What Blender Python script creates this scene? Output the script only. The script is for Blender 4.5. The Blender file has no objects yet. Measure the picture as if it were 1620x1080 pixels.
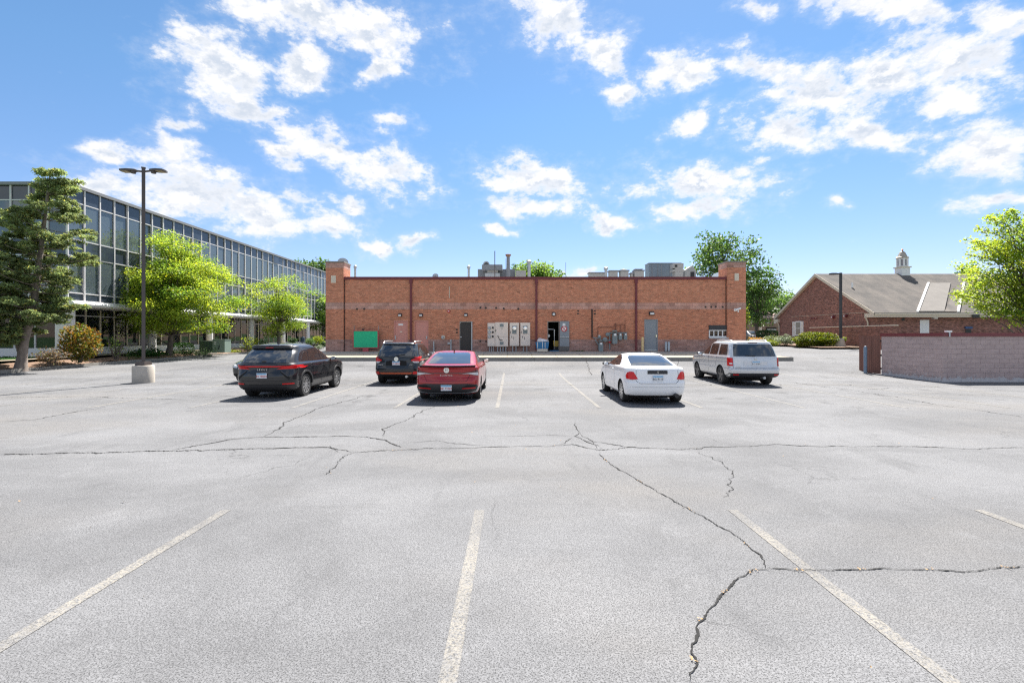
import bpy, bmesh, math, random
import numpy as np
from mathutils import Vector, Matrix
from mathutils.bvhtree import BVHTree

scene = bpy.context.scene
col = scene.collection
R = math.radians
rng = random.Random(7)
NP = np.random.default_rng(11)

# ------------------------------------------------------------------ camera
CAM_H, F = 1.92, 745.0           # eye height (m); focal length in photo pixels (1620 wide)
cd = bpy.data.cameras.new('camera')
cam = bpy.data.objects.new('camera', cd); col.objects.link(cam)
cam.location = (0, 0, CAM_H); cam.rotation_euler = (R(90), 0, 0)
cd.sensor_width = 36.0; cd.lens = F / 1620.0 * 36.0
cd.shift_y = -8.0 / 1620.0
cd.clip_start = 0.05; cd.clip_end = 3000
scene.camera = cam

# ------------------------------------------------------------------ light
SUN_EL, SUN_AZ = 57.0, 18.0      # azimuth to the right of straight ahead
SUN_STRENGTH, SKY_STRENGTH, EXPOSURE = 3.9, 0.05, 1.85
sd = bpy.data.lights.new('sun', 'SUN'); sun = bpy.data.objects.new('sun', sd); col.objects.link(sun)
sd.energy = SUN_STRENGTH; sd.angle = R(0.53); sd.color = (1.0, 0.955, 0.89)
tosun = Vector((math.sin(R(SUN_AZ))*math.cos(R(SUN_EL)), math.cos(R(SUN_AZ))*math.cos(R(SUN_EL)), math.sin(R(SUN_EL))))
sun.rotation_euler = tosun.to_track_quat('Z', 'Y').to_euler()
sun.location = tosun * 60
vs = scene.view_settings
scene.display_settings.display_device = 'sRGB'
vs.view_transform = 'Standard'; vs.look = 'None'; vs.gamma = 1.0; vs.use_curve_mapping = False
vs.exposure = EXPOSURE
scene.render.engine = 'CYCLES'
scene.cycles.max_bounces = 8; scene.cycles.transparent_max_bounces = 12
scene.cycles.use_denoising = False; scene.cycles.filter_width = 1.25; scene.cycles.sample_clamp_indirect = 2.5; scene.cycles.adaptive_threshold = 0.006

# ------------------------------------------------------------------ sky with fair-weather clouds
world = bpy.data.worlds.new('World'); scene.world = world; world.use_nodes = True
nt = world.node_tree; nt.nodes.clear()
def N(t, **kw):
    n = nt.nodes.new(t)
    for k, v in kw.items(): setattr(n, k, v)
    return n
def L(a, b): nt.links.new(a, b)
def wmath(op, a, b=None, clamp=False):
    n = N('ShaderNodeMath', operation=op, use_clamp=clamp)
    for i, v in enumerate((a, b)):
        if v is None: continue
        if isinstance(v, (int, float)): n.inputs[i].default_value = v
        else: L(v, n.inputs[i])
    return n.outputs[0]
def wmap(v, a, b, c=0.0, d=1.0, smooth=True):
    n = N('ShaderNodeMapRange'); n.interpolation_type = 'SMOOTHSTEP' if smooth else 'LINEAR'
    L(v, n.inputs['Value'])
    for k, x in zip(('From Min', 'From Max', 'To Min', 'To Max'), (a, b, c, d)): n.inputs[k].default_value = x
    return n.outputs['Result']
sky = N('ShaderNodeTexSky'); sky.sky_type = 'NISHITA'; sky.sun_disc = False
sky.sun_elevation = R(SUN_EL); sky.sun_rotation = R(SUN_AZ)
sky.altitude = 200; sky.air_density = 1.0; sky.dust_density = 0.15; sky.ozone_density = 2.2
tc = N('ShaderNodeTexCoord'); gen = tc.outputs['Generated']
nz = N('ShaderNodeVectorMath', operation='NORMALIZE'); L(gen, nz.inputs[0])
sep = N('ShaderNodeSeparateXYZ'); L(nz.outputs[0], sep.inputs[0])
X_, Y_, Z_ = sep.outputs
ysafe = wmath('MAXIMUM', Y_, 0.12)
comb = N('ShaderNodeCombineXYZ'); L(wmath('DIVIDE', X_, ysafe), comb.inputs[0]); L(wmath('DIVIDE', Z_, ysafe), comb.inputs[1])
# irregular outlines
wn = N('ShaderNodeTexNoise'); wn.inputs['Scale'].default_value = 16; wn.inputs['Detail'].default_value = 4
L(nz.outputs[0], wn.inputs['Vector'])
wsub = N('ShaderNodeVectorMath', operation='SUBTRACT'); L(wn.outputs['Color'], wsub.inputs[0]); wsub.inputs[1].default_value = (.5, .5, .5)
wsc = N('ShaderNodeVectorMath', operation='SCALE'); L(wsub.outputs[0], wsc.inputs[0]); wsc.inputs['Scale'].default_value = 0.07
wad = N('ShaderNodeVectorMath', operation='ADD'); L(comb.outputs[0], wad.inputs[0]); L(wsc.outputs[0], wad.inputs[1])
CLOUDS = [  # where each cloud hangs: (horizontal, vertical, half-length, half-height, tilt) in photo-pixel tangents
 (500,22,185,55,10),(585,60,90,34,20),(335,105,95,62,18),(300,60,50,30,50),(485,105,62,46,10),(415,182,95,30,15),(530,238,165,32,22),(610,272,90,42,22),
 (440,238,55,16,30),(630,192,42,26,22),(255,238,68,34,10),(165,240,50,18,5),(285,201,38,14,5),(300,312,175,52,6),(400,330,95,50,5),(520,355,62,24,8),
 (480,325,60,18,25),(150,290,80,30,8),(880,25,95,62,28),(945,88,55,36,25),(845,282,105,36,6),(840,325,90,20,0),(965,352,40,15,5),(785,357,38,10,0),
 (1085,112,90,34,-12),(1205,105,100,38,10),(1310,150,135,56,14),(1400,120,100,40,-5),(1250,212,120,34,0),(1365,205,85,30,8),(1510,100,125,66,12),(1500,160,80,26,0),(1565,235,115,58,-8),(1575,315,80,20,-12),
 (1110,288,135,38,-3),(1110,330,85,22,-4),(1180,265,50,18,-20),(1400,12,140,34,6),(1205,14,40,18,0),(1590,30,60,40,0),(990,150,34,34,40),(1100,185,55,22,-28),
 (595,396,30,15,10),(655,384,32,14,-15),(600,112,45,18,-30),(1325,325,28,12,0),(925,428,30,8,-20),(460,12,150,30,0),(560,330,40,12,25)]
B = None
for (cx, cy, rx, ry, rot) in CLOUDS:
    m = N('ShaderNodeMapping', vector_type='TEXTURE'); L(wad.outputs[0], m.inputs['Vector'])
    m.inputs['Location'].default_value = ((cx-810)/F, (532-cy)/F, 0)
    m.inputs['Rotation'].default_value = (0, 0, R(-rot))
    m.inputs['Scale'].default_value = (rx/F, ry/F, 1)
    ln = N('ShaderNodeVectorMath', operation='LENGTH'); L(m.outputs[0], ln.inputs[0])
    w = wmath('SUBTRACT', 1.0, ln.outputs['Value'])
    B = w if B is None else wmath('MAXIMUM', B, w)
front = wmap(Y_, 0.15, 0.35)
B = wmath('MULTIPLY', wmath('MAXIMUM', B, -1.0), 1.0)
sq = N('ShaderNodeMapping'); sq.inputs['Scale'].default_value = (1, 1, 1.7); L(nz.outputs[0], sq.inputs['Vector'])
def fbm(vec, scale, detail=9, rough=.6):
    n = N('ShaderNodeTexNoise'); n.inputs['Scale'].default_value = scale
    n.inputs['Detail'].default_value = detail; n.inputs['Roughness'].default_value = rough
    L(vec, n.inputs['Vector']); return n.outputs['Fac']
f0 = fbm(sq.outputs[0], 12, 11, .66)
up = N('ShaderNodeVectorMath', operation='ADD'); L(sq.outputs[0], up.inputs[0]); up.inputs[1].default_value = (0.004, 0.0, 0.032)
f1 = fbm(up.outputs[0], 12, 6, .6)
big = fbm(sq.outputs[0], 3.2, 3)
# broken cumulus goes on all round, denser out of view to add fill light
rest = wmath('MULTIPLY', wmath('SUBTRACT', big, 0.46), 6.0)
edge = wmath('MAXIMUM', wmap(wmath('ABSOLUTE', wmath('DIVIDE', X_, ysafe)), 1.1, 1.3), wmap(wmath('DIVIDE', Z_, ysafe), 0.70, 0.85))
outside = wmath('MAXIMUM', edge, wmath('SUBTRACT', 1.0, front))
mixB = N('ShaderNodeMix'); L(outside, mixB.inputs[0]); L(B, mixB.inputs[2]); L(rest, mixB.inputs[3])
f2 = fbm(sq.outputs[0], 34, 8, .6)
dens = wmath('ADD', wmath('MULTIPLY', mixB.outputs[0], 0.92), wmath('ADD', wmath('MULTIPLY', wmath('SUBTRACT', f0, 0.5), 2.9), wmath('MULTIPLY', wmath('SUBTRACT', f2, 0.5), 1.5)))
alpha = wmath('MAXIMUM', wmap(dens, -0.10, 0.66), wmath('MULTIPLY', wmap(dens, -0.50, 0.45), 0.20))
alpha = wmath('MULTIPLY', alpha, wmap(Z_, 0.02, 0.10))
alpha = wmath('MULTIPLY', alpha, 0.97)
thick = wmap(dens, 0.2, 1.05)
emb = wmap(wmath('SUBTRACT', f0, f1), -0.06, 0.055, 0.0, 1.0)
shade = wmath('SUBTRACT', 1.0, wmath('MULTIPLY', thick, wmath('SUBTRACT', 1.0, emb)))
cc = N('ShaderNodeMix', data_type='RGBA'); L(shade, cc.inputs[0])
CLOUD = 0.285
cc.inputs[6].default_value = (0.66*CLOUD, 0.73*CLOUD, 0.84*CLOUD, 1); cc.inputs[7].default_value = (CLOUD*1.02, CLOUD*1.02, CLOUD*1.03, 1)
bs = N('ShaderNodeBackground'); bs.inputs['Strength'].default_value = SKY_STRENGTH
gam = N('ShaderNodeHueSaturation'); gam.inputs['Saturation'].default_value = 1.12; gam.inputs['Hue'].default_value = 0.498
L(sky.outputs[0], gam.inputs['Color'])
hz_ = N('ShaderNodeMix', data_type='RGBA'); L(wmap(Z_, 0.0, 0.42, smooth=False), hz_.inputs[0])       # the day's horizon is a paler, less cyan blue
hz_.inputs[6].default_value = (0.84, 0.70, 0.84, 1); hz_.inputs[7].default_value = (0.90, 0.95, 0.95, 1)
hm_ = N('ShaderNodeMix', data_type='RGBA', blend_type='MULTIPLY'); hm_.inputs[0].default_value = 1; L(gam.outputs[0], hm_.inputs[6]); L(hz_.outputs[2], hm_.inputs[7]); L(hm_.outputs[2], bs.inputs['Color'])
bc = N('ShaderNodeBackground'); L(cc.outputs[2], bc.inputs['Color'])
ms = N('ShaderNodeMixShader'); L(alpha, ms.inputs[0]); L(bs.outputs[0], ms.inputs[1]); L(bc.outputs[0], ms.inputs[2])
wo = N('ShaderNodeOutputWorld'); L(ms.outputs[0], wo.inputs['Surface'])

# ------------------------------------------------------------------ terrain height
def lerp(v, xs, ys): return float(np.interp(v, xs, ys))
def sstep(a, b, x):
    t = min(1, max(0, (x-a)/(b-a))); return t*t*(3-2*t)
YC = [-500, 19.5, 21.5, 23.5, 25.2, 27.0, 29.0, 32.0, 36.0, 40.0, 46.0, 60, 3000]
ZC = [0, 0, .015, .07, .24, .52, .66, .82, .93, 1.02, 1.06, 1.1, 1.1]
YL = [-500, 23, 31, 45, 70, 3000]; ZL = [0, 0, .11, .2, .5, 1.0]
def gz(x, y):
    w = sstep(-22, -13, x)
    return w*lerp(y, YC, ZC) + (1-w)*lerp(y, YL, ZL)
def G(px, py, z=0.0):            # point of the flat front of the lot seen at a photo pixel
    Y = F*(CAM_H-z)/(py-532.0); return Vector(((px-810)/F*Y, Y, z))
def A(px, py, Y): return Vector(((px-810)/F*Y, Y, CAM_H-(py-532)/F*Y))

# ------------------------------------------------------------------ helpers
def tag(o, label=None, cat=None, group=None, kind=None):
    if label: o['label'] = label
    if cat: o['category'] = cat
    if group: o['group'] = group
    if kind: o['kind'] = kind
    return o
def thing(name, label, cat, loc=(0, 0, 0), group=None, rotz=0):
    o = bpy.data.objects.new(name, None); o.location = loc; o.rotation_euler = (0, 0, rotz)
    o.empty_display_size = .2; col.objects.link(o)
    return tag(o, label, cat, group)
def origin(p):
    v = Vector((0, 0, 0))
    while p: v += p.location; p = p.parent
    return v
class MB:
    def __init__(s): s.v = []; s.f = []; s.c = []
    def add(s, vs, fs, c=None):
        n = len(s.v); s.v.extend([tuple(q) for q in vs]); s.f.extend([tuple(i+n for i in q) for q in fs])
        s.c.extend([c or (1, 1, 1)]*len(vs)); return s
    def box(s, x0, x1, y0, y1, z0, z1, c=None):
        return s.add([(x0,y0,z0),(x1,y0,z0),(x1,y1,z0),(x0,y1,z0),(x0,y0,z1),(x1,y0,z1),(x1,y1,z1),(x0,y1,z1)],
                     [(3,2,1,0),(4,5,6,7),(0,1,5,4),(1,2,6,5),(2,3,7,6),(3,0,4,7)], c)
    def obox(s, ctr, size, M=None, c=None):
        h = Vector(size)/2; M = M or Matrix.Identity(3)
        vs = [Vector(ctr)+M@Vector((sx*h.x, sy*h.y, sz*h.z)) for sz in (-1, 1) for sx, sy in ((-1,-1),(1,-1),(1,1),(-1,1))]
        return s.add(vs, [(3,2,1,0),(4,5,6,7),(0,1,5,4),(1,2,6,5),(2,3,7,6),(3,0,4,7)], c)
    def tube(s, pts, rad, n=8, cap=True, c=None):
        pts = [Vector(p) for p in pts]; k = len(pts)
        rads = rad if isinstance(rad, (list, tuple)) else [rad]*k
        base = len(s.v); vs = []
        ref = None
        for i, p in enumerate(pts):
            d = (pts[min(i+1, k-1)]-pts[max(i-1, 0)]).normalized()
            if ref is None: ref = Vector((0, 0, 1)) if abs(d.z) < .9 else Vector((1, 0, 0))
            a = d.cross(ref).normalized(); b = d.cross(a).normalized(); ref = -b if False else ref
            for j in range(n):
                t = 2*math.pi*j/n; vs.append(p+(a*math.cos(t)+b*math.sin(t))*rads[i])
        fs = [(i*n+j, i*n+(j+1) % n, (i+1)*n+(j+1) % n, (i+1)*n+j) for i in range(k-1) for j in range(n)]
        if cap: fs += [tuple(range(n-1, -1, -1)), tuple(range((k-1)*n, k*n))]
        return s.add(vs, fs, c)
    def lathe(s, prof, o=(0, 0, 0), axis='z', n=20, c=None, ph=0):
        vs = []
        for (r, h) in prof:
            for j in range(n):
                t = 2*math.pi*j/n+ph; a, b = r*math.cos(t), r*math.sin(t)
                vs.append({'z': (a, b, h), 'x': (h, a, b), 'y': (b, h, a)}[axis])
        vs = [Vector(q)+Vector(o) for q in vs]; k = len(prof)
        fs = [(i*n+j, i*n+(j+1) % n, (i+1)*n+(j+1) % n, (i+1)*n+j) for i in range(k-1) for j in range(n)]
        fs += [tuple(range(n-1, -1, -1)), tuple(range((k-1)*n, k*n))]
        return s.add(vs, fs, c)
    def prism(s, poly, fn, d):   # poly 2d, fn(u,v,w) -> point, w from 0 to d
        n = len(poly)
        vs = [fn(u, v, 0) for u, v in poly]+[fn(u, v, d) for u, v in poly]
        fs = [tuple(range(n-1, -1, -1)), tuple(range(n, 2*n))]+[(i, (i+1) % n, n+(i+1) % n, n+i) for i in range(n)]
        return s.add(vs, fs)
    def build(s, name, mat, parent=None, smooth=False, local=False, angle=40, colors=False, kind=None):
        me = bpy.data.meshes.new(name)
        if parent is not None and not local:
            o = origin(parent); v = [(q[0]-o.x, q[1]-o.y, q[2]-o.z) for q in s.v]
        else: v = s.v
        me.from_pydata(v, [], s.f); me.update()
        bm = bmesh.new(); bm.from_mesh(me); bmesh.ops.recalc_face_normals(bm, faces=bm.faces); bm.to_mesh(me); bm.free()
        if colors:
            at = me.color_attributes.new('Col', 'FLOAT_COLOR', 'POINT')
            at.data.foreach_set('color', np.array([(*q, 1) for q in s.c], dtype=np.float32).ravel())
        if smooth:
            me.shade_smooth(); me.set_sharp_from_angle(angle=R(angle))
        if mat: me.materials.append(mat)
        ob = bpy.data.objects.new(name, me); col.objects.link(ob)
        if parent is not None: ob.parent = parent
        if kind: ob['kind'] = kind
        return ob
def clone(src, name, parent=None, loc=None):
    o = src.copy(); o.name = name; col.objects.link(o); o.parent = parent
    if loc is not None: o.location = loc
    return o
def boxpart(name, mat, parent, *b, **k): return MB().box(*b).build(name, mat, parent, **k)
def textmesh(name, body, size, mat, parent, loc, ext=.003, rot=(R(90), 0, 0), sx=1.0):
    cu = bpy.data.curves.new(name, 'FONT'); cu.body = body; cu.size = size; cu.extrude = ext
    cu.align_x = 'CENTER'; cu.align_y = 'CENTER'; cu.resolution_u = 2
    t = bpy.data.objects.new(name+'_src', cu); col.objects.link(t)
    me = bpy.data.meshes.new_from_object(t.evaluated_get(bpy.context.evaluated_depsgraph_get()))
    bpy.data.objects.remove(t); bpy.data.curves.remove(cu)
    me.materials.clear(); me.materials.append(mat); me.name = name
    o = bpy.data.objects.new(name, me); col.objects.link(o); o.parent = parent
    o.location = loc; o.rotation_euler = rot; o.scale = (sx, 1, 1)
    return o

# ------------------------------------------------------------------ materials
def MAT(name, c, rough=.6, metal=0.0, var=0.0, vs=4.0, bump=0.0, bs=60.0, coat=0.0, spec=.5, attr=False, streak=None, tint=None):
    m = bpy.data.materials.new(name); m.use_nodes = True; t = m.node_tree; b = t.nodes['Principled BSDF']
    b.inputs['Base Color'].default_value = (*c, 1); b.inputs['Roughness'].default_value = rough
    b.inputs['Metallic'].default_value = metal; b.inputs['Specular IOR Level'].default_value = spec
    b.inputs['Coat Weight'].default_value = coat; b.inputs['Coat Roughness'].default_value = .04
    geo = t.nodes.new('ShaderNodeNewGeometry'); src = None
    if attr:
        a = t.nodes.new('ShaderNodeAttribute'); a.attribute_name = 'Col'
        mx = t.nodes.new('ShaderNodeMix'); mx.data_type = 'RGBA'; mx.blend_type = 'MULTIPLY'; mx.inputs[0].default_value = 1
        mx.inputs[6].default_value = (*c, 1); t.links.new(a.outputs['Color'], mx.inputs[7]); src = mx.outputs[2]
    if var:
        mp = t.nodes.new('ShaderNodeMapping'); t.links.new(geo.outputs['Position'], mp.inputs['Vector'])
        if streak: mp.inputs['Scale'].default_value = streak
        n = t.nodes.new('ShaderNodeTexNoise'); n.inputs['Scale'].default_value = vs; n.inputs['Detail'].default_value = 6
        n.inputs['Roughness'].default_value = .65
        t.links.new(mp.outputs[0], n.inputs['Vector'])
        rmp = t.nodes.new('ShaderNodeMapRange'); t.links.new(n.outputs['Fac'], rmp.inputs['Value'])
        rmp.inputs['From Min'].default_value = .25; rmp.inputs['From Max'].default_value = .75
        mx = t.nodes.new('ShaderNodeMix'); mx.data_type = 'RGBA'; mx.blend_type = 'MULTIPLY'; mx.inputs[0].default_value = 1
        cr = t.nodes.new('ShaderNodeMix'); cr.data_type = 'RGBA'; t.links.new(rmp.outputs[0], cr.inputs[0])
        lo = tint or (1, 1, 1)
        cr.inputs[6].default_value = tuple((1-var)*q for q in lo)+(1,); cr.inputs[7].default_value = (1+var, 1+var, 1+var, 1)
        if src is None: mx.inputs[6].default_value = (*c, 1)
        else: t.links.new(src, mx.inputs[6])
        t.links.new(cr.outputs[2], mx.inputs[7]); src = mx.outputs[2]
    if src is not None: t.links.new(src, b.inputs['Base Color'])
    if bump:
        n = t.nodes.new('ShaderNodeTexNoise'); n.inputs['Scale'].default_value = bs; n.inputs['Detail'].default_value = 4
        t.links.new(geo.outputs['Position'], n.inputs['Vector'])
        bp = t.nodes.new('ShaderNodeBump'); bp.inputs['Strength'].default_value = bump; bp.inputs['Distance'].default_value = .01
        t.links.new(n.outputs['Fac'], bp.inputs['Height']); t.links.new(bp.outputs[0], b.inputs['Normal'])
    return m
def LEAF(name, c, trans=.45, tcol=None, rough=.55):
    m = bpy.data.materials.new(name); m.use_nodes = True; t = m.node_tree; b = t.nodes['Principled BSDF']
    a = t.nodes.new('ShaderNodeAttribute'); a.attribute_name = 'Col'
    def mul(cc):
        mx = t.nodes.new('ShaderNodeMix'); mx.data_type = 'RGBA'; mx.blend_type = 'MULTIPLY'; mx.inputs[0].default_value = 1
        mx.inputs[6].default_value = (*cc, 1); t.links.new(a.outputs['Color'], mx.inputs[7]); return mx.outputs[2]
    t.links.new(mul(c), b.inputs['Base Color']); b.inputs['Roughness'].default_value = rough; b.inputs['Specular IOR Level'].default_value = .3
    tr = t.nodes.new('ShaderNodeBsdfTranslucent'); t.links.new(mul(tcol or tuple(q*1.3 for q in c)), tr.inputs['Color'])
    ms = t.nodes.new('ShaderNodeMixShader'); ms.inputs[0].default_value = trans
    t.links.new(b.outputs[0], ms.inputs[1]); t.links.new(tr.outputs[0], ms.inputs[2])
    t.links.new(ms.outputs[0], t.nodes['Material Output'].inputs['Surface'])
    return m
def GLASS(name, tint=(.4, .46, .46), ior=1.55, amb=(0.02, .025, .03), see=.6):
    """window glass: partly see-through, partly mirror by Fresnel"""
    m = bpy.data.materials.new(name); m.use_nodes = True; t = m.node_tree
    for n in list(t.nodes):
        if n.type != 'OUTPUT_MATERIAL': t.nodes.remove(n)
    out = t.nodes['Material Output']
    tr = t.nodes.new('ShaderNodeBsdfTransparent'); tr.inputs['Color'].default_value = (*tint, 1)
    gl = t.nodes.new('ShaderNodeBsdfGlossy'); gl.inputs['Roughness'].default_value = .02
    df = t.nodes.new('ShaderNodeBsdfDiffuse'); df.inputs['Color'].default_value = (*amb, 1)
    m1 = t.nodes.new('ShaderNodeMixShader'); m1.inputs[0].default_value = see
    t.links.new(df.outputs[0], m1.inputs[1]); t.links.new(tr.outputs[0], m1.inputs[2])
    fr = t.nodes.new('ShaderNodeFresnel'); fr.inputs['IOR'].default_value = ior
    m2 = t.nodes.new('ShaderNodeMixShader'); t.links.new(fr.outputs[0], m2.inputs[0])
    t.links.new(m1.outputs[0], m2.inputs[1]); t.links.new(gl.outputs[0], m2.inputs[2])
    t.links.new(m2.outputs[0], out.inputs['Surface']); return m

def asphalt_mat(name, base, worn=None):
    """old sun-bleached asphalt: pale aggregate, dark pits, broad traffic stains; optional worn paint on top"""
    m = bpy.data.materials.new(name); m.use_nodes = True; t = m.node_tree; b = t.nodes['Principled BSDF']
    ln = t.links.new
    geo = t.nodes.new('ShaderNodeNewGeometry'); P = geo.outputs['Position']
    def noise(scale, detail=4, rough=.6, sc=None, d=0):
        v = P
        if sc:
            mp = t.nodes.new('ShaderNodeMapping'); mp.inputs['Scale'].default_value = sc; ln(P, mp.inputs['Vector']); v = mp.outputs[0]
        n = t.nodes.new('ShaderNodeTexNoise'); n.inputs['Scale'].default_value = scale; n.inputs['Detail'].default_value = detail
        n.inputs['Roughness'].default_value = rough; n.inputs['Distortion'].default_value = d; ln(v, n.inputs['Vector']); return n.outputs['Fac']
    def ramp(v, a, bb, c=0., d=1.):
        n = t.nodes.new('ShaderNodeMapRange'); n.interpolation_type = 'SMOOTHSTEP'; ln(v, n.inputs['Value'])
        for k, x in zip(('From Min', 'From Max', 'To Min', 'To Max'), (a, bb, c, d)): n.inputs[k].default_value = x
        return n.outputs['Result']
    def mix(f, a, bb, mode='MIX'):
        n = t.nodes.new('ShaderNodeMix'); n.data_type = 'RGBA'; n.blend_type = mode
        for i, v in ((0, f), (6, a), (7, bb)):
            if isinstance(v, (float, int)): n.inputs[i].default_value = v
            elif isinstance(v, tuple): n.inputs[i].default_value = (*v, 1)
            else: ln(v, n.inputs[i])
        return n.outputs[2]
    vo = t.nodes.new('ShaderNodeTexVoronoi'); vo.inputs['Scale'].default_value = 135; ln(P, vo.inputs['Vector'])
    sepc = t.nodes.new('ShaderNodeSeparateColor'); ln(vo.outputs['Color'], sepc.inputs[0])
    stone = ramp(sepc.outputs[0], .0, 1.0, .78, 1.22)
    pits = ramp(noise(100, 2, .6), .37, .46)
    bright = ramp(noise(150, 2, .5), .62, .72)
    c = mix(ramp(noise(.22, 6, .62, (1, 1.6, 1), .4), .34, .68), tuple(q*.80 for q in base), tuple(q*1.18 for q in base))
    c = mix(ramp(noise(.11, 4, .6, (1, 2.2, 1)), .48, .70, 0, .85), c, (base[0]*1.10, base[1]*1.05, base[2]*.98))     # dusty warm areas
    c = mix(ramp(noise(.9, 5, .7, (1.6, .5, 1)), .54, .74, 0, .6), c, tuple(q*.66 for q in base))
    c = mix(ramp(noise(.55, 6, .7, (.22, 1.3, 1), .5), .52, .70, 0, .55), c, tuple(q*.72 for q in base)); c = mix(ramp(noise(1.3, 6, .72, (.8, .5, 1), .3), .56, .70, 0, .45), c, tuple(q*1.32 for q in base))               # long drag and wash streaks across the lot
    c = mix(ramp(noise(.8, 3, .5, (1, .7, 1)), .67, .76, 0, .55), c, tuple(q*.45 for q in base))                      # oil spots
    sp = t.nodes.new('ShaderNodeSeparateXYZ'); ln(P, sp.inputs[0])
    def mth(op, a, b2=None):
        n = t.nodes.new('ShaderNodeMath'); n.operation = op
        for i, v in enumerate((a, b2)):
            if v is None: continue
            if isinstance(v, (int, float)): n.inputs[i].default_value = v
            else: ln(v, n.inputs[i])
        return n.outputs[0]
    sx = mth('ABSOLUTE', mth('SUBTRACT', mth('FRACT', mth('DIVIDE', mth('ADD', sp.outputs[0], 28.0), 2.754)), 0.5))
    drip = mth('MULTIPLY', ramp(sx, .02, .20, 1, 0), ramp(noise(1.9, 5, .65, (1, .6, 1)), .50, .66))
    drip = mth('MULTIPLY', drip, mth('MULTIPLY', ramp(sp.outputs[1], 12.5, 14), ramp(sp.outputs[1], 21, 23.5, 1, 0)))
    c = mix(mth('MULTIPLY', drip, .62), c, tuple(q*.40 for q in base))                                                 # drips along the middle of each stall
    ve = t.nodes.new('ShaderNodeTexVoronoi'); ve.feature = 'DISTANCE_TO_EDGE'; ve.inputs['Scale'].default_value = .75
    wv = t.nodes.new('ShaderNodeTexNoise'); wv.inputs['Scale'].default_value = 2.2; wv.inputs['Detail'].default_value = 6; ln(P, wv.inputs['Vector'])
    wm = t.nodes.new('ShaderNodeMix'); wm.data_type = 'VECTOR'; wm.inputs[0].default_value = .35; ln(P, wm.inputs[4]); ln(wv.outputs['Color'], wm.inputs[5]); ln(wm.outputs[1], ve.inputs['Vector'])
    hair = ramp(ve.outputs['Distance'], .0025, .007, 1, 0); hm = t.nodes.new('ShaderNodeMath'); hm.operation = 'MULTIPLY'; ln(hair, hm.inputs[0]); ln(ramp(noise(.35, 4, .6), .5, .62, 0, .6), hm.inputs[1])
    c = mix(hm.outputs[0], c, tuple(q*.35 for q in base))                                                              # hairline crazing in tired areas                    # tyre wear and seal-coat streaks
    st = t.nodes.new('ShaderNodeCombineColor')
    for i in range(3): ln(stone, st.inputs[i])
    c = mix(1.0, c, st.outputs[0], 'MULTIPLY')
    c = mix(bright, c, tuple(q*1.5 for q in base))
    c = mix(pits, tuple(q*.44 for q in base), c)
    if worn:
        w = ramp(noise(48, 6, .8), .40, .58); w2 = ramp(noise(1.7, 5, .7), .32, .64, .35, 1.0)
        mm = t.nodes.new('ShaderNodeMath'); mm.operation = 'MULTIPLY'; ln(w, mm.inputs[0]); ln(w2, mm.inputs[1])
        m2 = t.nodes.new('ShaderNodeMath'); m2.operation = 'MULTIPLY'; ln(mm.outputs[0], m2.inputs[0]); m2.inputs[1].default_value = worn[3]
        c = mix(m2.outputs[0], c, tuple(worn[:3]))
    ln(c, b.inputs['Base Color']); b.inputs['Roughness'].default_value = .9; b.inputs['Specular IOR Level'].default_value = .25
    bp = t.nodes.new('ShaderNodeBump'); bp.inputs['Strength'].default_value = .55; bp.inputs['Distance'].default_value = .006
    ln(pits, bp.inputs['Height']); b2 = t.nodes.new('ShaderNodeBump'); b2.inputs['Strength'].default_value = .35; b2.inputs['Distance'].default_value = .02
    ln(noise(7, 4, .6), b2.inputs['Height']); ln(bp.outputs[0], b2.inputs['Normal']); ln(b2.outputs[0], b.inputs['Normal'])
    return m

ASPH = (.150, .151, .156)
m_asph = asphalt_mat('asphalt', ASPH)
m_paint = asphalt_mat('worn_line_paint', ASPH, (.27, .25, .215, .92))
m_faded = asphalt_mat('faded_line_paint', ASPH, (.30, .28, .245, .8))
m_crack = MAT('crack_filler', (.013, .0125, .012), .95)
m_debris = MAT('dry_leaf_litter', (.42, .27, .13), .9, var=.3)
m_conc = MAT('concrete', (.42, .38, .325), .85, var=.16, vs=2.2, bump=.4, bs=90)
m_concd = MAT('kerb_concrete', (.25, .235, .21), .88, var=.22, vs=3, bump=.4, bs=80)
m_walk = MAT('walk_concrete', (.30, .25, .18), .85, var=.12, vs=1.2, bump=.3, bs=70)
m_brick = MAT('orange_brick', (.60, .25, .148), .85, attr=True, bump=.4, bs=70, var=.13, vs=1.5, streak=(1.6, 1.6, .28))
m_brickband = MAT('mauve_split_block', (.50, .295, .24), .9, attr=True, bump=.8, bs=45, var=.15, vs=1.5)
m_mortar = MAT('mortar', (.45, .31, .235), .9, var=.1)
m_mortar2 = MAT('mauve_mortar', (.29, .21, .19), .9, var=.1)
m_brick2 = MAT('dark_red_brick', (.31, .15, .115), .85, attr=True, bump=.5, bs=70, var=.12)
m_brick3 = MAT('tan_brick', (.33, .22, .15), .85, var=.2, vs=10)
m_cmu = None
m_red = MAT('oxblood_metal', (.165, .030, .036), .5, var=.12, vs=3)
m_pink = MAT('salmon_door_paint', (.62, .27, .215), .5, var=.05, vs=2)
m_dark = MAT('dark_brown_paint', (.034, .028, .025), .5, var=.2)
m_grey = MAT('grey_door_paint', (.25, .275, .30), .45, var=.06)
m_black = MAT('black_plastic', (.018, .018, .019), .5)
m_rubber = MAT('tyre_rubber', (.022, .022, .022), .8, bump=.2)
m_steel = MAT('galvanised_steel', (.42, .44, .455), .45, metal=.6, var=.15)
m_alu = MAT('alloy', (.55, .56, .57), .3, metal=.9)
m_alud = MAT('dark_alloy', (.10, .10, .105), .35, metal=.7)
m_chrome = MAT('chrome', (.75, .76, .77), .12, metal=1.0)
m_white = MAT('white_paint', (.82, .81, .79), .5, var=.06)
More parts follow.
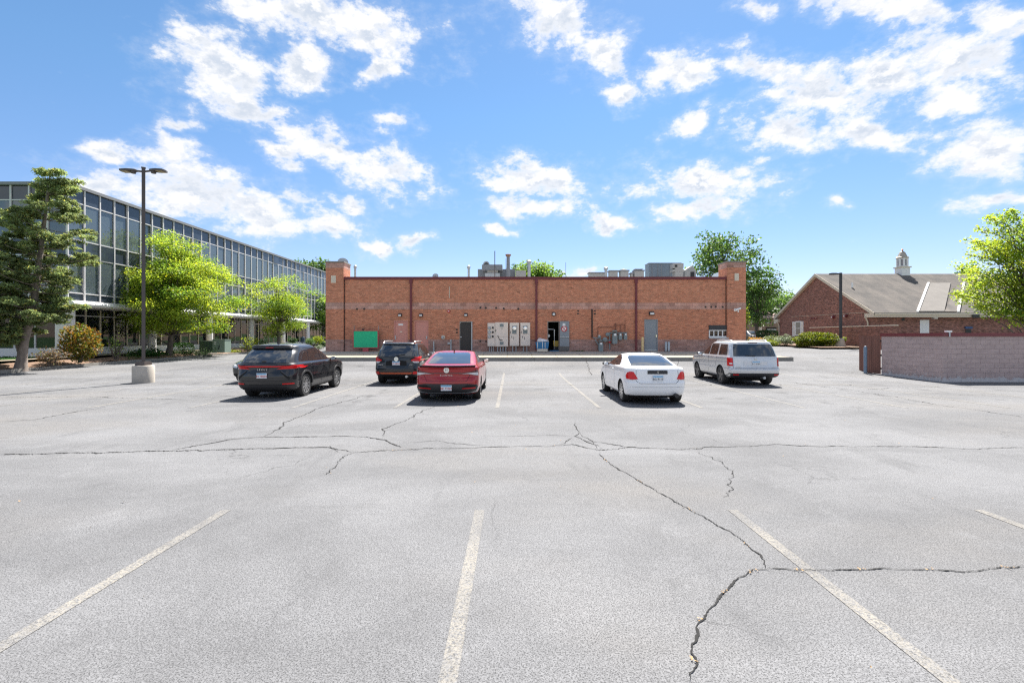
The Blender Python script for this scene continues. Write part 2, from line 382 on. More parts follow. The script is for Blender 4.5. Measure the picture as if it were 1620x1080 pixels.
m_cream = MAT('cream_paint', (.66, .58, .47), .6, var=.08)
m_panel = MAT('beige_cabinet_paint', (.80, .69, .60), .45, var=.06, vs=2)
m_yellow = MAT('yellow_paint', (.72, .50, .10), .6, var=.1)
m_green = MAT('bright_green_board', (.010, .50, .235), .55, var=.05)
m_pinkframe = MAT('pink_frame_paint', (.46, .075, .085), .5)
m_pole = MAT('bronze_pole_paint', (.085, .070, .066), .45, metal=.2)
m_polelens = MAT('lamp_lens', (.40, .33, .22), .3)
m_meter = MAT('meter_grey', (.21, .25, .255), .5, var=.1)
m_blue = MAT('blue_plastic', (.012, .16, .36), .45)
m_bag = MAT('clear_bag', (.72, .72, .74), .25)
m_roofing = MAT('roof_membrane', (.3, .3, .3), .9, var=.1)
m_shingle = MAT('weathered_shingle', (.135, .117, .102), .95, var=.38, vs=.9, bump=.8, bs=11, tint=(.86, .95, 1.05), streak=(1.2, .5, .5))
m_shingle2 = MAT('pale_shingle', (.185, .170, .155), .95, var=.14, vs=2, bump=.5, bs=14)
m_trim = MAT('cream_trim', (.62, .545, .43), .6, var=.05)
m_wood = MAT('brown_board', (.19, .085, .062), .8, var=.3, vs=3, streak=(3, 3, .25), bump=.4, bs=30)
m_bark = MAT('bark', (.12, .10, .085), .95, var=.4, vs=9, bump=1.0, bs=25, streak=(1, 1, .3))
m_barkg = MAT('grey_bark', (.21, .175, .15), .95, var=.4, vs=9, bump=1.0, bs=20, streak=(1, 1, .3))
m_mulch = MAT('wood_mulch', (.17, .105, .068), .95, var=.5, vs=14, bump=1.0, bs=40)
m_grass = MAT('lawn', (.055, .13, .028), .95, var=.35, vs=5, bump=.8, bs=60)
m_officewhite = MAT('office_white_concrete', (.76, .75, .74), .7, var=.06, vs=1)
m_mull = MAT('white_mullion', (.60, .585, .59), .5, var=.06)
m_spand = MAT('spandrel_glass', (.040, .052, .072), .10, spec=.6, var=.3, vs=.8)
m_curtain = MAT('grey_curtain', (.60, .65, .66), .9, var=.10, vs=.5)
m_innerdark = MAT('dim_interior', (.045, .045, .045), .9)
m_pane = GLASS('office_glass', (.78, .84, .86), 2.0, (.19, .245, .275), .55)
m_pane_low = GLASS('ground_floor_glass', (.55, .58, .60), 1.5, (.05, .06, .065), .7)
m_clear = GLASS('clear_glass', (.8, .85, .85), 1.5, (.02, .02, .02), .85)
m_xf = MAT('transformer_green', (.20, .27, .215), .5, var=.06)
m_xfd = MAT('transformer_dark_green', (.06, .10, .075), .5, var=.06)
m_box = MAT('rooftop_unit_grey', (.22, .235, .255), .6, var=.1, metal=.2)
m_boxl = MAT('rooftop_unit_pale', (.36, .355, .34), .6, var=.12)
m_text_dk = MAT('dark_lettering', (.04, .04, .045), .6)
m_text_red = MAT('red_lettering', (.55, .03, .03), .6)
# ------------------------------------------------------------------ ground, lot, lines, cracks
def sheet(name, xs, ys, zf, mat, kind='structure', parent=None):
    mb = MB(); nx = len(xs)
    mb.v = [(x, y, zf(x, y)) for y in ys for x in xs]; mb.c = [(1, 1, 1)]*len(mb.v)
    mb.f = [(j*nx+i, j*nx+i+1, (j+1)*nx+i+1, (j+1)*nx+i) for j in range(len(ys)-1) for i in range(nx-1)]
    o = mb.build(name, mat, parent, smooth=True); 
    if kind: o['kind'] = kind
    return o
xs = [-900, -300, -120, -70]+list(np.arange(-46, 52, 2.0))+[70, 120, 300, 900]
ys = [-900, -200, -60, -20]+list(np.arange(0, 96, 1.5))+[120, 200, 400, 900]
sheet('ground', xs, ys, lambda x, y: gz(x, y)-.05, m_grass)
lot = sheet('parking_lot', list(np.arange(-34, 50.1, 1.0)), [-30, -10]+list(np.arange(0, 84.1, .5)), lambda x, y: gz(x, y), m_asph)

def strip(name, pts, width, mat, dz=.004, seg=.5, parent=lot):
    """flat painted stripe following the ground"""
    mb = MB(); p0, p1 = Vector(pts[0][:2]), Vector(pts[1][:2]); d = (p1-p0); n = max(1, int(d.length/seg)); s = Vector((-d.y, d.x)).normalized()*width/2
    vs = []
    for i in range(n+1):
        q = p0+d*i/n
        for k in (-1, 1): a = q+s*k; vs.append((a.x, a.y, gz(a.x, a.y)+dz))
    mb.add(vs, [(2*i, 2*i+1, 2*i+3, 2*i+2) for i in range(n)])
    return mb.build(name, mat, parent)
SP = 2.74
for k, x in enumerate((-3.16-SP, -3.16, -.357, 2.44, 5.16, 5.16+SP)):      # near row, running back past the camera
    strip('parking_line', ((x, 5.21), (x, -.5)), .105, m_paint)
faded = {-6: .1, -5: .1, -3: .1, -2: .1, 3: .1, 4: .1, 5: .1, 6: .1}
for k in range(-7, 7):                                           # middle double row
    x = -.40+k*SP*1.005
    strip('parking_line', ((x, 12.65), (x, 23.6)), .105, m_faded if k in faded else m_paint)
strip('parking_line', ((-12, 18.6), (13.6, 18.6)), .09, m_faded)
CR = [ # cracks, as seen along the lot surface: (points, width, wiggle)
 ([(1088,1079),(1100,1048),(1092,1030),(1105,1005),(1102,985),(1120,965),(1140,945),(1165,920),(1195,903),(1214,899)], .024, .014),
 ([(1214,899),(1200,878),(1165,848),(1120,822),(1085,803),(1050,783),(1010,760),(985,746),(963,733),(948,718)], .022, .014),
 ([(1214,899),(1270,902),(1330,901),(1400,900),(1460,901),(1540,904),(1585,898),(1620,895)], .018, .012),
 ([(0,719),(60,718),(130,717),(230,714),(330,712),(420,710),(520,707),(560,715)], .05, .03),
 ([(272,712),(320,703),(370,694),(410,691),(470,691),(530,690),(580,691),(610,696),(637,707)], .045, .03),
 ([(560,715),(620,713),(700,709),(760,707),(820,706),(870,706),(905,702),(948,712),(1000,708),(1080,711),(1120,708),(1185,706),(1230,704),(1300,707),(1400,706),(1450,706),(1530,709),(1620,708)], .035, .035),
 ([(637,701),(690,697),(720,702),(780,705)], .02, .03),
 ([(910,668),(916,682),(908,690),(925,697),(945,706)], .03, .03),
 ([(908,690),(880,689),(820,690),(760,690)], .016, .03), ([(925,697),(960,701),(1000,709)], .03, .03),
 ([(905,692),(890,703),(870,706)], .018, .03), ([(915,684),(935,697),(948,712)], .016, .03),
 ([(415,691),(440,678),(465,662),(500,648),(540,636),(580,625)], .035, .05),
 ([(605,690),(608,678),(640,665),(665,652),(690,642)], .03, .05),
 ([(515,752),(530,735),(545,722),(565,714)], .018, .03), ([(520,705),(535,715)], .02, .02),
 ([(1100,714),(1140,730),(1158,750),(1159,772),(1148,788)], .016, .03),
 ([(0,667),(50,664),(90,657),(140,648),(175,642)], .04, .05), ([(0,628),(70,628),(140,627),(200,630),(280,631),(400,624)], .035, .05),
 ([(1250,604),(1330,615),(1400,625),(1480,640),(1560,651),(1620,660)], .035, .06), ([(1370,616),(1430,613),(1490,612)], .04, .05),
 ([(520,609),(560,606),(600,603)], .04, .05), ([(905,577),(925,583),(938,595)], .05, .06), ([(0,693),(17,692)], .05, .02)]
def crack(pts, w, wig):
    g = [G(*p) for p in pts]; line = []
    for a, b in zip(g[:-1], g[1:]):
        near = a.y < 8; n = max(3, int((b-a).length/(.018 if near else .05))); n = min(n, 140)
        for i in range(n): line.append(a.lerp(b, i/n))
    line.append(g[-1]); mb = MB(); vs = []; ph = rng.random()*9; off = 0
    for i, p in enumerate(line):
        d = (line[min(i+1, len(line)-1)]-line[max(0, i-1)]); s = Vector((-d.y, d.x, 0)).normalized()
        off = off*.86+rng.uniform(-1, 1)*wig*.62
        ww = w*.30*(.35+.9*abs(math.sin(i*.21+ph)*math.sin(i*.083+ph*2))+rng.uniform(0, .35))*min(1, (i+1)/6, (len(line)-i)/6)
        for k in (-1, 1):
            q = p+s*(off+k*ww+rng.uniform(-.4, .4)*ww); vs.append((q.x, q.y, gz(q.x, q.y)+.0065))
    mb.add(vs, [(2*i, 2*i+1, 2*i+3, 2*i+2) for i in range(len(line)-1)])
    mb.build('pavement_crack', m_crack, lot)
    return line
deb = MB()
for ci, c in enumerate(CR):
    ln_ = crack(*c)
    if ci in (0, 1, 2, 5):
        for _ in range(22 if ci < 3 else 16):          # dry leaf crumbs caught in the crack in a few spots
            t0 = rng.choice((.12, .35, .62, .9)); p = ln_[min(len(ln_)-1, int(len(ln_)*(t0+rng.gauss(0, .012))))]
            s = rng.uniform(.005, .013); a = rng.random()*6.28; q = p+Vector((rng.gauss(0, .012), rng.gauss(0, .012), .010))
            deb.add([(q.x+s*math.cos(a+k*1.57)*(1 if k % 2 else .5), q.y+s*math.sin(a+k*1.57)*(1 if k % 2 else .5), q.z+.002*k) for k in range(4)], [(0, 1, 2, 3)])
for _ in range(70):                                    # stray leaf bits on the lot
    q = Vector((rng.uniform(-7, 8), rng.uniform(2.2, 14), .009)); s = rng.uniform(.006, .02); a = rng.random()*6.28
    deb.add([(q.x+s*math.cos(a+k*1.57)*(1 if k % 2 else .5), q.y+s*math.sin(a+k*1.57)*(1 if k % 2 else .5), q.z+.003*k) for k in range(4)], [(0, 1, 2, 3)])
o = deb.build('leaf_litter', m_debris); tag(o, 'dry brown leaf crumbs scattered over the asphalt and in its cracks', kind='stuff')

# ------------------------------------------------------------------ walk in front of the brick building
FY = 32.1
def wx(px, Y=FY): return (px-810)/F*Y
def wz(py, Y=FY): return CAM_H-(py-532)/F*Y
WX0, WX1 = -13.6, 16.15
ZT27, ZT287 = CAM_H-33*27/F, .815
def kerbrun(name, p0, p1, w, zb, zt, mat, seg=3.0, gap=.012, parent=None, kind='structure', arc=.03):
    """row of kerb stones with open joints; zb/zt functions of (x,y); one object, pieces as parts"""
    p0, p1 = Vector((*p0, 0)), Vector((*p1, 0)); d = p1-p0; n = max(1, round(d.length/seg)); u = d.normalized(); s = Vector((-u.y, u.x, 0))*w
    root = thing(name, None, None, (p0.x, p0.y, 0)); root['kind'] = kind
    for i in range(n):
        a = p0+d*(i/n)+u*gap/2; b = p0+d*((i+1)/n)-u*gap/2; mb = MB(); j = rng.uniform(-.006, .006)
        vs = []
        for q in (a, b):
            z0, z1 = zb(q.x, q.y)-.12, zt(q.x, q.y)+j
            vs += [q+Vector((0,0,z0)), q+Vector((0,0,z1-arc))+s*.04, q+Vector((0,0,z1))+s*.16, q+s+Vector((0,0,z1)), q+s+Vector((0,0,z0))]
        mb.add(vs, [(0,1,6,5),(1,2,7,6),(2,3,8,7),(3,4,9,8),(4,3,2,1,0),(5,6,7,8,9)])
        mb.build('kerb_stone', mat, root)
    return root
kerbrun('front_kerb', (WX0, 27.0), (WX1, 27.0), .16, gz, lambda x, y: ZT27, m_concd)
kerbrun('end_kerb', (WX1-.16, 27.18), (WX1-.16, 29.6), -.16, gz, lambda x, y: ZT27+.02, m_concd)
wk = thing('pavement', None, None, (0, 27, 0)); wk['kind'] = 'structure'
nsl = 20
for i in range(nsl):                                         # lower apron slabs, then the raised walk along the wall
    a, b = WX0+(WX1-.17-WX0)*i/nsl, WX0+(WX1-.17-WX0)*(i+1)/nsl; g = .008
    if i < nsl:
        MB().add([(a+g,27.17,ZT27-.004),(b-g,27.17,ZT27-.004),(b-g,29.0,.765),(a+g,29.0,.765),(a+g,27.17,ZT27-.3),(b-g,27.17,ZT27-.3),(b-g,29.0,.4),(a+g,29.0,.4)],
             [(0,1,2,3),(0,4,5,1),(1,5,6,2),(2,6,7,3),(3,7,4,0)]).build('paving_slab', m_walk, wk)
        MB().add([(a+g,29.01,.845),(b-g,29.01,.845),(b-g,FY+.2,.905),(a+g,FY+.2,.905),(a+g,29.01,.5),(b-g,29.01,.5),(b-g,FY+.2,.5),(a+g,FY+.2,.5)],
             [(0,1,2,3),(0,4,5,1),(1,5,6,2),(2,6,7,3),(3,7,4,0)]).build('paving_slab', m_conc, wk)
ZB = .90

# ------------------------------------------------------------------ brick laying
def bricks(mb, P0, u, n, width, z0, z1, holes=(), bl=.203, bh=.0675, jt=.010, proud=.012, clip=None, cols=None, depth=.03, jitter=.0025):
    """rows of separate bricks on a wall face: P0 corner, u along, n outward normal"""
    u = Vector(u); n = Vector(n); rows = int(round((z1-z0)/bh)); bh = (z1-z0)/rows
    cols = cols or ((1, 1, 1), .16)
    for r in range(rows):
        za, zb = z0+r*bh+jt/2, z0+(r+1)*bh-jt/2; zm = (za+zb)/2
        lo, hi = (0, width) if clip is None else clip(zm)
        segs = [(lo, hi)]
        for (h0, h1, hz0, hz1) in holes:
            if zm > hz0 and zm < hz1:
                ns = []
                for a, b in segs:
                    if h1 <= a or h0 >= b: ns.append((a, b)); continue
                    if h0 > a: ns.append((a, h0))
                    if h1 < b: ns.append((h1, b))
                segs = ns
        off = (r % 2)*bl/2
        for a, b in segs:
            k = math.floor((a-off)/bl)
            while True:
                s, e = k*bl+off+jt/2, (k+1)*bl+off-jt/2; k += 1
                if s >= b: break
                s, e = max(s, a), min(e, b)
                if e-s < .02: continue
                v = 1+rng.gauss(0, cols[1]); v = min(1.45, max(.45, v)); hsh = rng.gauss(0, .05)
                if rng.random() < .05: v *= .80
                c = (cols[0][0]*v*(1+hsh*.3), cols[0][1]*v*(1+hsh), cols[0][2]*v*(1+hsh*1.3))
                p = proud+rng.uniform(-jitter, jitter)
                A0, A1 = P0+u*s, P0+u*e
                q = [A0-n*depth, A1-n*depth, A1+n*p, A0+n*p]
                mb.add([(w.x, w.y, za) for w in q]+[(w.x, w.y, zb) for w in q], [(2, 3, 7, 6), (3, 2, 1, 0), (4, 5, 6, 7), (1, 2, 6, 5), (3, 0, 4, 7)], c)
def walls_with_holes(mb, P0, u, n, width, z0, z1, holes, th):
    """solid backing wall behind the bricks, really open at the holes"""
    u = Vector(u); n = Vector(n); xs = sorted({0, width, *[h[0] for h in holes], *[h[1] for h in holes]})
    for a, b in zip(xs[:-1], xs[1:]):
        if b-a < 1e-4: continue
        m = (a+b)/2; zs = sorted((h[2], h[3]) for h in holes if h[0] < m < h[1]); cur = z0; rr = []
        for (s, e) in zs:
            if s > cur+1e-4: rr.append((cur, s))
            cur = max(cur, e)
        if cur < z1-1e-4: rr.append((cur, z1))
        for (s, e) in rr:
            A0, A1 = P0+u*a, P0+u*b; q = [A0, A1, A1-n*th, A0-n*th]
            mb.add([(w.x, w.y, s) for w in q]+[(w.x, w.y, e) for w in q], [(3,2,1,0),(4,5,6,7),(0,1,5,4),(1,2,6,5),(2,3,7,6),(3,0,4,7)])

BX0, BX1 = wx(517), wx(1178)
PX0, PX1 = wx(544.5), wx(1149)                    # inner edges of the two end piers
bld = thing('brick_shop_building', 'long low orange brick building with oxblood coping and two end piers', 'building', ((BX0+BX1)/2, FY, ZB))
TOPZ = wz(438.5); BASEZ = wz(537); BAND0, BAND1 = wz(489), wz(479)
def op(p0, p1, t, b=None): return (wx(p0)-PX0, wx(p1)-PX0, ZB-.2 if b is None else wz(b), wz(t))
H_P1 = op(623.3, 645, 507); H_P2 = op(656, 677.8, 507); H_DK = op(727, 746.5, 508.5); H_OP = op(866, 885, 508); H_GR = op(1019.3, 1040.5, 505); H_WN = op(1121, 1150.9, 514.3, 535.3)
holes = [H_P1, H_P2, H_DK, H_OP, H_GR, H_WN]
UX = Vector((1, 0, 0)); NYm = Vector((0, -1, 0))
mb = MB(); walls_with_holes(mb, Vector((PX0, FY, 0)), UX, NYm, PX1-PX0, ZB-.3, TOPZ-.06, holes, .28)
mb.build('backing_wall', m_mortar, bld)
mb = MB()
bricks(mb, Vector((PX0, FY, 0)), UX, NYm, PX1-PX0, BAND1+.005, TOPZ-.10, holes, cols=((1.0, 1.0, 1.0), .10))
bricks(mb, Vector((PX0, FY, 0)), UX, NYm, PX1-PX0, BASEZ+.005, BAND0-.005, holes, cols=((.96, .93, .91), .10))
o = mb.build('brick', m_brick, bld, colors=True, kind='stuff')
mb = MB()
bricks(mb, Vector((PX0, FY, 0)), UX, NYm, PX1-PX0, BAND0, BAND1, holes, bl=.406, bh=.203, jt=.010, proud=.016, cols=((1.05, 1, .98), .08))
bricks(mb, Vector((PX0, FY, 0)), UX, NYm, PX1-PX0, ZB-.02, BASEZ, holes, bl=.406, bh=.135, jt=.010, proud=.020, cols=((.80, .80, .82), .10))
mb.build('block_course', m_brickband, bld, colors=True, kind='stuff')
# shell behind: sides, back, roof, a dim stock room
mb = MB(); D1 = FY+19.0; RZ = TOPZ-.55
mb.box(BX0, BX0+.3, FY+.28, D1, ZB-.3, TOPZ-.05); mb.box(BX1-.3, BX1, FY+.28, D1, ZB-.3, TOPZ-.05); mb.box(BX0+.31, BX1-.31, D1-.3, D1, ZB-.3, TOPZ-.05)
mb.build('side_wall', m_mortar, bld)
boxpart('roof', m_roofing, bld, BX0+.31, BX1-.31, FY+.29, D1-.31, RZ-.2, RZ)
boxpart('interior_floor', m_concd, bld, BX0+.31, BX1-.31, FY+.0, D1-.31, ZB-.1, ZB+.012)
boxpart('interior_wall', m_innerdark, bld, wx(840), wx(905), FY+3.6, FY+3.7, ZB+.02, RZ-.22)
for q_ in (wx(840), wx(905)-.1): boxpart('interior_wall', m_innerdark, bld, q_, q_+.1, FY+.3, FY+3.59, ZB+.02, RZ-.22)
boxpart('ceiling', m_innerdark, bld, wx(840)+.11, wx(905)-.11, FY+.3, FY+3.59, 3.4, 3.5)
# end piers
for s, (a, b, pq) in enumerate(((BX0, PX0, (525.5, 533.0, 436.5, 448)), (PX1, BX1, (1160, 1166.7, 433, 444.6)))):
    pr = FY-.16; tz = wz(416 if s == 0 else 415.5)
    boxpart('pier', m_mortar, bld, a, b, pr, FY+1.2, ZB-.3, tz)
    mb = MB()
    for (z0, z1, c) in ((BAND1+.005, tz-.36, (1, 1, 1)), (BASEZ+.005, BAND0-.005, (.96, .93, .91))):
        bricks(mb, Vector((a, pr, 0)), UX, NYm, b-a, z0, z1, cols=(c, .10))
        bricks(mb, Vector((b, pr, 0)), (0, 1, 0), UX, 1.36, z0, z1, cols=(c, .10))
        bricks(mb, Vector((a, FY+1.2, 0)), (0, -1, 0), (-1, 0, 0), 1.36, z0, z1, cols=(c, .10))
    mb.build('brick', m_brick, bld, colors=True, kind='stuff')
    mb = MB()
    for (z0, z1, bh, pp) in ((BAND0, BAND1, .203, .016), (ZB-.02, BASEZ, .135, .020), (tz-.355, tz-.005, .175, .016)):
        bricks(mb, Vector((a, pr, 0)), UX, NYm, b-a, z0, z1, bl=.406, bh=bh, proud=pp, cols=((.9, .9, .9), .1))
        bricks(mb, Vector((b, pr, 0)), (0, 1, 0), UX, 1.36, z0, z1, bl=.406, bh=bh, proud=pp, cols=((.9, .9, .9), .1))
        bricks(mb, Vector((a, FY+1.2, 0)), (0, -1, 0), (-1, 0, 0), 1.36, z0, z1, bl=.406, bh=bh, proud=pp, cols=((.9, .9, .9), .1))
    mb.build('block_course', m_brickband, bld, colors=True, kind='stuff')
    boxpart('pier_cap', m_concd, bld, a-.06, b+.06, pr-.06, FY+1.26, tz+.002, tz+.09)
    boxpart('stone_plaque', m_cream, bld, wx(pq[0]), wx(pq[1]), pr-.045, pr+.01, wz(pq[3]), wz(pq[2]))
# coping, corner strips and downspouts
mb = MB(); mb.box(PX0+.002, PX1-.002, FY-.10, FY+.32, TOPZ-.055, TOPZ+.02); mb.box(PX0+.002, PX1-.002, FY-.075, FY-.02, TOPZ-.17, TOPZ-.056); mb.build('coping', m_red, bld)
for p in (650.5, 848.5, 1006):
    mb = MB(); x = wx(p); w = .066
    mb.box(x-w, x+w, FY-.115, FY-.022, ZB+.05, TOPZ-.172); mb.box(x-w*1.6, x+w*1.6, FY-.125, FY-.022, TOPZ-.42, TOPZ-.172)
    d = mb.build('downspout', m_red, bld)
    for z in (1.6, 2.9, 4.3): MB().box(x-w-.03, x+w+.03, FY-.122, FY-.019, z, z+.05).build('strap', m_red, d)
for x in (PX0+.03, PX1-.03): boxpart('joint_strip', m_dark, bld, x-.028, x+.028, FY-.03, FY-.021, ZB, TOPZ-.173)
# doors
def door(h, mat, name='door', leaf=True, frame_mat=None, recess=.05):
    a, b, t = PX0+h[0], PX0+h[1], h[3]; fm = frame_mat or mat; mb = MB(); w = .05
    mb.box(a+.002, a+w, FY-.012, FY+.15, ZB-.1, t-.002); mb.box(b-w, b-.002, FY-.012, FY+.15, ZB-.1, t-.002); mb.box(a+w+.001, b-w-.001, FY-.012, FY+.15, t-w, t-.002)
    if not leaf: return mb.build('door_frame', fm, bld)
    d = boxpart(name, mat, bld, a+w+.006, b-w-.006, FY+recess, FY+recess+.045, ZB+.02, t-w-.006)
    mb.build('door_frame', fm, bld); return d
d = door(H_P1, m_pink, recess=.05); dl = FY+.05
boxpart('door_sign', m_white, d, wx(630), wx(637.5), dl-.012, dl-.002, wz(514.6), wz(512))
boxpart('mail_slot', m_cream, d, wx(632.5), wx(636), dl-.012, dl-.002, wz(525.5), wz(523.8))
boxpart('handle', m_steel, d, wx(624.8), wx(626.2), dl-.06, dl-.002, wz(537), wz(531))
d = door(H_P2, m_pink, recess=.05); boxpart('handle', m_steel, d, wx(674), wx(676), dl-.05, dl-.002, wz(536), wz(531.5))
d = door(H_DK, m_dark, frame_mat=m_concd, recess=.03)
boxpart('handle', m_steel, d, wx(728.2), wx(730.5), FY-.03, FY+.028, wz(533.8), wz(532.2)); boxpart('deadbolt', m_steel, d, wx(728), wx(729.4), FY+.005, FY+.028, wz(510.8), wz(509.6))
boxpart('edge_guard', m_steel, bld, wx(745.6), wx(747.4), FY-.075, FY-.022, ZB+.02, wz(508.6))
d = door(H_GR, m_grey, recess=.02)
boxpart('handle', m_chrome, d, wx(1037.2), wx(1038.6), FY-.05, FY+.018, wz(533.2), wz(529.5)); boxpart('kick_plate', m_steel, d, wx(1020.6), wx(1039.2), FY+.010, FY+.019, ZB+.03, ZB+.14)
boxpart('hinge', m_steel, d, wx(1020.3), wx(1020.8), FY+.002, FY+.018, wz(512), wz(509))
door(H_OP, m_concd, leaf=False)
leafd = MB().box(wx(885.2), wx(900.3), FY-.135, FY-.09, ZB+.03, wz(508)).build('open_door', m_grey, bld)
leafd['label'] = 'grey steel door swung open flat against the wall'
boxpart('notice', m_white, leafd, wx(889.8), wx(894), FY-.139, FY-.1355, wz(516.6), wz(511.5))
mb = MB(); mb.lathe([(.20, 0), (.20, .006)], (wx(892.2), FY-.143, wz(520.2)), 'y', 24); rs = mb.build('round_sign', m_text_red, leafd)
mb = MB(); mb.lathe([(.14, 0), (.14, .004)], (wx(892.2), FY-.1475, wz(520.2)), 'y', 24); mb.build('sign_face', m_white, rs)
mb = MB(); mb.obox((wx(892.2), FY-.150, wz(520.2)), (.30, .004, .04), Matrix.Rotation(R(45), 3, 'Y')); mb.box(wx(892.2)-.05, wx(892.2)+.03, FY-.1525, FY-.1524+.001, wz(521.5), wz(519)); mb.build('sign_bar', m_text_red, rs)
mb = MB(); mb.box(wx(885.6), wx(900), FY-.20, FY-.137, wz(533.4), wz(532.2)); mb.build('push_bar', m_steel, leafd)
mb = MB(); mb.box(wx(885.4), wx(900.1), FY-.142, FY-.1355, ZB+.035, ZB+.35); mb.build('kick_plate', m_alud, leafd)
# drive-up window
a, b, z0, z1 = PX0+H_WN[0], PX0+H_WN[1], H_WN[2], H_WN[3]
win = thing('drive_up_window', 'white framed drive-up service window with dark header beside the right pier', 'window', ((a+b)/2, FY, z0)) if False else None
dw = boxpart('window_sill', m_steel, bld, a-.03, b-.0, FY-.20, FY+.2, z0-.02, z0+.06)
hd = boxpart('window_header', m_text_dk, bld, a+.01, b-.01, FY-.09, FY+.1, z1-.32, z1-.004)
wf = MB(); zz0, zz1 = z0+.065, z1-.325
n = 4
for i in range(n+1):
    x = a+.04+(b-a-.10)*i/n; wf.box(x-.03, x+.03, FY-.06, FY+.03, zz0+.102, zz1-.062)
wf.box(a+.01, b-.01, FY-.06, FY+.03, zz1-.06, zz1); wf.box(a+.01, b-.01, FY-.06, FY+.03, zz0, zz0+.10)
wfo = wf.build('window_frame', m_white, bld)
for i in range(n):
    x = a+.04+(b-a-.10)*i/n; w = (b-a-.10)/n; boxpart('pane', m_clear, wfo, x+.031, x+w-.031, FY-.02, FY-.012, zz0+.103, zz1-.063)
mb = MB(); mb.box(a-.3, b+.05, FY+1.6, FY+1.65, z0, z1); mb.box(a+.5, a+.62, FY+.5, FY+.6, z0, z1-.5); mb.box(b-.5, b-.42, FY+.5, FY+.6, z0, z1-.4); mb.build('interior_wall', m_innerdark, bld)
# wall vents, weep marks, stubs
for (p, q) in ((914.6, 491.5), (914.6, 496), (940.8, 491.5), (940.8, 496)):
    boxpart('brick_vent', m_black, bld, wx(p)-.07, wx(p)+.07, FY-.02, FY-.0125, wz(q)-.045, wz(q)+.045)
for (p, q) in ((722.8, 521.5), (722.8, 526)): boxpart('pipe_stub', m_black, bld, wx(p)-.06, wx(p)+.06, FY-.035, FY-.0125, wz(q)-.04, wz(q)+.06)
for (p, q) in ((760, 539.5), (769, 539.8), (565, 488.8), (576.5, 488.5), (760, 486.7), (768.5, 487), (785, 487), (797, 488), (820, 488.6), (1116, 485.5), (1125, 485.6), (1132, 485.3), (1143, 485.5)):
    MB().lathe([(.07, 0), (.06, .012)], (wx(p), FY-.034, wz(q)), 'y', 10).build('wall_patch', m_dark, bld)

# ------------------------------------------------------------------ things on the wall and walk
def wall_light(px, py, label, wide=.24, h=.20, lens=True, round_=False):
    x, z = wx(px), wz(py); t = thing('wall_light', label, 'wall light', (x, FY-.02, z), 'lights over the doors')
    mb = MB()
    if round_: mb.lathe([(.06, .04), (.13, .02), (.14, -.12), (.11, -.17)], (x, FY-.02, z), 'y', 16)
    else: mb.add([(x-wide/2,FY-.014,z-h/2),(x+wide/2,FY-.014,z-h/2),(x+wide/2,FY-.014,z+h/2),(x-wide/2,FY-.014,z+h/2),(x-wide/2,FY-.20,z-h*.5),(x+wide/2,FY-.20,z-h*.5),(x+wide*.42,FY-.12,z+h/2),(x-wide*.42,FY-.12,z+h/2)],
             [(0,1,2,3),(4,5,6,7),(0,1,5,4),(1,2,6,5),(2,3,7,6),(3,0,4,7)])
    mb.build('housing', m_text_dk, t)
    if round_: MB().lathe([(.09, 0), (.06, -.03)], (x, FY-.19, z-.02), 'y', 14).build('lens', m_white, t)
    else: MB().box(x-wide*.36, x+wide*.36, FY-.206, FY-.17, z-h*.36, z+h*.12).build('lens', m_white, t)
wall_light(633.2, 498.4, 'small black wall light over the left salmon door')
wall_light(666.2, 498.4, 'small black wall light over the right salmon door')
wall_light(737.2, 498, 'small black wall light over the dark brown door')
wall_light(875.8, 496.8, 'round black wall light over the open doorway', round_=True)
wall_light(1030.5, 495.6, 'wide black wall light over the grey steel door', .36, .23)
t = thing('alarm_bell', 'small red fire alarm bell on the brick wall', 'alarm', (wx(710), FY, wz(492.3)))
MB().lathe([(.10, 0), (.10, -.05), (.06, -.09)], (wx(710), FY-.013, wz(492.3)), 'y', 16).build('bell', m_text_red, t); MB().box(wx(710)-.05, wx(710)+.05, FY-.12, FY-.10, wz(492.3)-.03, wz(492.3)+.03).build('lamp', m_white, t)
t = thing('security_camera', 'white security camera on the right brick pier', 'camera', (wx(1161), FY-.16, wz(490.5)))
x, z = wx(1161), wz(490.5)
MB().tube([(x-.2, FY-.62, z-.03), (x+.22, FY-.45, z+.09)], .065, 10).build('body', m_white, t); MB().tube([(x, FY-.17, z), (x, FY-.35, z-.08), (x, FY-.52, z)], .03, 8).build('bracket', m_white, t)
MB().lathe([(.10, -.17), (.10, -.21)], (x, FY, z), 'y', 12).build('base_plate', m_white, t); MB().tube([(x+.05, FY-.5, z-.16), (x+.05, FY-.5, z-.05)], .05, 8).build('dome', m_white, t)
# green sign
t = thing('sign_board', 'bright green blank sign board in a pink frame on a short post', 'sign', (wx(578.5), FY-.45, ZB))
y = FY-.45; x0, x1, z0, z1 = wx(558.3, y), wx(599, y), wz(550.8, y), wz(522.2, y)
boxpart('panel', m_green, t, x0+.06, x1-.06, y-.03, y+.03, z0+.06, z1-.06)
mb = MB(); mb.box(x0, x1, y-.045, y+.045, z0, z0+.058); mb.box(x0, x1, y-.045, y+.045, z1-.058, z1); mb.box(x0, x0+.058, y-.045, y+.045, z0+.059, z1-.059); mb.box(x1-.058, x1, y-.045, y+.045, z0+.059, z1-.059); mb.build('frame', m_pinkframe, t)
boxpart('post', m_pinkframe, t, wx(574, y), wx(583, y), y-.04, y+.04, ZB-.05, z0-.002)
boxpart('lamp', m_black, t, wx(578)-.06, wx(578)+.06, y-.08, y+.02, z1+.002, z1+.10)
for p in (560.5, 599):
    MB().tube([(wx(p), FY-.03, wz(524)), (wx(p), FY-.03, wz(515))], .016, 6).build('conduit', m_steel, t)
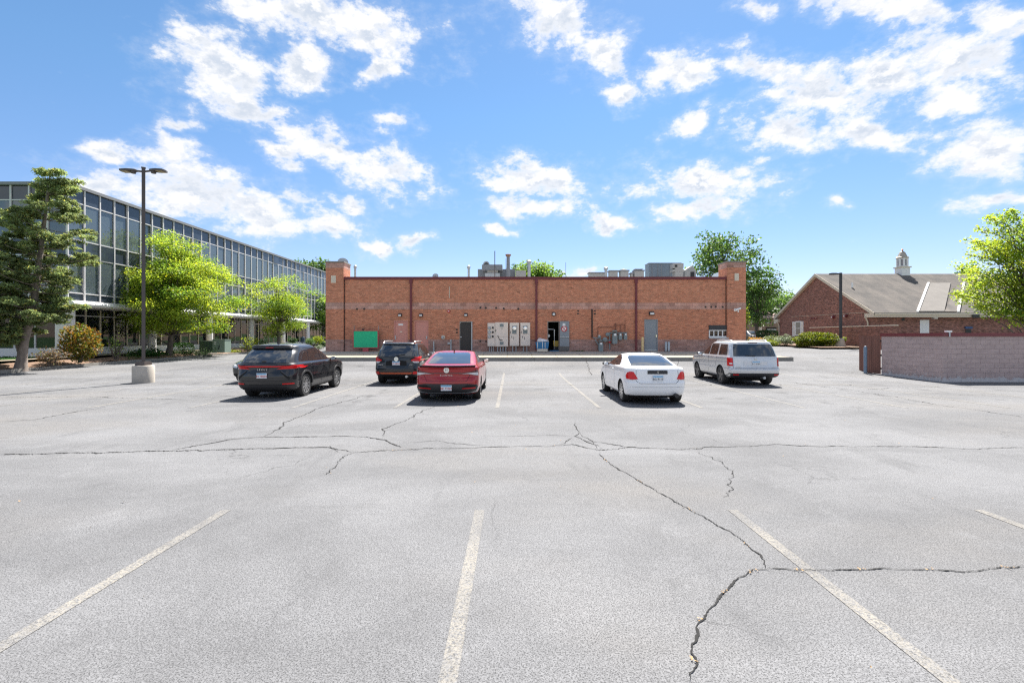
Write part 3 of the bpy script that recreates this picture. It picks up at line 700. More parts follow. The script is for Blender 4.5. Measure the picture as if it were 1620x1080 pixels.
# electrical cabinets
def cabinet(px0, px1, py0, py1, label, kind, n_pipes):
    x0, x1, z1, z0 = wx(px0), wx(px1), wz(py0), wz(py1); y0 = FY-.40
    t = thing('electrical_cabinet', label, 'electrical cabinet', ((x0+x1)/2, FY, z0), 'beige electrical cabinets on the wall')
    boxpart('cabinet_body', m_panel, t, x0, x1, y0, FY-.022, z0, z1); w = x1-x0
    if kind == 'meters':
        for q in (518.5, 525.3, 532): boxpart('breaker', m_black, t, x0+w*.62, x0+w*.84, y0-.03, y0-.002, wz(q)-.07, wz(q)+.07)
        for q in (519, 525.8, 532.4): MB().lathe([(.11, 0), (.11, -.06), (.085, -.12)], (x0+w*.26, y0-.002, wz(q)), 'y', 18).build('meter', m_steel, t)
    elif kind == 'main':
        zm = wz(532.5)
        d = boxpart('upper_door', m_panel, t, x0+.02, x1-.02, y0-.025, y0-.002, zm+.012, z1-.02); boxpart('lower_door', m_panel, t, x0+.02, x1-.02, y0-.025, y0-.002, z0+.02, zm-.012)
        for q, ww in ((514.7, .17), (542.6, .17)): boxpart('label_plate', m_meter, t, x0+w*.36, x0+w*.65, y0-.034, y0-.026, wz(q)-.10, wz(q)+.10)
        boxpart('small_label', m_meter, t, x0+w*.43, x0+w*.57, y0-.034, y0-.026, wz(519.6)-.015, wz(519.6)+.015)
        MB().obox((x0+w*.28, y0-.04, wz(534)), (.035, .02, .34), Matrix.Rotation(R(-24), 3, 'Y')).build('handle', m_text_dk, t)
        MB().obox((x0+w*.05, y0-.04, wz(522.8)), (.035, .02, .16), Matrix.Rotation(R(12), 3, 'Y')).build('handle', m_text_dk, t)
        for k in (.35, .47): boxpart('number_plate', m_text_dk, t, x0+w*k, x0+w*k+.08, y0-.034, y0-.026, wz(538.7), wz(536.9))
    else:
        zm = wz(528.4)
        boxpart('upper_door', m_panel, t, x0+.02, x1-.02, y0-.02, y0-.002, zm+.012, z1-.02); boxpart('lower_door', m_panel, t, x0+.02, x1-.02, y0-.025, y0-.002, z0+.02, zm-.012)
        boxpart('meter_plate', m_meter, t, x0+w*.27, x0+w*.72, y0-.028, y0-.021, wz(527.8), wz(515.5))
        MB().lathe([(.155, 0), (.155, -.05), (.12, -.16), (.06, -.17)], (x0+w*.5, y0-.03, wz(519.5)), 'y', 20).build('meter', m_chrome, t)
        MB().obox((x0+w*.10, y0-.035, wz(525.4)), (.03, .02, .15), Matrix.Rotation(R(10), 3, 'Y')).build('handle', m_text_dk, t)
        boxpart('label_plate', m_text_dk, t, x0+w*.20, x0+w*.25, y0-.034, y0-.027, wz(534.4), wz(531.2)); boxpart('label_plate', m_text_dk, t, x0+w*.40, x0+w*.44, y0-.034, y0-.027, wz(537), wz(532.8))
    for i in range(n_pipes):
        x = x0+w*(i+.9)/(n_pipes+.8); MB().tube([(x, FY-.18, z0-.001), (x, FY-.18, ZB-.02)], .045 if kind != 'meters' else .032, 8).build('conduit', m_steel, t)
cabinet(771.8, 783.2, 511, 547.2, 'narrow beige meter cabinet with three round meters, leftmost of the cabinets', 'meters', 3)
cabinet(783.6, 804, 510, 547.8, 'widest beige electrical cabinet with two blue-grey label plates', 'main', 4)
cabinet(806.3, 821.2, 510.6, 547, 'beige single meter cabinet beside the widest cabinet', 'single', 2)
cabinet(823, 838.4, 510.6, 547, 'beige single meter cabinet nearest the blue bin', 'single', 2)
# pipe stub lamp, short grey posts
t = thing('vent_hood', 'round grey dryer vent on the brick wall left of the dark door', 'vent', (wx(701.3), FY, wz(533.5)))
MB().lathe([(.14, 0), (.14, -.10)], (wx(701.3), FY-.013, wz(533.5)), 'y', 16).build('flange', m_cream, t); MB().lathe([(.09, -.10), (.09, -.28), (.07, -.30)], (wx(701.0), FY-.013, wz(533.9)), 'y', 16).build('nozzle', m_steel, t)
for p, top, lab, jb in ((687, 539.5, 'thin grey steel post by the wall, left of the dark brown door', False), (714, 537, 'grey conduit post with a junction box left of the dark brown door', True)):
    t = thing('conduit_post', lab, 'post', (wx(p), FY-.3, ZB), 'grey conduit posts')
    MB().tube([(wx(p), FY-.2, ZB-.02), (wx(p), FY-.2, wz(top))], .052, 10).build('post', m_steel, t)
    if jb: boxpart('junction_box', m_steel, t, wx(p)-.22, wx(p)-.06, FY-.26, FY-.12, wz(544.5), wz(541)); MB().tube([(wx(p)+.02, FY-.06, ZB), (wx(p)+.02, FY-.06, wz(552))], .03, 6).build('pipe', m_steel, t)
t = thing('conduit', 'short pale conduit high on the brick wall', 'conduit', (wx(711), FY-.03, wz(472)))
MB().tube([(wx(711), FY-.04, wz(471.6)), (wx(711), FY-.04, wz(453.5))], .024, 6).build('pipe', m_cream, t); boxpart('clip', m_steel, t, wx(711)-.05, wx(711)+.05, FY-.02, FY-.0125, wz(462)-.02, wz(462)+.02)
t = thing('bollard', 'pale yellow bollard left of the grey steel door', 'bollard', (wx(1013.3), FY-.5, ZB))
MB().lathe([(.085, ZB-.05), (.085, wz(534)), (.06, wz(533)), (.01, wz(532.7))], (wx(1013.3), FY-.5, 0), 'z', 14).build('post', MAT('pale_yellow', (.70, .52, .26), .6, var=.15), t, smooth=True)
boxpart('base_ring', m_conc, t, wx(1013.3)-.13, wx(1013.3)+.13, FY-.63, FY-.37, ZB-.05, ZB+.012)
for p, lab in ((1050.5, 'left one of two short silver bollards beside the grey steel door'), (1054.8, 'right one of two short silver bollards beside the grey steel door')):
    t = thing('bollard', lab, 'bollard', (wx(p), FY-.4, ZB), 'short silver bollards')
    MB().lathe([(.085, ZB-.05), (.085, wz(541.3)), (.05, wz(540.2)), (.01, wz(540))], (wx(p), FY-.4, 0), 'z', 14).build('post', m_steel, t, smooth=True)
    MB().lathe([(.10, ZB-.03), (.10, ZB+.04)], (wx(p), FY-.4, 0), 'z', 14).build('base_ring', m_alud, t)
# black riser pipe and gas meters
t = thing('riser_pipe', 'tall black riser pipe on the brick wall', 'pipe', (wx(936.4), FY-.06, wz(534)))
MB().tube([(wx(936.4), FY-.06, wz(534)), (wx(936.4), FY-.06, wz(490.3))], .045, 8).build('pipe', m_black, t); MB().lathe([(.07, wz(490.3)), (.05, wz(489.3))], (wx(936.4), FY-.06, 0)).build('cap', m_black, t)
def gas_meter(px, py, w, h, label, big):
    x, z = wx(px), wz(py); y = FY-.30; t = thing('gas_meter', label, 'gas meter', (x, y, z-h/2), 'gas meters')
    mb = MB(); mb.prism([(-w/2,-h*.42),(-w*.38,-h/2),(w*.38,-h/2),(w/2,-h*.42),(w/2,h*.25),(w*.36,h*.42),(-w*.36,h*.42),(-w/2,h*.25)], lambda u, v, d: (x+u, y-.13+d, z+v), .26); mb.build('meter_body', m_meter, t)
    MB().lathe([(w*.26, 0), (w*.26, -.05)], (x, y-.13, z+h*.33), 'y', 14).build('dial', m_white, t)
    for s in (-1, 1): MB().tube([(x+s*w*.3, y, z+h*.42), (x+s*w*.3, y, z+h*.62)], .03, 8).build('pipe_stub', m_meter, t)
    if big: MB().lathe([(w*.55, z+h*.62), (w*.55, z+h*.72)], (x, y, 0), 'z', 12).build('flange', m_meter, t)
gas_meter(970.8, 535, .33, .75, 'largest of the three hanging grey gas meters on the pipe run', True)
gas_meter(979.3, 532.5, .24, .42, 'middle hanging grey gas meter, small', False)
gas_meter(987.3, 532.2, .23, .42, 'rightmost hanging grey gas meter, small', False)
gas_meter(949, 548, .30, .62, 'grey gas meter standing low by the walk under the pipe run', True)
t = thing('gas_pipework', 'grey and rusty gas pipe run feeding the meters', 'pipes', (wx(965), FY-.2, ZB)); y = FY-.22
run = [[(945.5, 531.5), (945.5, 517.3), (972, 517.3), (972, 512.2), (974, 511.5)], [(974, 526), (974, 511.5), (980, 511.5)], [(981.5, 528), (981.5, 513.5)], [(988.3, 528), (988.3, 513.5), (972, 515)]]
for r_ in run: MB().tube([(wx(p), FY-.08, wz(q)) for p, q in r_], .028, 8).build('rusty_pipe', MAT('rusty_pipe', (.30, .13, .085), .8, var=.2), t)
for r_ in ([(937, 534), (944, 535.2), (949, 535.2), (949, 542)], [(940, 536.5), (946.5, 546)], [(952, 538.5), (963, 538.5)], [(963.5, 553), (963.5, 525.5), (968, 525.5)], [(963.5, 526.5), (991, 526.5)], [(958.5, 529.5), (963.5, 529.5)]):
    MB().tube([(wx(p), y, wz(q)) for p, q in r_], .042, 8).build('pipe', m_meter, t)
for (p, q, r_) in ((947.3, 533, .11), (956, 537, .16), (960, 529, .13)): MB().lathe([(.02, .14), (r_, .06), (r_, -.06), (.04, -.1)], (wx(p), y, wz(q)), 'y', 14).build('regulator', m_meter, t)
MB().lathe([(.07, 0), (.07, .10)], (wx(963.5), y, wz(542.2))).build('valve', m_text_red, t); MB().lathe([(.06, 0), (.06, .12)], (wx(947), y-.02, wz(532.8))).build('vent_cap', m_white, t)
# blue bin with bags
bx0, bx1, by = wx(846.8), wx(868.2), FY-1.35
sc_ = by/FY
def bxx(p): return (p-810)/F*by
zb0, zb1 = CAM_H-(551.5-532)/F*by, CAM_H-(540.8-532)/F*by; zg = .865
t = thing('laundry_bin', 'blue plastic bin on a wooden dolly beside the open doorway', 'bin', (bxx(857.5), by, zg))
a, b = bxx(847.2), bxx(868); mb = MB()
mb.add([(a+.06,by-.28,zb0),(b-.06,by-.28,zb0),(b-.06,by+.28,zb0),(a+.06,by+.28,zb0),(a,by-.33,zb1),(b,by-.33,zb1),(b,by+.33,zb1),(a,by+.33,zb1),(a+.03,by-.30,zb1),(b-.03,by-.30,zb1),(b-.03,by+.30,zb1),(a+.03,by+.30,zb1),(a+.08,by-.25,zb0+.04),(b-.08,by-.25,zb0+.04),(b-.08,by+.25,zb0+.04),(a+.08,by+.25,zb0+.04)],
       [(3,2,1,0),(0,1,5,4),(1,2,6,5),(2,3,7,6),(3,0,4,7),(4,5,9,8),(5,6,10,9),(6,7,11,10),(7,4,8,11),(8,9,13,12),(9,10,14,13),(10,11,15,14),(11,8,12,15),(12,13,14,15)]); tub = mb.build('tub', m_blue, t)
MB().box(a-.02, b+.02, by-.35, by+.35, zb1+.002, zb1+.04).build('rim', m_blue, t) if False else None
for k in (.14, .50, .70): MB().obox((a+(b-a)*k, by-.325, (zb0+zb1)/2+.02), (.032, .02, (zb1-zb0)*.85), Matrix.Rotation(R(7), 3, 'X')).build('white_strap', m_white, t)
MB().box(a+.1, b-.1, by-.3, by+.3, zg+.06, zb0-.002).build('dolly', m_cream, t)
for sx in (a+.2, b-.2): MB().lathe([(.045, -.02), (.045, .02)], (sx, by-.24, zg+.05), 'x', 10).build('caster', m_black, t)
def blob(mb, c, r, seed, sub=2, amp=.25):
    bm = bmesh.new(); bmesh.ops.create_icosphere(bm, subdivisions=sub, radius=1); rr = random.Random(seed)
    for v in bm.verts:
        k = 1+amp*(rr.random()-.5)*2; v.co = Vector((v.co.x*r[0]*k+c[0], v.co.y*r[1]*k+c[1], v.co.z*r[2]*k+c[2]))
    mb.add([v.co.copy() for v in bm.verts], [tuple(v.index for v in f.verts) for f in bm.faces]); bm.free()
t = thing('rubbish_bag', 'clear and white rubbish bags heaped in the blue bin', 'bags', (bxx(858), by, zb1))
for i, (p, q, r_) in enumerate(((856, 538.5, (.25, .25, .16)), (863, 539.6, (.2, .22, .12)), (853, 540, (.16, .2, .1)))):
    mb = MB(); blob(mb, (bxx(p), by, CAM_H-(q-532)/F*by), r_, i+3); mb.build('bag', m_bag, t, smooth=True)
# things inside the open doorway
t = thing('garment_rack', 'white pipe rack standing just inside the open doorway', 'rack', (wx(873), FY+.9, ZB+.02)); y = FY+.35
MB().tube([(wx(866.8, y), y, wz(520.5, y)), (wx(877, y), y, wz(521, y)), (wx(877, y), y, ZB+.05)], .035, 8).build('frame', m_white, t); boxpart('base', m_blue, t, wx(869, y), wx(883, y), y-.4, y+.3, ZB+.016, ZB+.06)
MB().lathe([(.10, 0), (.10, -.05)], (wx(867.8, y), y, wz(531, y)), 'y', 14).build('knob', m_white, t)
t = thing('mop_bucket', 'yellow mop bucket inside the open doorway', 'bucket', (wx(879), FY+.8, ZB+.02)); y = FY+.85
mb = MB(); x0, x1 = wx(874.5, y), wx(884.5, y); mb.add([(x0+.05,y-.2,ZB+.32),(x1-.05,y-.2,ZB+.32),(x1-.05,y+.2,ZB+.32),(x0+.05,y+.2,ZB+.32),(x0,y-.24,ZB+.72),(x1,y-.24,ZB+.72),(x1,y+.24,ZB+.72),(x0,y+.24,ZB+.72)], [(3,2,1,0),(4,5,6,7),(0,1,5,4),(1,2,6,5),(2,3,7,6),(3,0,4,7)]); mb.build('bucket', m_yellow, t)
boxpart('cart', m_text_dk, t, x0+.03, x1-.03, y-.2, y+.2, ZB+.03, ZB+.318)
# green weed tuft by wall made with the planting further down

# ------------------------------------------------------------------ rooftop equipment
def RX(p, Y): return (p-810)/F*Y
def RZf(q, Y): return CAM_H-(q-532)/F*Y
def dish(px, py, Y, r, label, tilt):
    t = thing('satellite_dish', label, 'satellite dish', (RX(px, Y), Y, RZf(py, Y)-r)); mb = MB(); prof = [(r*k, r*.22*k*k) for k in (.02, .3, .6, .85, 1.0)]; Mx = Matrix.Rotation(R(tilt[0]), 3, 'X') @ Matrix.Rotation(R(tilt[1]), 3, 'Y')
    n = 24; c = Vector((RX(px, Y), Y, RZf(py, Y))); vs = []; 
    for (a, h) in prof+[(p[0], p[1]+.02) for p in reversed(prof)]:
        for j in range(n): vs.append(c+Mx@Vector((a*math.cos(6.2832*j/n), a*math.sin(6.2832*j/n), h)))
    k = 10; mb.add(vs, [(i*n+j, i*n+(j+1) % n, ((i+1) % k)*n+(j+1) % n, ((i+1) % k)*n+j) for i in range(k) for j in range(n)])
    mb.build('reflector', m_steel, t, smooth=True); MB().tube([c, c+Vector((.05, .1, -r*1.4))], .03, 8).build('mast', m_alud, t)
    MB().tube([c+Mx@Vector((0, -r, .2*r)), c+Mx@Vector((0, -.2*r, r*.9))], .02, 6).build('feed_arm', m_alud, t)
dish(542.5, 416, FY+.9, .36, 'grey satellite dish on top of the left brick pier', (62, 20))
dish(689, 437.2, FY+3, .22, 'small grey dish peeking over the middle of the coping', (60, 0))
def stack(px, top, Y, w, label, cap=True):
    x = RX(px, Y); z = RZf(top, Y); t = thing('vent_pipe', label, 'vent pipe', (x, Y, RZ), 'vent pipes on the roof')
    MB().lathe([(w, RZ-.01), (w, z)], (x, Y, 0), 'z', 14).build('pipe', m_steel, t)
    if cap: MB().lathe([(w*1.5, z-.18), (w*1.6, z-.02), (w*.6, z+.05)], (x, Y, 0), 'z', 14).build('cap', m_steel, t)
stack(562, 420.5, FY+2.5, .075, 'slim vent pipe near the left brick pier'); stack(741.5, 421, FY+3, .08, 'slim vent pipe left of the kitchen exhaust')
stack(837, 413, FY+4, .12, 'capped vent pipe with a side elbow, right of the tall flue'); stack(958.5, 423, FY+5, .11, 'capped vent pipe left of the pale rooftop fans')
Y = FY+5
t = thing('exhaust_unit', 'grey rooftop kitchen exhaust unit with a round fan on top', 'rooftop unit', (RX(788, Y), Y, RZ))
boxpart('rear_cabinet', m_box, t, RX(755, Y), RX(815, Y), Y+.6, Y+1.8, RZ, RZf(424, Y)); boxpart('hood', m_box, t, RX(763, Y), RX(795, Y), Y-.5, Y+.55, RZf(428.5, Y), RZf(420, Y))
boxpart('base', m_boxl, t, RX(771, Y), RX(788, Y), Y-.3, Y+.5, RZf(433, Y), RZf(428.6, Y)); boxpart('curb', m_steel, t, RX(768, Y), RX(791, Y), Y-.4, Y+.55, RZ, RZf(433.1, Y))
MB().lathe([(.26, -.25), (.26, .25), (.10, .27)], (RX(769.5, Y), Y+.1, RZf(418.8, Y)), 'y', 22).build('fan_housing', m_steel, t); MB().lathe([(.17, -.26), (.17, -.255)], (RX(769.5, Y), Y+.1, RZf(418.8, Y)), 'y', 18).build('fan_face', m_alud, t)
boxpart('duct', m_boxl, t, RX(815.5, Y), RX(832, Y), Y-.1, Y+.8, RZ, RZf(428, Y))
t = thing('flue', 'tall grey flue with a rusty flared cap on the roof', 'flue', (RX(804, Y-1), Y-1, RZ)); y = Y-1.2
MB().lathe([(.15, RZ), (.15, RZf(424, y)), (.135, RZf(423.8, y)), (.125, RZf(406.5, y))], (RX(804, y), y, 0), 'z', 16).build('shaft', m_box, t)
MB().lathe([(.13, RZf(406.4, y)), (.20, RZf(404.5, y)), (.22, RZf(402.6, y)), (.15, RZf(402.2, y))], (RX(804, y), y, 0), 'z', 16).build('cap', MAT('rusty_cap', (.25, .14, .10), .8, var=.3), t)
for p, top, yy, lab in ((782.8, 397, FY+2.2, 'tall dark mast rising from the roof'), (813.5, 416, FY+3.4, 'thin short antenna right of the flue'), (800.3, 409, FY+3.6, 'pale rod close to the left of the flue'), (895, 415, FY+3, 'thin antenna rising right of the middle of the roof'), (861, 416, FY+4, 'thin pale rod with a bent top by the trees')):
    t = thing('antenna', lab, 'antenna', (RX(p, yy), yy, RZ), 'antennas on the roof'); x = RX(p, yy)
    MB().tube([(x, yy, RZ-.01), (x, yy, RZf(top, yy))], .032 if p < 790 else .014, 6).build('rod', m_pole if p < 790 else m_alud, t); MB().lathe([(.10, RZ-.01), (.10, RZ+.6), (.03, RZ+.75)], (x, yy, 0)).build('base', m_black, t)
Y = FY+7
t = thing('rooftop_unit', 'large blue-grey rooftop air conditioning unit near the right pier', 'rooftop unit', (RX(1045, Y), Y, RZ)); m_bg = MAT('blue_grey_cabinet', (.17, .21, .25), .5, var=.08)
boxpart('cabinet', m_bg, t, RX(1026.5, Y), RX(1077, Y), Y, Y+1.1, RZ, RZf(416.6, Y)); boxpart('lid', m_box, t, RX(1026, Y), RX(1078, Y), Y-.05, Y+1.15, RZf(416.5, Y), RZf(415.8, Y))
for p in (1031.5, 1040.5, 1046.5, 1060): boxpart('panel_seam', m_box, t, RX(p, Y)-.03, RX(p, Y)+.03, Y-.03, Y-.002, RZ+.1, RZf(417.5, Y))
t = thing('exhaust_fan', 'stacked pale exhaust fan standing before the large unit', 'exhaust fan', (RX(1071, Y-1.5), Y-1.5, RZ)); y = Y-1.5
for (p0, p1, q0, q1) in ((1063, 1079, 425, 417.5), (1066, 1078, 427.2, 425.2), (1062, 1080, 430.5, 427.4), (1066, 1078, 436, 430.7)): boxpart('stage', m_boxl, t, RX(p0, y), RX(p1, y), y-.35, y+.35, RZf(q0, y), RZf(q1, y))
boxpart('foot', m_boxl, t, RX(1066, y), RX(1078, y), y-.34, y+.34, RZ, RZf(436.1, y)); boxpart('inlet', m_black, t, RX(1065, y), RX(1069, y), y-.37, y-.352, RZf(423.5, y), RZf(420, y))
t = thing('rooftop_hood', 'small pale sloped rooftop hood right of the stacked fan', 'rooftop unit', (RX(1088, Y), Y, RZ)); mb = MB(); x0, x1 = RX(1079.5, Y), RX(1097, Y)
mb.prism([(x0, RZ), (x1, RZ), (x1, RZf(430, Y)), (RX(1091, Y), RZf(421.5, Y)), (x0, RZf(429, Y))], lambda u, v, d: (u, Y-.6+d, v), 1.0); mb.build('cabinet', m_boxl, t); boxpart('opening', m_black, t, RX(1088, Y), RX(1094, Y), Y-.62, Y-.602, RZ+.2, RZf(431.5, Y))
for p0, p1, q, lab in ((930, 957, 431.5, 'long low pale rooftop cabinet left of the vent pipe'), (962, 977, 428.5, 'box shaped tan rooftop fan, leftmost of three'), (979, 994, 428, 'round-topped rooftop fan in the middle of three'), (1001, 1018, 428, 'rooftop fan with a raised lid, rightmost of three'), (996, 1000.5, 432, 'tiny rooftop box between two fans')):
    t = thing('rooftop_fan', lab, 'rooftop unit', (RX((p0+p1)/2, FY+6), FY+6, RZ), 'pale rooftop units'); y = FY+6; x0, x1 = RX(p0, y), RX(p1, y); z = RZf(q, y)
    boxpart('cabinet', m_boxl, t, x0+.06, x1-.06, y-.35, y+.25, RZ, z-.10); boxpart('lid', m_box, t, x0, x1, y-.41, y+.31, z-.098, z)
    if 'round' in lab: MB().lathe([((x1-x0)*.4, z+.002), ((x1-x0)*.3, z+.09), (.04, z+.13)], ((x0+x1)/2, y, 0), 'z', 16).build('dome', m_boxl, t)
    elif 'raised' in lab: boxpart('top_plate', m_boxl, t, x0+.1, x1-.1, y-.3, y+.3, z+.06, z+.10)
t = thing('roof_screen', 'low dark sloped roof screen left of the right pier', 'roof screen', (RX(1136, FY+4), FY+4, RZ)); y = FY+4; mb = MB()
mb.prism([(RX(1122, y), RZ), (RX(1149, y), RZ), (RX(1149, y), RZf(427.5, y)), (RX(1147, y), RZf(427.5, y))], lambda u, v, d: (u, y+d, v), 2.0); mb.build('panel', m_bg, t); MB().tube([(RX(1121, y), y-.02, RZ+.4), (RX(1148, y), y-.02, RZf(427.2, y))], .04, 6).build('edge_trim', m_boxl, t)
# ------------------------------------------------------------------ glass office building on the left
OX = -29.0; OY0, OY1 = 30.7, 84.7; BAY = 1.2; NB = int((OY1-OY0)/BAY)
off = thing('office_building', 'long three storey glass curtain wall office building with white mullions', 'building', (OX, 50, .7))
ZS0, ZS1 = 3.86, 4.25            # canopy slab
rows = [('spandrel', 4.27, 4.80), ('pane', 4.80, 7.22), ('spandrel', 7.22, 8.33), ('pane', 8.33, 10.80), ('spandrel', 10.80, 11.74)]
def pane_mesh(z0, z1, x, w=BAY, m=.045):
    me = bpy.data.meshes.new('pane'); t = .012
    me.from_pydata([(-t, m, z0+m), (-t, w-m, z0+m), (-t, w-m, z1-m), (-t, m, z1-m), (0, m, z0+m), (0, w-m, z0+m), (0, w-m, z1-m), (0, m, z1-m)], [], [(4,5,6,7),(3,2,1,0),(0,1,5,4),(1,2,6,5),(2,3,7,6),(3,0,4,7)])
    return me
def tilt(o, a=.0035): o.rotation_euler = (0, rng.gauss(0, a), rng.gauss(0, a))
for kind, z0, z1 in rows:
    me = pane_mesh(z0, z1, OX); me.materials.append(m_spand if kind == 'spandrel' else m_pane)
    for i in range(NB):
        o = bpy.data.objects.new('spandrel_panel' if kind == 'spandrel' else 'window_pane', me); col.objects.link(o); o.parent = off
        o.location = Vector((OX, OY0+i*BAY, 0))-origin(off); tilt(o)
for i in range(NB+1):
    y = OY0+i*BAY; MB().box(OX-.06, OX+.075, y-.042, y+.042, 4.255, 11.75).build('mullion', m_mull, off)
for z in (4.29, 4.80, 7.22, 8.33, 10.80): MB().box(OX-.05, OX+.045, OY0, OY1, z-.035, z+.035).build('transom', m_mull, off)
MB().box(OX-15, OX+.16, OY0-.18, OY1+.1, 11.752, 11.95).build('roof_edge', MAT('grey_roof_edge', (.20, .20, .205), .5), off)
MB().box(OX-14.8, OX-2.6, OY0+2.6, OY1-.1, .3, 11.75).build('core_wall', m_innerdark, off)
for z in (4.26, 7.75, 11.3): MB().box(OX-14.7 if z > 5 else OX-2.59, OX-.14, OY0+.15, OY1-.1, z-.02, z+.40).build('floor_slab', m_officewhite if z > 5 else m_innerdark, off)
MB().box(OX-2.59, OX-.02, OY1-.04, OY1+.08, .5, 11.75).build('end_wall', m_officewhite, off)
# the near end turns the corner and faces the lot
NR = 10
for kind, z0, z1 in rows:
    me = pane_mesh(z0, z1, OX); me.materials.append(m_spand if kind == 'spandrel' else m_pane)
    for i in range(NR):
        o = bpy.data.objects.new('spandrel_panel' if kind == 'spandrel' else 'window_pane', me); col.objects.link(o); o.parent = off
        o.location = Vector((OX-.02-(i+1)*BAY, OY0-.02, 0))-origin(off); o.rotation_euler = (rng.gauss(0, .0035), 0, R(-90)+rng.gauss(0, .0035))
for i in range(1, NR+1):
    x = OX-.02-i*BAY; MB().box(x-.042, x+.042, OY0-.095, OY0+.04, 4.255, 11.75).build('mullion', m_mull, off)
for z in (4.29, 4.80, 7.22, 8.33, 10.80): MB().box(OX-NR*BAY, OX-.07, OY0-.065, OY0+.03, z-.035, z+.035).build('transom', m_mull, off)
for z0, z1 in ((4.84, 7.70), (8.35, 11.26)):
    for k in range(0, NR, 2):
        n = 46; x0 = OX-.5-(k+2)*BAY; vs = []
        for j in range(n+1): vs += [(x0+BAY*2*j/n, OY0+.42+.05*math.sin(j*1.15), z0), (x0+BAY*2*j/n, OY0+.42+.05*math.sin(j*1.15), z1)]
        mb = MB(); mb.add(vs, [(2*j, 2*j+1, 2*j+3, 2*j+2) for j in range(n)]); mb.build('curtain', m_curtain, off, smooth=True)
# curtains behind the tall panes, one folded length per six bays
for z0, z1 in ((4.84, 7.70), (8.35, 11.26)):
    for k in range(0, NB, 2):
        r = rng.random()
        if r < .10: continue
        y0 = OY0+k*BAY+.05; w = BAY*2-.1 if r < .72 else BAY*rng.uniform(.7, 1.6); n = int(w/.05); mb = MB(); vs = []
        for j in range(n+1):
            y = y0+w*j/n; x = OX-.42+.05*math.sin(j*1.15)+.02*math.sin(j*.37+k)
            vs += [(x, y, z0 if r < .55 or r > .86 else z0+(z1-z0)*r*.7), (x, y, z1)]
        mb.add(vs, [(2*j, 2*j+1, 2*j+3, 2*j+2) for j in range(n)]); mb.build('curtain', m_curtain, off, smooth=True)
# canopy slab with a rounded lip, columns
mb = MB(); mb.prism([(OX-2.6, ZS0), (OX+.45, ZS0), (OX+.62, ZS0+.08), (OX+.66, ZS0+.20), (OX+.60, ZS0+.32), (OX+.42, ZS1), (OX-2.6, ZS1)], lambda u, v, d: (u, OY0-.2+d, v), OY1-OY0+.6); mb.build('canopy', m_officewhite, off)
for k in range(1, 8):
    y = 30.7+7.2*k
    MB().lathe([(.27, .5), (.27, ZS0-.002)], (OX+.05, y, 0), 'z', 20).build('column', m_officewhite, off, smooth=True)
# recessed ground floor glazing; the near end stands flush with the columns
GX = -30.55
def groundglass(x, y0, y1, top=3.85):
    n = max(1, round((y1-y0)/BAY)); w = (y1-y0)/n
    MB().box(x-.10, x+.06, y0, y1, .45, 1.15).build('sill_wall', m_officewhite, off)
    for zz0, zz1 in ((1.15, 3.36), (3.40, top)):
        me = pane_mesh(zz0, zz1, x, w); me.materials.append(m_pane_low)
        for i in range(n):
            o = bpy.data.objects.new('window_pane', me); col.objects.link(o); o.parent = off; o.location = Vector((x, y0+i*w, 0))-origin(off); tilt(o)
    mb = MB()
    for i in range(n+1): MB().box(x-.05, x+.055, y0+i*w-.045, y0+i*w+.045, 1.151, top-.002).build('mullion', m_trim if x < -30 else m_mull, off)
    MB().box(x-.045, x+.045, y0, y1, 3.345, 3.415).build('transom', m_mull, off)
    for i in range(n):
        if rng.random() < .55:
            ya = y0+i*w+.08; ww = w*rng.uniform(.35, .9); m = int(ww/.05); vs = []
            for j in range(m+1): vs += [(x-.35+.04*math.sin(j*1.2), ya+ww*j/m, 1.1), (x-.35+.04*math.sin(j*1.2), ya+ww*j/m, 3.4)]
            mb2 = MB(); mb2.add(vs, [(2*j, 2*j+1, 2*j+3, 2*j+2) for j in range(m)]); mb2.build('curtain', m_curtain, off, smooth=True)
# ground floor of the near end: flush glazing between white piers, facing the lot
MB().box(-29.75, -28.98, OY0-.05, OY0+.55, .45, ZS0-.002).build('end_wall', m_officewhite, off)
MB().box(OX-12, -29.76, OY0-.02, OY0+.12, .45, 1.15).build('sill_wall', m_officewhite, off)
MB().box(OX-14.7, OX-2.61, OY0-.3, OY0+2.5, ZS0, ZS1).build('canopy', m_officewhite, off)
for i in range(8):
    me = pane_mesh(1.15, 3.85, OX, 1.35); me.materials.append(m_pane_low); o = bpy.data.objects.new('window_pane', me); col.objects.link(o); o.parent = off
    o.location = Vector((-29.76-(i+1)*1.35, OY0+.05, 0))-origin(off); o.rotation_euler = (0, 0, R(-90))
    x = -29.76-(i+1)*1.35; MB().box(x-.05, x+.05, OY0+.0, OY0+.10, 1.151, 3.85).build('mullion', m_mull, off)
    if i % 3 != 2:
        n = 20; vs = []
        for j in range(n+1): vs += [(x+.1+1.0*j/n, OY0+.4+.05*math.sin(j*1.15), 1.1), (x+.1+1.0*j/n, OY0+.4+.05*math.sin(j*1.15), 3.6)]
        mb = MB(); mb.add(vs, [(2*j, 2*j+1, 2*j+3, 2*j+2) for j in range(n)]); mb.build('curtain', m_curtain, off, smooth=True)
groundglass(GX, 31.3, OY1-.2)

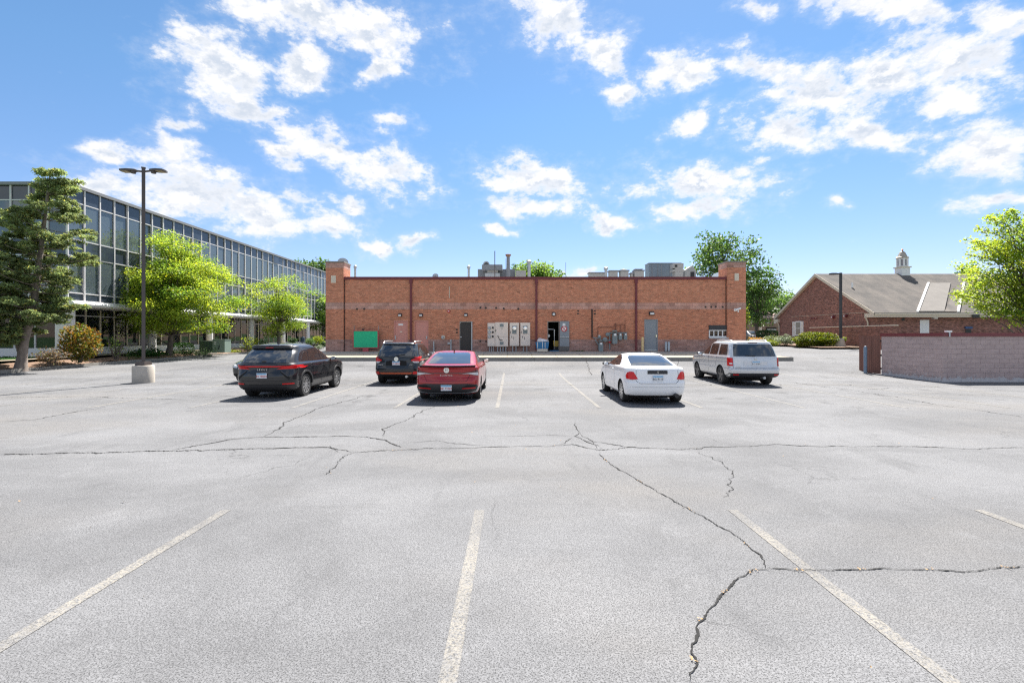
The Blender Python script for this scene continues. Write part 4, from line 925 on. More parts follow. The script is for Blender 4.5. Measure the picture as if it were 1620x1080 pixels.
# ------------------------------------------------------------------ planting island along the office
isl = thing('planting_bed', None, None, (-27.6, 36, .3)); isl['kind'] = 'structure'
IX0, IX1 = -28.35, -26.55
def bedz(x, y): return gz(x, y)+.17+.17*sstep(IX1, IX1-1.1, x)+.02*math.sin(x*3.1+y*1.7)+.015*math.sin(y*4.3)
sheet('mulch_top', list(np.linspace(IX0, IX1+.05, 12)), list(np.arange(19.5, 56.1, .35)), bedz, m_mulch, None, isl)
kerbrun('island_kerb', (IX1+.16, 56), (IX1+.16, 19.5), .16, gz, lambda x, y: gz(x, y)+.16, m_concd, 3.0)
sheet('sidewalk', list(np.linspace(-30.6, IX0+.02, 6)), list(np.arange(19.5, 84, 1.5)), lambda x, y: lerp(y, [19, 26, 34, 50, 84], [.5, .55, .62, .68, .8]), m_walk)
sheet('lawn', [-40, -34, -30.4, -29.2], list(np.arange(8, 30.1, 1.5)), lambda x, y: lerp(y, [8, 20, 30], [.45, .56, .62]), m_grass)

# ------------------------------------------------------------------ bank building on the right
KX, KY0, KY1, KB = 30.0, 39.4, 53.0, 1.02
ZE, ZR, KYM = 4.28, 8.06, 46.2
K2 = 62.0
bank = thing('bank_building', 'dark red brick bank with a broad shingled gable roof', 'building', (KX, KYM, KB))
m_mor3 = MAT('dark_mortar', (.19, .12, .10), .9)
boxpart('core_wall', m_mor3, bank, KX, K2, KY0, KY1, KB-.4, ZE)
mb = MB(); mb.prism([(KY0, ZE+.001), (KY1, ZE+.001), (KYM, ZR-.12)], lambda u, v, d: (KX+d, u, v), .3); mb.build('gable_wall', m_mor3, bank)
mb = MB()
def gclip(z):
    if z <= ZE: return (0, KY1-KY0)
    f = (z-ZE)/(ZR-.15-ZE); h = (KY1-KY0)/2; return (f*h, 2*h-f*h)
WIN = (49.9, 51.4, 1.95, 4.05)
def wy(a, b, z0, z1): return (KY1-b, KY1-a, z0, z1)
yw0, yw1 = F*KX/(1271-810)*1.0, F*KX/(1256-810)*1.0
winy = (F*KX/(1267.5-810), F*KX/(1259.5-810)); zw = (CAM_H-(530-532)/F*winy[0], CAM_H-(508.5-532)/F*winy[0])
bricks(mb, Vector((KX, KY1, 0)), (0, -1, 0), (-1, 0, 0), KY1-KY0, KB-.1, ZR-.2, [(KY1-winy[1], KY1-winy[0], zw[0], zw[1])], clip=gclip, cols=((1, 1, 1), .22))
bricks(mb, Vector((KX, KY0, 0)), UX, NYm, 26.0, KB-.1, ZE-.28, [], cols=((1, 1, 1), .26))
mb.build('brick', m_brick2, bank, colors=True, kind='stuff')
wf = boxpart('window_frame', m_white, bank, KX-.06, KX-.014, winy[0]-.05, winy[1]+.05, zw[0]-.05, zw[1]+.05)
boxpart('pane', MAT('dim_window', (.12, .14, .13), .08), wf, KX-.075, KX-.062, winy[0]+.06, winy[1]-.06, zw[0]+.05, zw[1]-.05); boxpart('sash_bar', m_white, wf, KX-.085, KX-.076, winy[0], winy[1], (zw[0]+zw[1])/2-.03, (zw[0]+zw[1])/2+.03)
for ya, yb in ((F*KX/(1271.5-810), winy[0]-.07), (winy[1]+.07, F*KX/(1254.5-810))):
    s = boxpart('shutter', m_white, bank, KX-.07, KX-.014, ya, yb, zw[0]-.1, zw[1]+.02)
    for k in range(10):
        z = zw[0]+(zw[1]-zw[0])*(k+.3)/10; MB().box(KX-.078, KX-.0705, ya+.06, yb-.06, z, z+.08).build('slat', m_cream, s)
# roof planes with overhang
OV = .55; sl = (ZR-ZE)/(KYM-KY0)
def roofz(y): return ZR-abs(y-KYM)*sl
mb = MB(); y0 = KY0-.75; y1 = KY1+.45; x0 = KX-.28; x1 = K2+.5; th = .14
mb.add([(x0,y0,roofz(y0)),(x1,y0,roofz(y0)),(x1,KYM,ZR),(x0,KYM,ZR),(x0,y1,roofz(y1)),(x1,y1,roofz(y1)),
        (x0,y0,roofz(y0)-th),(x1,y0,roofz(y0)-th),(x1,KYM,ZR-th),(x0,KYM,ZR-th),(x0,y1,roofz(y1)-th),(x1,y1,roofz(y1)-th)],
       [(0,1,2,3),(3,2,5,4),(6,9,8,7),(9,10,11,8),(0,6,7,1),(4,5,11,10),(0,3,9,6),(3,4,10,9),(1,7,8,2),(2,8,11,5)]); roof = mb.build('roof', m_shingle, bank)
mb = MB()
for c in range(60):                                   # shingle courses, each a thin raised lip
    y = KY0-.74+c*(KYM-KY0+.74)/60; z = roofz(y); j = rng.uniform(-.006, .006)
    mb.add([(x0+.03,y+j,z+.014),(x1-.03,y+j,z+.014),(x1-.03,y+.115,roofz(y+.115)+.003),(x0+.03,y+.115,roofz(y+.115)+.003),(x0+.03,y+j,z-.01),(x1-.03,y+j,z-.01)], [(0,1,2,3),(4,5,1,0)])
tag(mb.build('shingle', m_shingle, bank), kind='stuff')
# rake boards, eave fascia, cornice
for ya, yb in ((y0, KYM), (y1, KYM)):
    mb = MB(); d = .26
    vs = []
    for x in (x0-.03, x0-.002): vs += [(x, ya, roofz(ya)+.02), (x, yb, ZR+.02), (x, yb, ZR-d), (x, ya, roofz(ya)-d)]
    mb.add(vs, [(0,1,2,3),(7,6,5,4),(0,4,5,1),(1,5,6,2),(2,6,7,3),(3,7,4,0)]); mb.build('rake_board', m_trim, bank)
    mb = MB(); vs = []
    for x in (KX-.25, KX-.016): vs += [(x, ya, roofz(ya)-th-.003), (x, yb, ZR-th-.003), (x, yb, ZR-th-.10), (x, ya, roofz(ya)-th-.10)]
    mb.add(vs, [(0,1,2,3),(7,6,5,4),(0,4,5,1),(1,5,6,2),(2,6,7,3),(3,7,4,0)]); mb.build('soffit', m_trim, bank)
zf = roofz(y0)
mb = MB(); mb.box(x0+.02, x1, y0-.02, y0+.10, zf-.36, zf-.145); mb.box(x0+.02, x1, y0-.12, y0-.022, zf-.17, zf-.03); g_ = mb.build('gutter', m_trim, bank)
mb = MB(); mb.box(KX-.02, K2, y0+.101, KY0-.016, zf-.36, zf-.30); mb.box(KX-.02, K2, KY0-.10, KY0-.0165, ZE-.60, ZE-.27); mb.build('cornice', m_trim, bank)
boxpart('eave_return', m_trim, bank, KX-.26, KX-.02, y0+.11, KY0+.35, zf-.36, zf-.02); boxpart('eave_return', m_trim, bank, KX-.26, KX-.02, KY1-.3, y1-.02, zf-.36, zf-.02)
for yy in (KY0+.2, KY1-.25): MB().tube([(KX-.30, yy, zf-.30), (KX-.08, yy, zf-.75), (KX-.08, yy, KB)], .06, 8).build('downspout', m_trim, bank)
# raised dormer-like roof panel between pale flashings on the front slope
def rp(x, y, dz=0): return Vector((x, y, roofz(y)+dz))
def bx(p, Y): return (p-810)/F*Y
yb_, yt_ = KY0-.7, KY0+4.6
for (pb, pt) in ((1452, 1469), (1516, 1525)):
    xb, xt = bx(pb, yb_), bx(pt, yt_); w = .11; mb = MB()
    mb.add([rp(xb-w, yb_, .03), rp(xb+w, yb_, .03), rp(xt+w, yt_, .03), rp(xt-w, yt_, .03), rp(xb-w, yb_, .14), rp(xb+w, yb_, .14), rp(xt+w, yt_, .14), rp(xt-w, yt_, .14)], [(3,2,1,0),(4,5,6,7),(0,1,5,4),(1,2,6,5),(2,3,7,6),(3,0,4,7)]); mb.build('roof_flashing', m_white, bank)
xa, xb = bx(1452, yb_)+.17, bx(1494, yb_); xc, xd = bx(1469, yt_)+.17, bx(1504, yt_); mb = MB()
mb.add([rp(xa, yb_, .03), rp(xb, yb_, .03), rp(xd, yt_, .03), rp(xc, yt_, .03), rp(xa, yb_, .12), rp(xb, yb_, .12), rp(xd, yt_, .09), rp(xc, yt_, .09)], [(3,2,1,0),(4,5,6,7),(0,1,5,4),(1,2,6,5),(2,3,7,6),(3,0,4,7)]); mb.build('raised_roof', m_shingle2, bank)
xb2, xd2 = bx(1516, yb_)-.17, bx(1525, yt_)-.17; mb = MB()
mb.add([rp(xb+.02, yb_, .03), rp(xb2, yb_, .03), rp(xd2, yt_-.6, .03), rp(xd+.02, yt_-.6, .03), rp(xb+.02, yb_, .10), rp(xb2, yb_, .07), rp(xd2, yt_-.6, .07), rp(xd+.02, yt_-.6, .10)], [(3,2,1,0),(4,5,6,7),(0,1,5,4),(1,2,6,5),(2,3,7,6),(3,0,4,7)]); mb.build('raised_roof', m_shingle, bank)
# small things on the walls
boxpart('door', m_white, bank, bx(1455, KY0), bx(1469.5, KY0), KY0-.03, KY0-.014, KB, CAM_H-(506-532)/F*KY0)
boxpart('night_deposit_sign', MAT('blue_sign', (.03, .08, .22), .5), bank, bx(1525.5, KY0), bx(1536.5, KY0), KY0-.12, KY0-.014, CAM_H-(520-532)/F*KY0, CAM_H-(516.5-532)/F*KY0)
boxpart('dark_opening', m_black, bank, bx(1527, KY0), bx(1536, KY0), KY0-.03, KY0-.014, KB+.2, CAM_H-(521-532)/F*KY0)
boxpart('canopy_sign', m_black, bank, bx(1536, y0), bx(1547, y0), y0-.16, y0-.125, zf-.42, zf-.16)
boxpart('wall_vent', m_black, bank, bx(1426, KY0), bx(1431, KY0), KY0-.03, KY0-.014, CAM_H-(507-532)/F*KY0, CAM_H-(503-532)/F*KY0)
for p, q in ((1387.5, 498.5), (1476, 503)): boxpart('flood_light', m_white, bank, bx(p, KY0)-.14, bx(p, KY0)+.14, KY0-.3, KY0-.014, CAM_H-(q+1.5-532)/F*KY0, CAM_H-(q-1.5-532)/F*KY0)
for p, q in ((1319.5, 501.8), (1339.5, 499.8)):
    y = F*KX/(p-810); z = CAM_H-(q-532)/F*y; mb = MB(); mb.box(KX-.2, KX-.014, y-.15, y+.15, z-.10, z+.14); mb.tube([(KX-.12, y-.18, z), (KX-.3, y-.18, z-.05)], .09, 10); f = mb.build('flood_light', m_red, bank); MB().lathe([(.09, 0), (.07, .03)], (KX-.235, y, z), 'x', 12).build('lens', m_white, f)
for p in (1284, 1288, 1292): y = F*KX/(p-810); boxpart('outlet_box', m_red, bank, KX-.10, KX-.014, y-.12, y+.12, CAM_H-(504.6-532)/F*y, CAM_H-(502.6-532)/F*y)
mb = MB(); mb.tube([(KX-.03, F*KX/(1252-810), CAM_H+31/F*F*KX/(1252-810)), (KX-.03, F*KX/(1374-810), CAM_H+38/F*F*KX/(1374-810))], .018, 6); mb.build('cable', m_trim, bank)
mb = MB(); x = bx(1348, 43.2); mb.tube([(x, 43.2, roofz(43.2)-.02), (x, 43.2, roofz(43.2)+.45)], .09, 10); v_ = mb.build('roof_vent', m_white, roof); 
# cupola on the ridge
cx, cy = bx(1427.5, KYM), KYM
cup = thing('cupola', 'white louvred cupola with a bell shaped roof on the bank ridge', 'cupola', (cx, cy, ZR))
s_ = F/cy/1.0
def cz(q): return CAM_H-(q-532)/F*cy
W1 = 6.7/F*cy; W2 = 6.3/F*cy
mb = MB(); mb.box(cx-W1, cx+W1, cy-W1, cy+W1, roofz(cy-W1)-.1, cz(424)); mb.build('base', m_officewhite, cup)
mb = MB(); mb.box(cx-W1-.09, cx+W1+.09, cy-W1-.09, cy+W1+.09, cz(424)+.001, cz(422.3)); mb.build('ledge', m_trim, cup)
lan = MB()
for j in range(8):
    a = math.pi/8+j*math.pi/4; r = W2*1.06; lan.lathe([(.085, cz(422.2)), (.085, cz(408.8))], (cx+r*math.cos(a), cy+r*math.sin(a), 0), 'z', 8)
lan.lathe([(W2*1.06, cz(422.2)), (W2*1.06, cz(420.6))], (cx, cy, 0), 'z', 8, ph=math.pi/8); lan.lathe([(W2*1.06, cz(411)), (W2*1.06, cz(408.8))], (cx, cy, 0), 'z', 8, ph=math.pi/8)
lan.build('lantern', m_officewhite, cup)
for j in range(8):
    a = j*math.pi/4; r = W2*.93; mb = MB(); Mx = Matrix.Rotation(a, 3, 'Z')
    for k in range(7): mb.obox(Vector((cx, cy, cz(420.2)+(cz(411.4)-cz(420.2))*(k+.5)/7))+Mx@Vector((r, 0, 0)), (.06, W2*.62, .07), Mx@Matrix.Rotation(R(35), 3, 'Y'))
    mb.build('louvre', MAT('grey_louvre', (.33, .33, .35), .6) if j == 0 else bpy.data.materials['grey_louvre'], cup)
MB().lathe([(W2*.82, cz(422)), (W2*.82, cz(409))], (cx, cy, 0), 'z', 8, ph=math.pi/8).build('core', m_innerdark, cup)
MB().lathe([(W2*1.38, cz(408.7)), (W2*1.40, cz(407.6)), (W2*1.05, cz(405.6)), (W2*.80, cz(402)), (W2*.62, cz(399.5)), (W2*.34, cz(397.8)), (.06, cz(397))], (cx, cy, 0), 'z', 8, ph=math.pi/8).build('bell_roof', MAT('tarnished_metal_roof', (.42, .37, .30), .5, metal=.3, var=.3, vs=2), cup)
MB().lathe([(.03, cz(397)), (.07, cz(396)), (.10, cz(395)), (.03, cz(394)), (.01, cz(393.3))], (cx, cy, 0), 'z', 10).build('finial', MAT('brass', (.45, .2, .1), .4, metal=.5), cup)

# garden wall of the bank
gw = thing('garden_wall', 'low dark red brick garden wall with a pale coping before the bank gable', 'wall', (28, 39, KB)); GWX = 28.0
boxpart('core', m_mor3, gw, GWX, GWX+.3, 34.6, 44.2, .5, 2.70); mb = MB()
bricks(mb, Vector((GWX, 44.2, 0)), (0, -1, 0), (-1, 0, 0), 9.6, .7, 2.69, cols=((.85, .85, .85), .22)); bricks(mb, Vector((GWX, 34.6, 0)), UX, NYm, .3, .7, 2.69, cols=((.85, .85, .85), .22))
mb.build('brick', m_brick2, gw, colors=True, kind='stuff')
for k in range(8): boxpart('coping_stone', m_cream, gw, GWX-.06, GWX+.36, 34.54+k*1.215+.006, 34.54+(k+1)*1.215-.006, 2.702, 2.77)
# bed in front of it
bed = sheet('flower_bed', list(np.linspace(23.6, 28.2, 8)), list(np.arange(36.0, 50.1, .7)), lambda x, y: gz(x, y)+.15, m_mulch)
kerbrun('bed_kerb', (26.6, 36.2), (23.6, 50), .16, gz, lambda x, y: gz(x, y)+.17, m_walk, 2.5)
kerbrun('bed_kerb', (28.3, 36.0), (26.6, 36.2), .16, gz, lambda x, y: gz(x, y)+.17, m_walk, 2.5)

# ------------------------------------------------------------------ painted block enclosure on the right
m_cmu = MAT('mauve_painted_block', (.43, .335, .318), .8, var=.20, vs=2.4, bump=1.0, bs=24, streak=(.8, .8, 2.6))
nt_ = m_cmu.node_tree; b_ = nt_.nodes['Principled BSDF']      # flaked paint near the footing and along a few joints
geo_ = nt_.nodes.new('ShaderNodeNewGeometry'); sx_ = nt_.nodes.new('ShaderNodeSeparateXYZ'); nt_.links.new(geo_.outputs['Position'], sx_.inputs[0])
nn = nt_.nodes.new('ShaderNodeTexNoise'); nn.inputs['Scale'].default_value = 5; nn.inputs['Detail'].default_value = 7; nn.inputs['Roughness'].default_value = .72; nt_.links.new(geo_.outputs['Position'], nn.inputs['Vector'])
mr = nt_.nodes.new('ShaderNodeMapRange'); nt_.links.new(sx_.outputs[2], mr.inputs['Value']); mr.inputs['From Min'].default_value = .02; mr.inputs['From Max'].default_value = .34; mr.inputs['To Min'].default_value = .32; mr.inputs['To Max'].default_value = -.10
ad = nt_.nodes.new('ShaderNodeMath'); nt_.links.new(nn.outputs['Fac'], ad.inputs[0]); nt_.links.new(mr.outputs[0], ad.inputs[1])
rs = nt_.nodes.new('ShaderNodeMapRange'); rs.interpolation_type = 'SMOOTHSTEP'; nt_.links.new(ad.outputs[0], rs.inputs['Value']); rs.inputs['From Min'].default_value = .57; rs.inputs['From Max'].default_value = .65
old = b_.inputs['Base Color'].links[0].from_socket; mxx = nt_.nodes.new('ShaderNodeMix'); mxx.data_type = 'RGBA'; nt_.links.new(rs.outputs[0], mxx.inputs[0]); nt_.links.new(old, mxx.inputs[6]); mxx.inputs[7].default_value = (.52, .50, .50, 1); nt_.links.new(mxx.outputs[2], b_.inputs['Base Color'])
EX, EY = 18.05, 19.75; EZ = 1.98; EX1, EY1 = 23.65, 23.0
enc = thing('block_enclosure', 'mauve painted concrete block enclosure wall with an oxblood cap', 'wall', (EX, EY, 0))
mb = MB(); mb.box(EX+.006, EX1, EY+.006, EY+.19, -.1, EZ); mb.box(EX+.006, EX+.19, EY+.191, EY1, -.1, EZ); mb.box(EX1-.19, EX1, EY+.191, EY1+1.6, -.1, EZ); mb.build('core', MAT('mauve_joint', (.37, .275, .27), .9, var=.35, vs=4), enc)
me_cache = {}
bw, bh, j = .4, .198, .006
def block(P0, u, n, s, e, z0, z1):
    key = (round(e-s, 3), round(z1-z0, 3), tuple(u))
    if key not in me_cache:
        m2 = MB(); U, Nn = Vector(u), Vector(n); be = .004
        q = [U*0+Nn*-.02, U*(e-s)+Nn*-.02, U*(e-s)+Nn*0, U*0+Nn*0]; qi = [U*be+Nn*.004, U*(e-s-be)+Nn*.004]; h = z1-z0
        vs = [(U*0).to_tuple()]; v = [U*0-Nn*.02, U*(e-s)-Nn*.02, U*(e-s)-Nn*.02+Vector((0,0,h)), -Nn*.02+Vector((0,0,h)), U*0, U*(e-s), U*(e-s)+Vector((0,0,h)), Vector((0,0,h)), U*be+Nn*.004+Vector((0,0,be)), U*(e-s-be)+Nn*.004+Vector((0,0,be)), U*(e-s-be)+Nn*.004+Vector((0,0,h-be)), U*be+Nn*.004+Vector((0,0,h-be))]
        m2.add(v, [(0,1,5,4),(1,2,6,5),(2,3,7,6),(3,0,4,7),(4,5,9,8),(5,6,10,9),(6,7,11,10),(7,4,8,11),(8,9,10,11)])
        t_ = m2.build('block', m_cmu, enc, local=True); me_cache[key] = t_.data; ob = t_
    else:
        ob = bpy.data.objects.new('block', me_cache[key]); col.objects.link(ob); ob.parent = enc
    p = P0+Vector(u)*s+Vector(n)*rng.uniform(-.003, .003); ob.location = Vector((p.x, p.y, z0))-origin(enc)
for (P0, u, n, W) in ((Vector((EX, EY, 0)), (1, 0, 0), (0, -1, 0), EX1-EX), (Vector((EX, EY1, 0)), (0, -1, 0), (-1, 0, 0), EY1-EY)):
    for r in range(10):
        x = -(r % 2)*.2
        while x < W-.02:
            s, e = max(0, x)+j/2, min(W, x+bw)-j/2; x += bw
            if e-s > .03: block(P0, u, n, s, e, r*bh+j/2, (r+1)*bh-j/2)
mb = MB(); c = .05; z0, z1 = EZ+.002, EZ+.085
mb.box(EX-c, EX1+c, EY-c, EY+.24, z0, z1); mb.box(EX-c, EX+.24, EY+.241, EY1+.02, z0, z1); mb.box(EX1-.24, EX1+c, EY+.241, EY1+1.6, z0, z1); mb.box(EX-c-.012, EX1+c, EY-c-.012, EY-c-.001, z0-.06, z1-.003); mb.box(EX-c-.012, EX-c-.001, EY-c, EY1+.02, z0-.06, z1-.003); mb.build('cap', m_red, enc)
t = thing('flood_light', 'small white flood light clipped on the block wall cap', 'light', (A(1498.5, 524, EY).x, EY, z1)); x = A(1498.5, 524, EY).x
boxpart('head', m_white, t, x-.10, x+.12, EY-.10, EY+.02, z1+.03, z1+.10); boxpart('bracket', m_steel, t, x+.0, x+.06, EY-.085, EY-.07, z0-.08, z1+.03)
gt = thing('wooden_gate', 'brown board gate closing the block enclosure', 'gate', (EX, EY1+.8, 0), None)
y = EY1+.06; n = 10; L_ = 1.42
for i in range(n):
    w = L_/n; zz = .09+rng.uniform(-.012, .012); MB().box(EX-.012+rng.uniform(-.004, .004), EX+.012, y+i*w+.005, y+(i+1)*w-.005, zz, EZ-.02+rng.uniform(-.015, .015)).build('board', m_wood, gt)
for z in (.35, 1.0, 1.7): MB().box(EX+.013, EX+.06, y-.04, y+L_, z-.05, z+.05).build('rail', m_wood, gt)
for z in (.35, 1.0, 1.7): MB().box(EX-.02, EX+.05, y-.055, y+.004, z-.04, z+.04).build('hinge', m_black, gt)
t = thing('bollard', 'blue-grey steel bollard in front of the brown board gate', 'bollard', (17.6, 23.45, .05))
MB().lathe([(.075, -.05), (.075, 1.30), (.05, 1.36), (.01, 1.38)], (17.6, 23.45, .06), 'z', 16).build('post', MAT('blue_grey_paint', (.16, .22, .29), .5, var=.15), t, smooth=True); MB().lathe([(.12, -.02), (.11, .03)], (17.6, 23.45, .065), 'z', 14).build('footing', m_concd, t)

# ------------------------------------------------------------------ lot lamps
ly = G(227, 606.5).y+.36; lx = (227-810)/F*ly
t = thing('lot_lamp', 'tall bronze twin-head parking lot lamp on a round concrete base', 'lamp post', (lx, ly, 0))
MB().lathe([(.385, -.05), (.385, .68), (.36, .72), (.02, .725)], (lx, ly, 0), 'z', 28).build('concrete_base', m_conc, t, smooth=True)
ztop = CAM_H+(532-266.5)/F*ly; zbp = .726
mb = MB(); mb.box(lx-.20, lx+.20, ly-.20, ly+.20, zbp, zbp+.12); mb.box(lx-.17, lx+.17, ly-.17, ly+.17, zbp+.121, zbp+.15); mb.build('base_cover', m_pole, t)
MB().obox((lx, ly, (zbp+.15+ztop)/2), (.125, .125, ztop-zbp-.152), Matrix.Rotation(R(38), 3, 'Z')).build('pole', m_pole, t); MB().obox((lx, ly, ztop+.02), (.15, .15, .04), Matrix.Rotation(R(38), 3, 'Z')).build('pole_cap', m_pole, t)
for s in (-1, 1):
    zz = ztop-.13; h = MB(); poly = [(.30, -.09), (.48, -.16), (.62, -.19), (.88, -.17), (.92, 0), (.88, .17), (.62, .19), (.48, .16), (.30, .09)]
    h.prism(poly, lambda u, v, d: (lx+s*u, ly+v*1.0, zz+.02+d-.03*u), .07); hd = h.build('lamp_head', m_pole, t); MB().tube([(lx+s*.06, ly, zz), (lx+s*.32, ly, zz+.03)], .04, 8).build('arm', m_pole, hd)
    h = MB(); h.prism([(.60, -.14), (.86, -.13), (.86, .13), (.60, .14)], lambda u, v, d: (lx+s*u, ly+v, zz+.018-.012+d-.03*u), .012); h.build('lens', m_polelens, hd)
    MB().lathe([(.09, -.09), (.10, .0)], (lx+s*.42, ly, zz+.015), 'z', 12).build('driver_box', m_pole, hd)
Y = 38.0; x = A(1330, 546, Y).x; g0 = gz(x, Y)+.15
t = thing('lot_lamp', 'dark single-arm lamp post on a tapered concrete base by the bank hedge', 'lamp post', (x, Y, g0))
MB().lathe([(.36, g0-.1), (.34, g0+.08), (.22, g0+.62), (.2, g0+.64)], (x, Y, 0), 'z', 18).build('concrete_base', m_conc, t); zt = A(0, 431.5, Y).z
boxpart('pole', m_text_dk, t, x-.075, x+.075, Y-.075, Y+.075, g0+.641, zt); boxpart('arm', m_text_dk, t, x-.45, x-.076, Y-.05, Y+.05, zt-.14, zt-.03)
MB().obox((x-.62, Y, zt-.09), (.42, .36, .12)).build('lamp_head', m_text_dk, t)
# stub kerb end is part of the front kerb; far house, pole and signs
hY = 78.0
def hx(p): return (p-810)/F*hY
def hz(q): return CAM_H-(q-532)/F*hY
hb = 1.1
house = thing('brick_house', 'tan brick two storey house with a hipped roof far behind the bank', 'house', (hx(1212), hY, hb))
hx0, hx1 = hx(1188), hx(1252); boxpart('wall', m_brick3, house, hx0, hx1, hY, hY+9, hb-.3, hz(502.3)); mb = MB(); e = .5; ze = hz(502.2); zt = hz(490.5); xm = hx(1221)
mb.add([(hx0-e,hY-e,ze),(hx1+e,hY-e,ze),(hx1+e,hY+9+e,ze),(hx0-e,hY+9+e,ze),(xm-1.2,hY+4.5,zt),(xm+1.2,hY+4.5,zt),(hx0-e,hY-e,ze-.2),(hx1+e,hY-e,ze-.2),(hx1+e,hY+9+e,ze-.2),(hx0-e,hY+9+e,ze-.2)], [(0,1,5,4),(1,2,5),(2,3,4,5),(3,0,4),(9,8,7,6),(0,6,7,1),(1,7,8,2),(2,8,9,3),(3,9,6,0)])
rf = mb.build('roof', MAT('brown_pink_shingle', (.30, .21, .175), .9, var=.2), house); boxpart('chimney', m_brick2, rf, hx(1203)-.3, hx(1203)+.3, hY+2.2, hY+2.9, hz(498), hz(488.5))
for p0, p1, q0, q1 in ((1188.8, 1191.2, 511, 504), (1202.5, 1205, 511, 503.5), (1211.5, 1216.5, 511, 503), (1224, 1227.5, 511, 504)):
    w = boxpart('window', m_white, house, hx(p0), hx(p1), hY-.08, hY-.004, hz(q0), hz(q1)); boxpart('pane', m_spand, w, hx(p0)+.08, hx(p1)-.08, hY-.10, hY-.081, hz(q0)+.1, hz(q1)-.1)
for p in (1210.2, 1217.8): boxpart('shutter', m_dark, house, hx(p)-.12, hx(p)+.12, hY-.07, hY-.004, hz(511), hz(503))
boxpart('porch_opening', m_innerdark, house, hx(1212), hx(1228), hY-.02, hY-.004, hz(524), hz(518.5)); boxpart('porch_rail', m_white, house, hx(1213), hx(1227.5), hY-.12, hY-.03, hz(522), hz(520.2))
boxpart('porch_roof', m_dark, house, hx(1211), hx(1229), hY-.9, hY-.004, hz(518.4), hz(517.8))
Y = 66.0; x = A(1203, 0, Y).x; t = thing('street_sign', 'small tan sign on a white post beyond the flower bed', 'sign', (x, Y, 1.1)); MB().tube([(x, Y, 1.0), (x, Y, A(0, 517, Y).z)], .06, 8).build('post', m_white, t); boxpart('sign_face', m_cream, t, x-.17, x+.17, Y-.09, Y-.062, A(0, 525, Y).z, A(0, 517, Y).z)
Y = 92.0; x = A(1233.5, 0, Y).x; t = thing('utility_pole', 'grey utility pole carrying wires behind the house', 'utility pole', (x, Y, 1)); MB().tube([(x, Y, .9), (x, Y, A(0, 482, Y).z)], .15, 8).build('pole', m_barkg, t); boxpart('crossarm', m_barkg, t, x-.9, x+.9, Y-.07, Y+.07, A(0, 486, Y).z, A(0, 485, Y).z)
for q, w_ in ((500.5, 'upper'), (503, 'lower')):
    a, b = A(1170, q, Y), A(1240, q-3, Y); tag(MB().tube([a, (a+b)/2-Vector((0, 0, .25)), b], .035, 5).build('overhead_wire', m_alud), '%s of two pale overhead wires running past the far house' % w_, 'wire', 'overhead wires')
# far railing and dark parked car beyond the shop corner
Y = 52.0; t = thing('handrail', 'low white handrail beside the shop corner', 'handrail', (A(1190, 0, Y).x, Y, 1.05)); z = A(0, 530, Y).z
MB().tube([(A(1178, 0, Y).x, Y, 1.05), (A(1178, 0, Y).x, Y, z), (A(1195, 0, Y).x, Y, z), (A(1195.5, 0, Y).x, Y, 1.05)], .04, 8).build('rail', m_white, t); MB().tube([(A(1186.5, 0, Y).x, Y, 1.05), (A(1186.5, 0, Y).x, Y, z)], .03, 8).build('post', m_white, t)

# green pad-mounted transformer on the island
a = A(337, 557.5, 41.5); t = thing('transformer_box', 'green pad-mounted transformer cabinet on the planting island', 'transformer', (-27.3, 41.5, .45)); z0 = bedz(-27.5, 41)+.02
x0, x1 = -28.1, -26.75; y0 = 40.6; zt = A(0, 537.5, 40.6).z
boxpart('pad', m_concd, t, x0-.1, x1+.08, y0-.1, y0+2.0, z0-.3, z0); boxpart('front_cabinet', m_xf, t, A(336, 0, y0).x, A(355.5, 0, y0).x, y0, y0+.9, z0+.001, zt); boxpart('rear_cabinet', m_xfd, t, A(336, 0, y0).x-1.2, A(336, 0, y0).x-.003, y0+.1, y0+.8, z0+.001, zt-.08)
boxpart('lid', m_xf, t, A(335.6, 0, y0).x, A(356, 0, y0).x, y0-.03, y0+.93, zt+.001, zt+.04); MB().obox((A(346.8, 0, y0).x, y0-.03, A(0, 549, y0).z), (.05, .04, .36), Matrix.Rotation(R(14), 3, 'Y')).build('handle', m_black, t)
for q in (541, 543.5): boxpart('warning_label', m_white, t, A(338.5, 0, y0).x, A(342, 0, y0).x, y0-.012, y0-.002, A(0, q+.7, y0).z, A(0, q-.7, y0).z)
Y = 58.0; x = A(478.8, 0, Y).x; t = thing('waste_bin', 'dark blue litter bin on a post among the far shrubs', 'bin', (x, Y, .6)); MB().lathe([(.18, A(0, 541.5, Y).z), (.24, A(0, 540, Y).z), (.24, A(0, 534, Y).z), (.18, A(0, 532.7, Y).z)], (x, Y, 0), 'z', 14).build('body', MAT('navy_plastic', (.02, .05, .10), .4), t); MB().tube([(x, Y, .4), (x, Y, A(0, 541.6, Y).z)], .05, 8).build('post', m_alud, t)
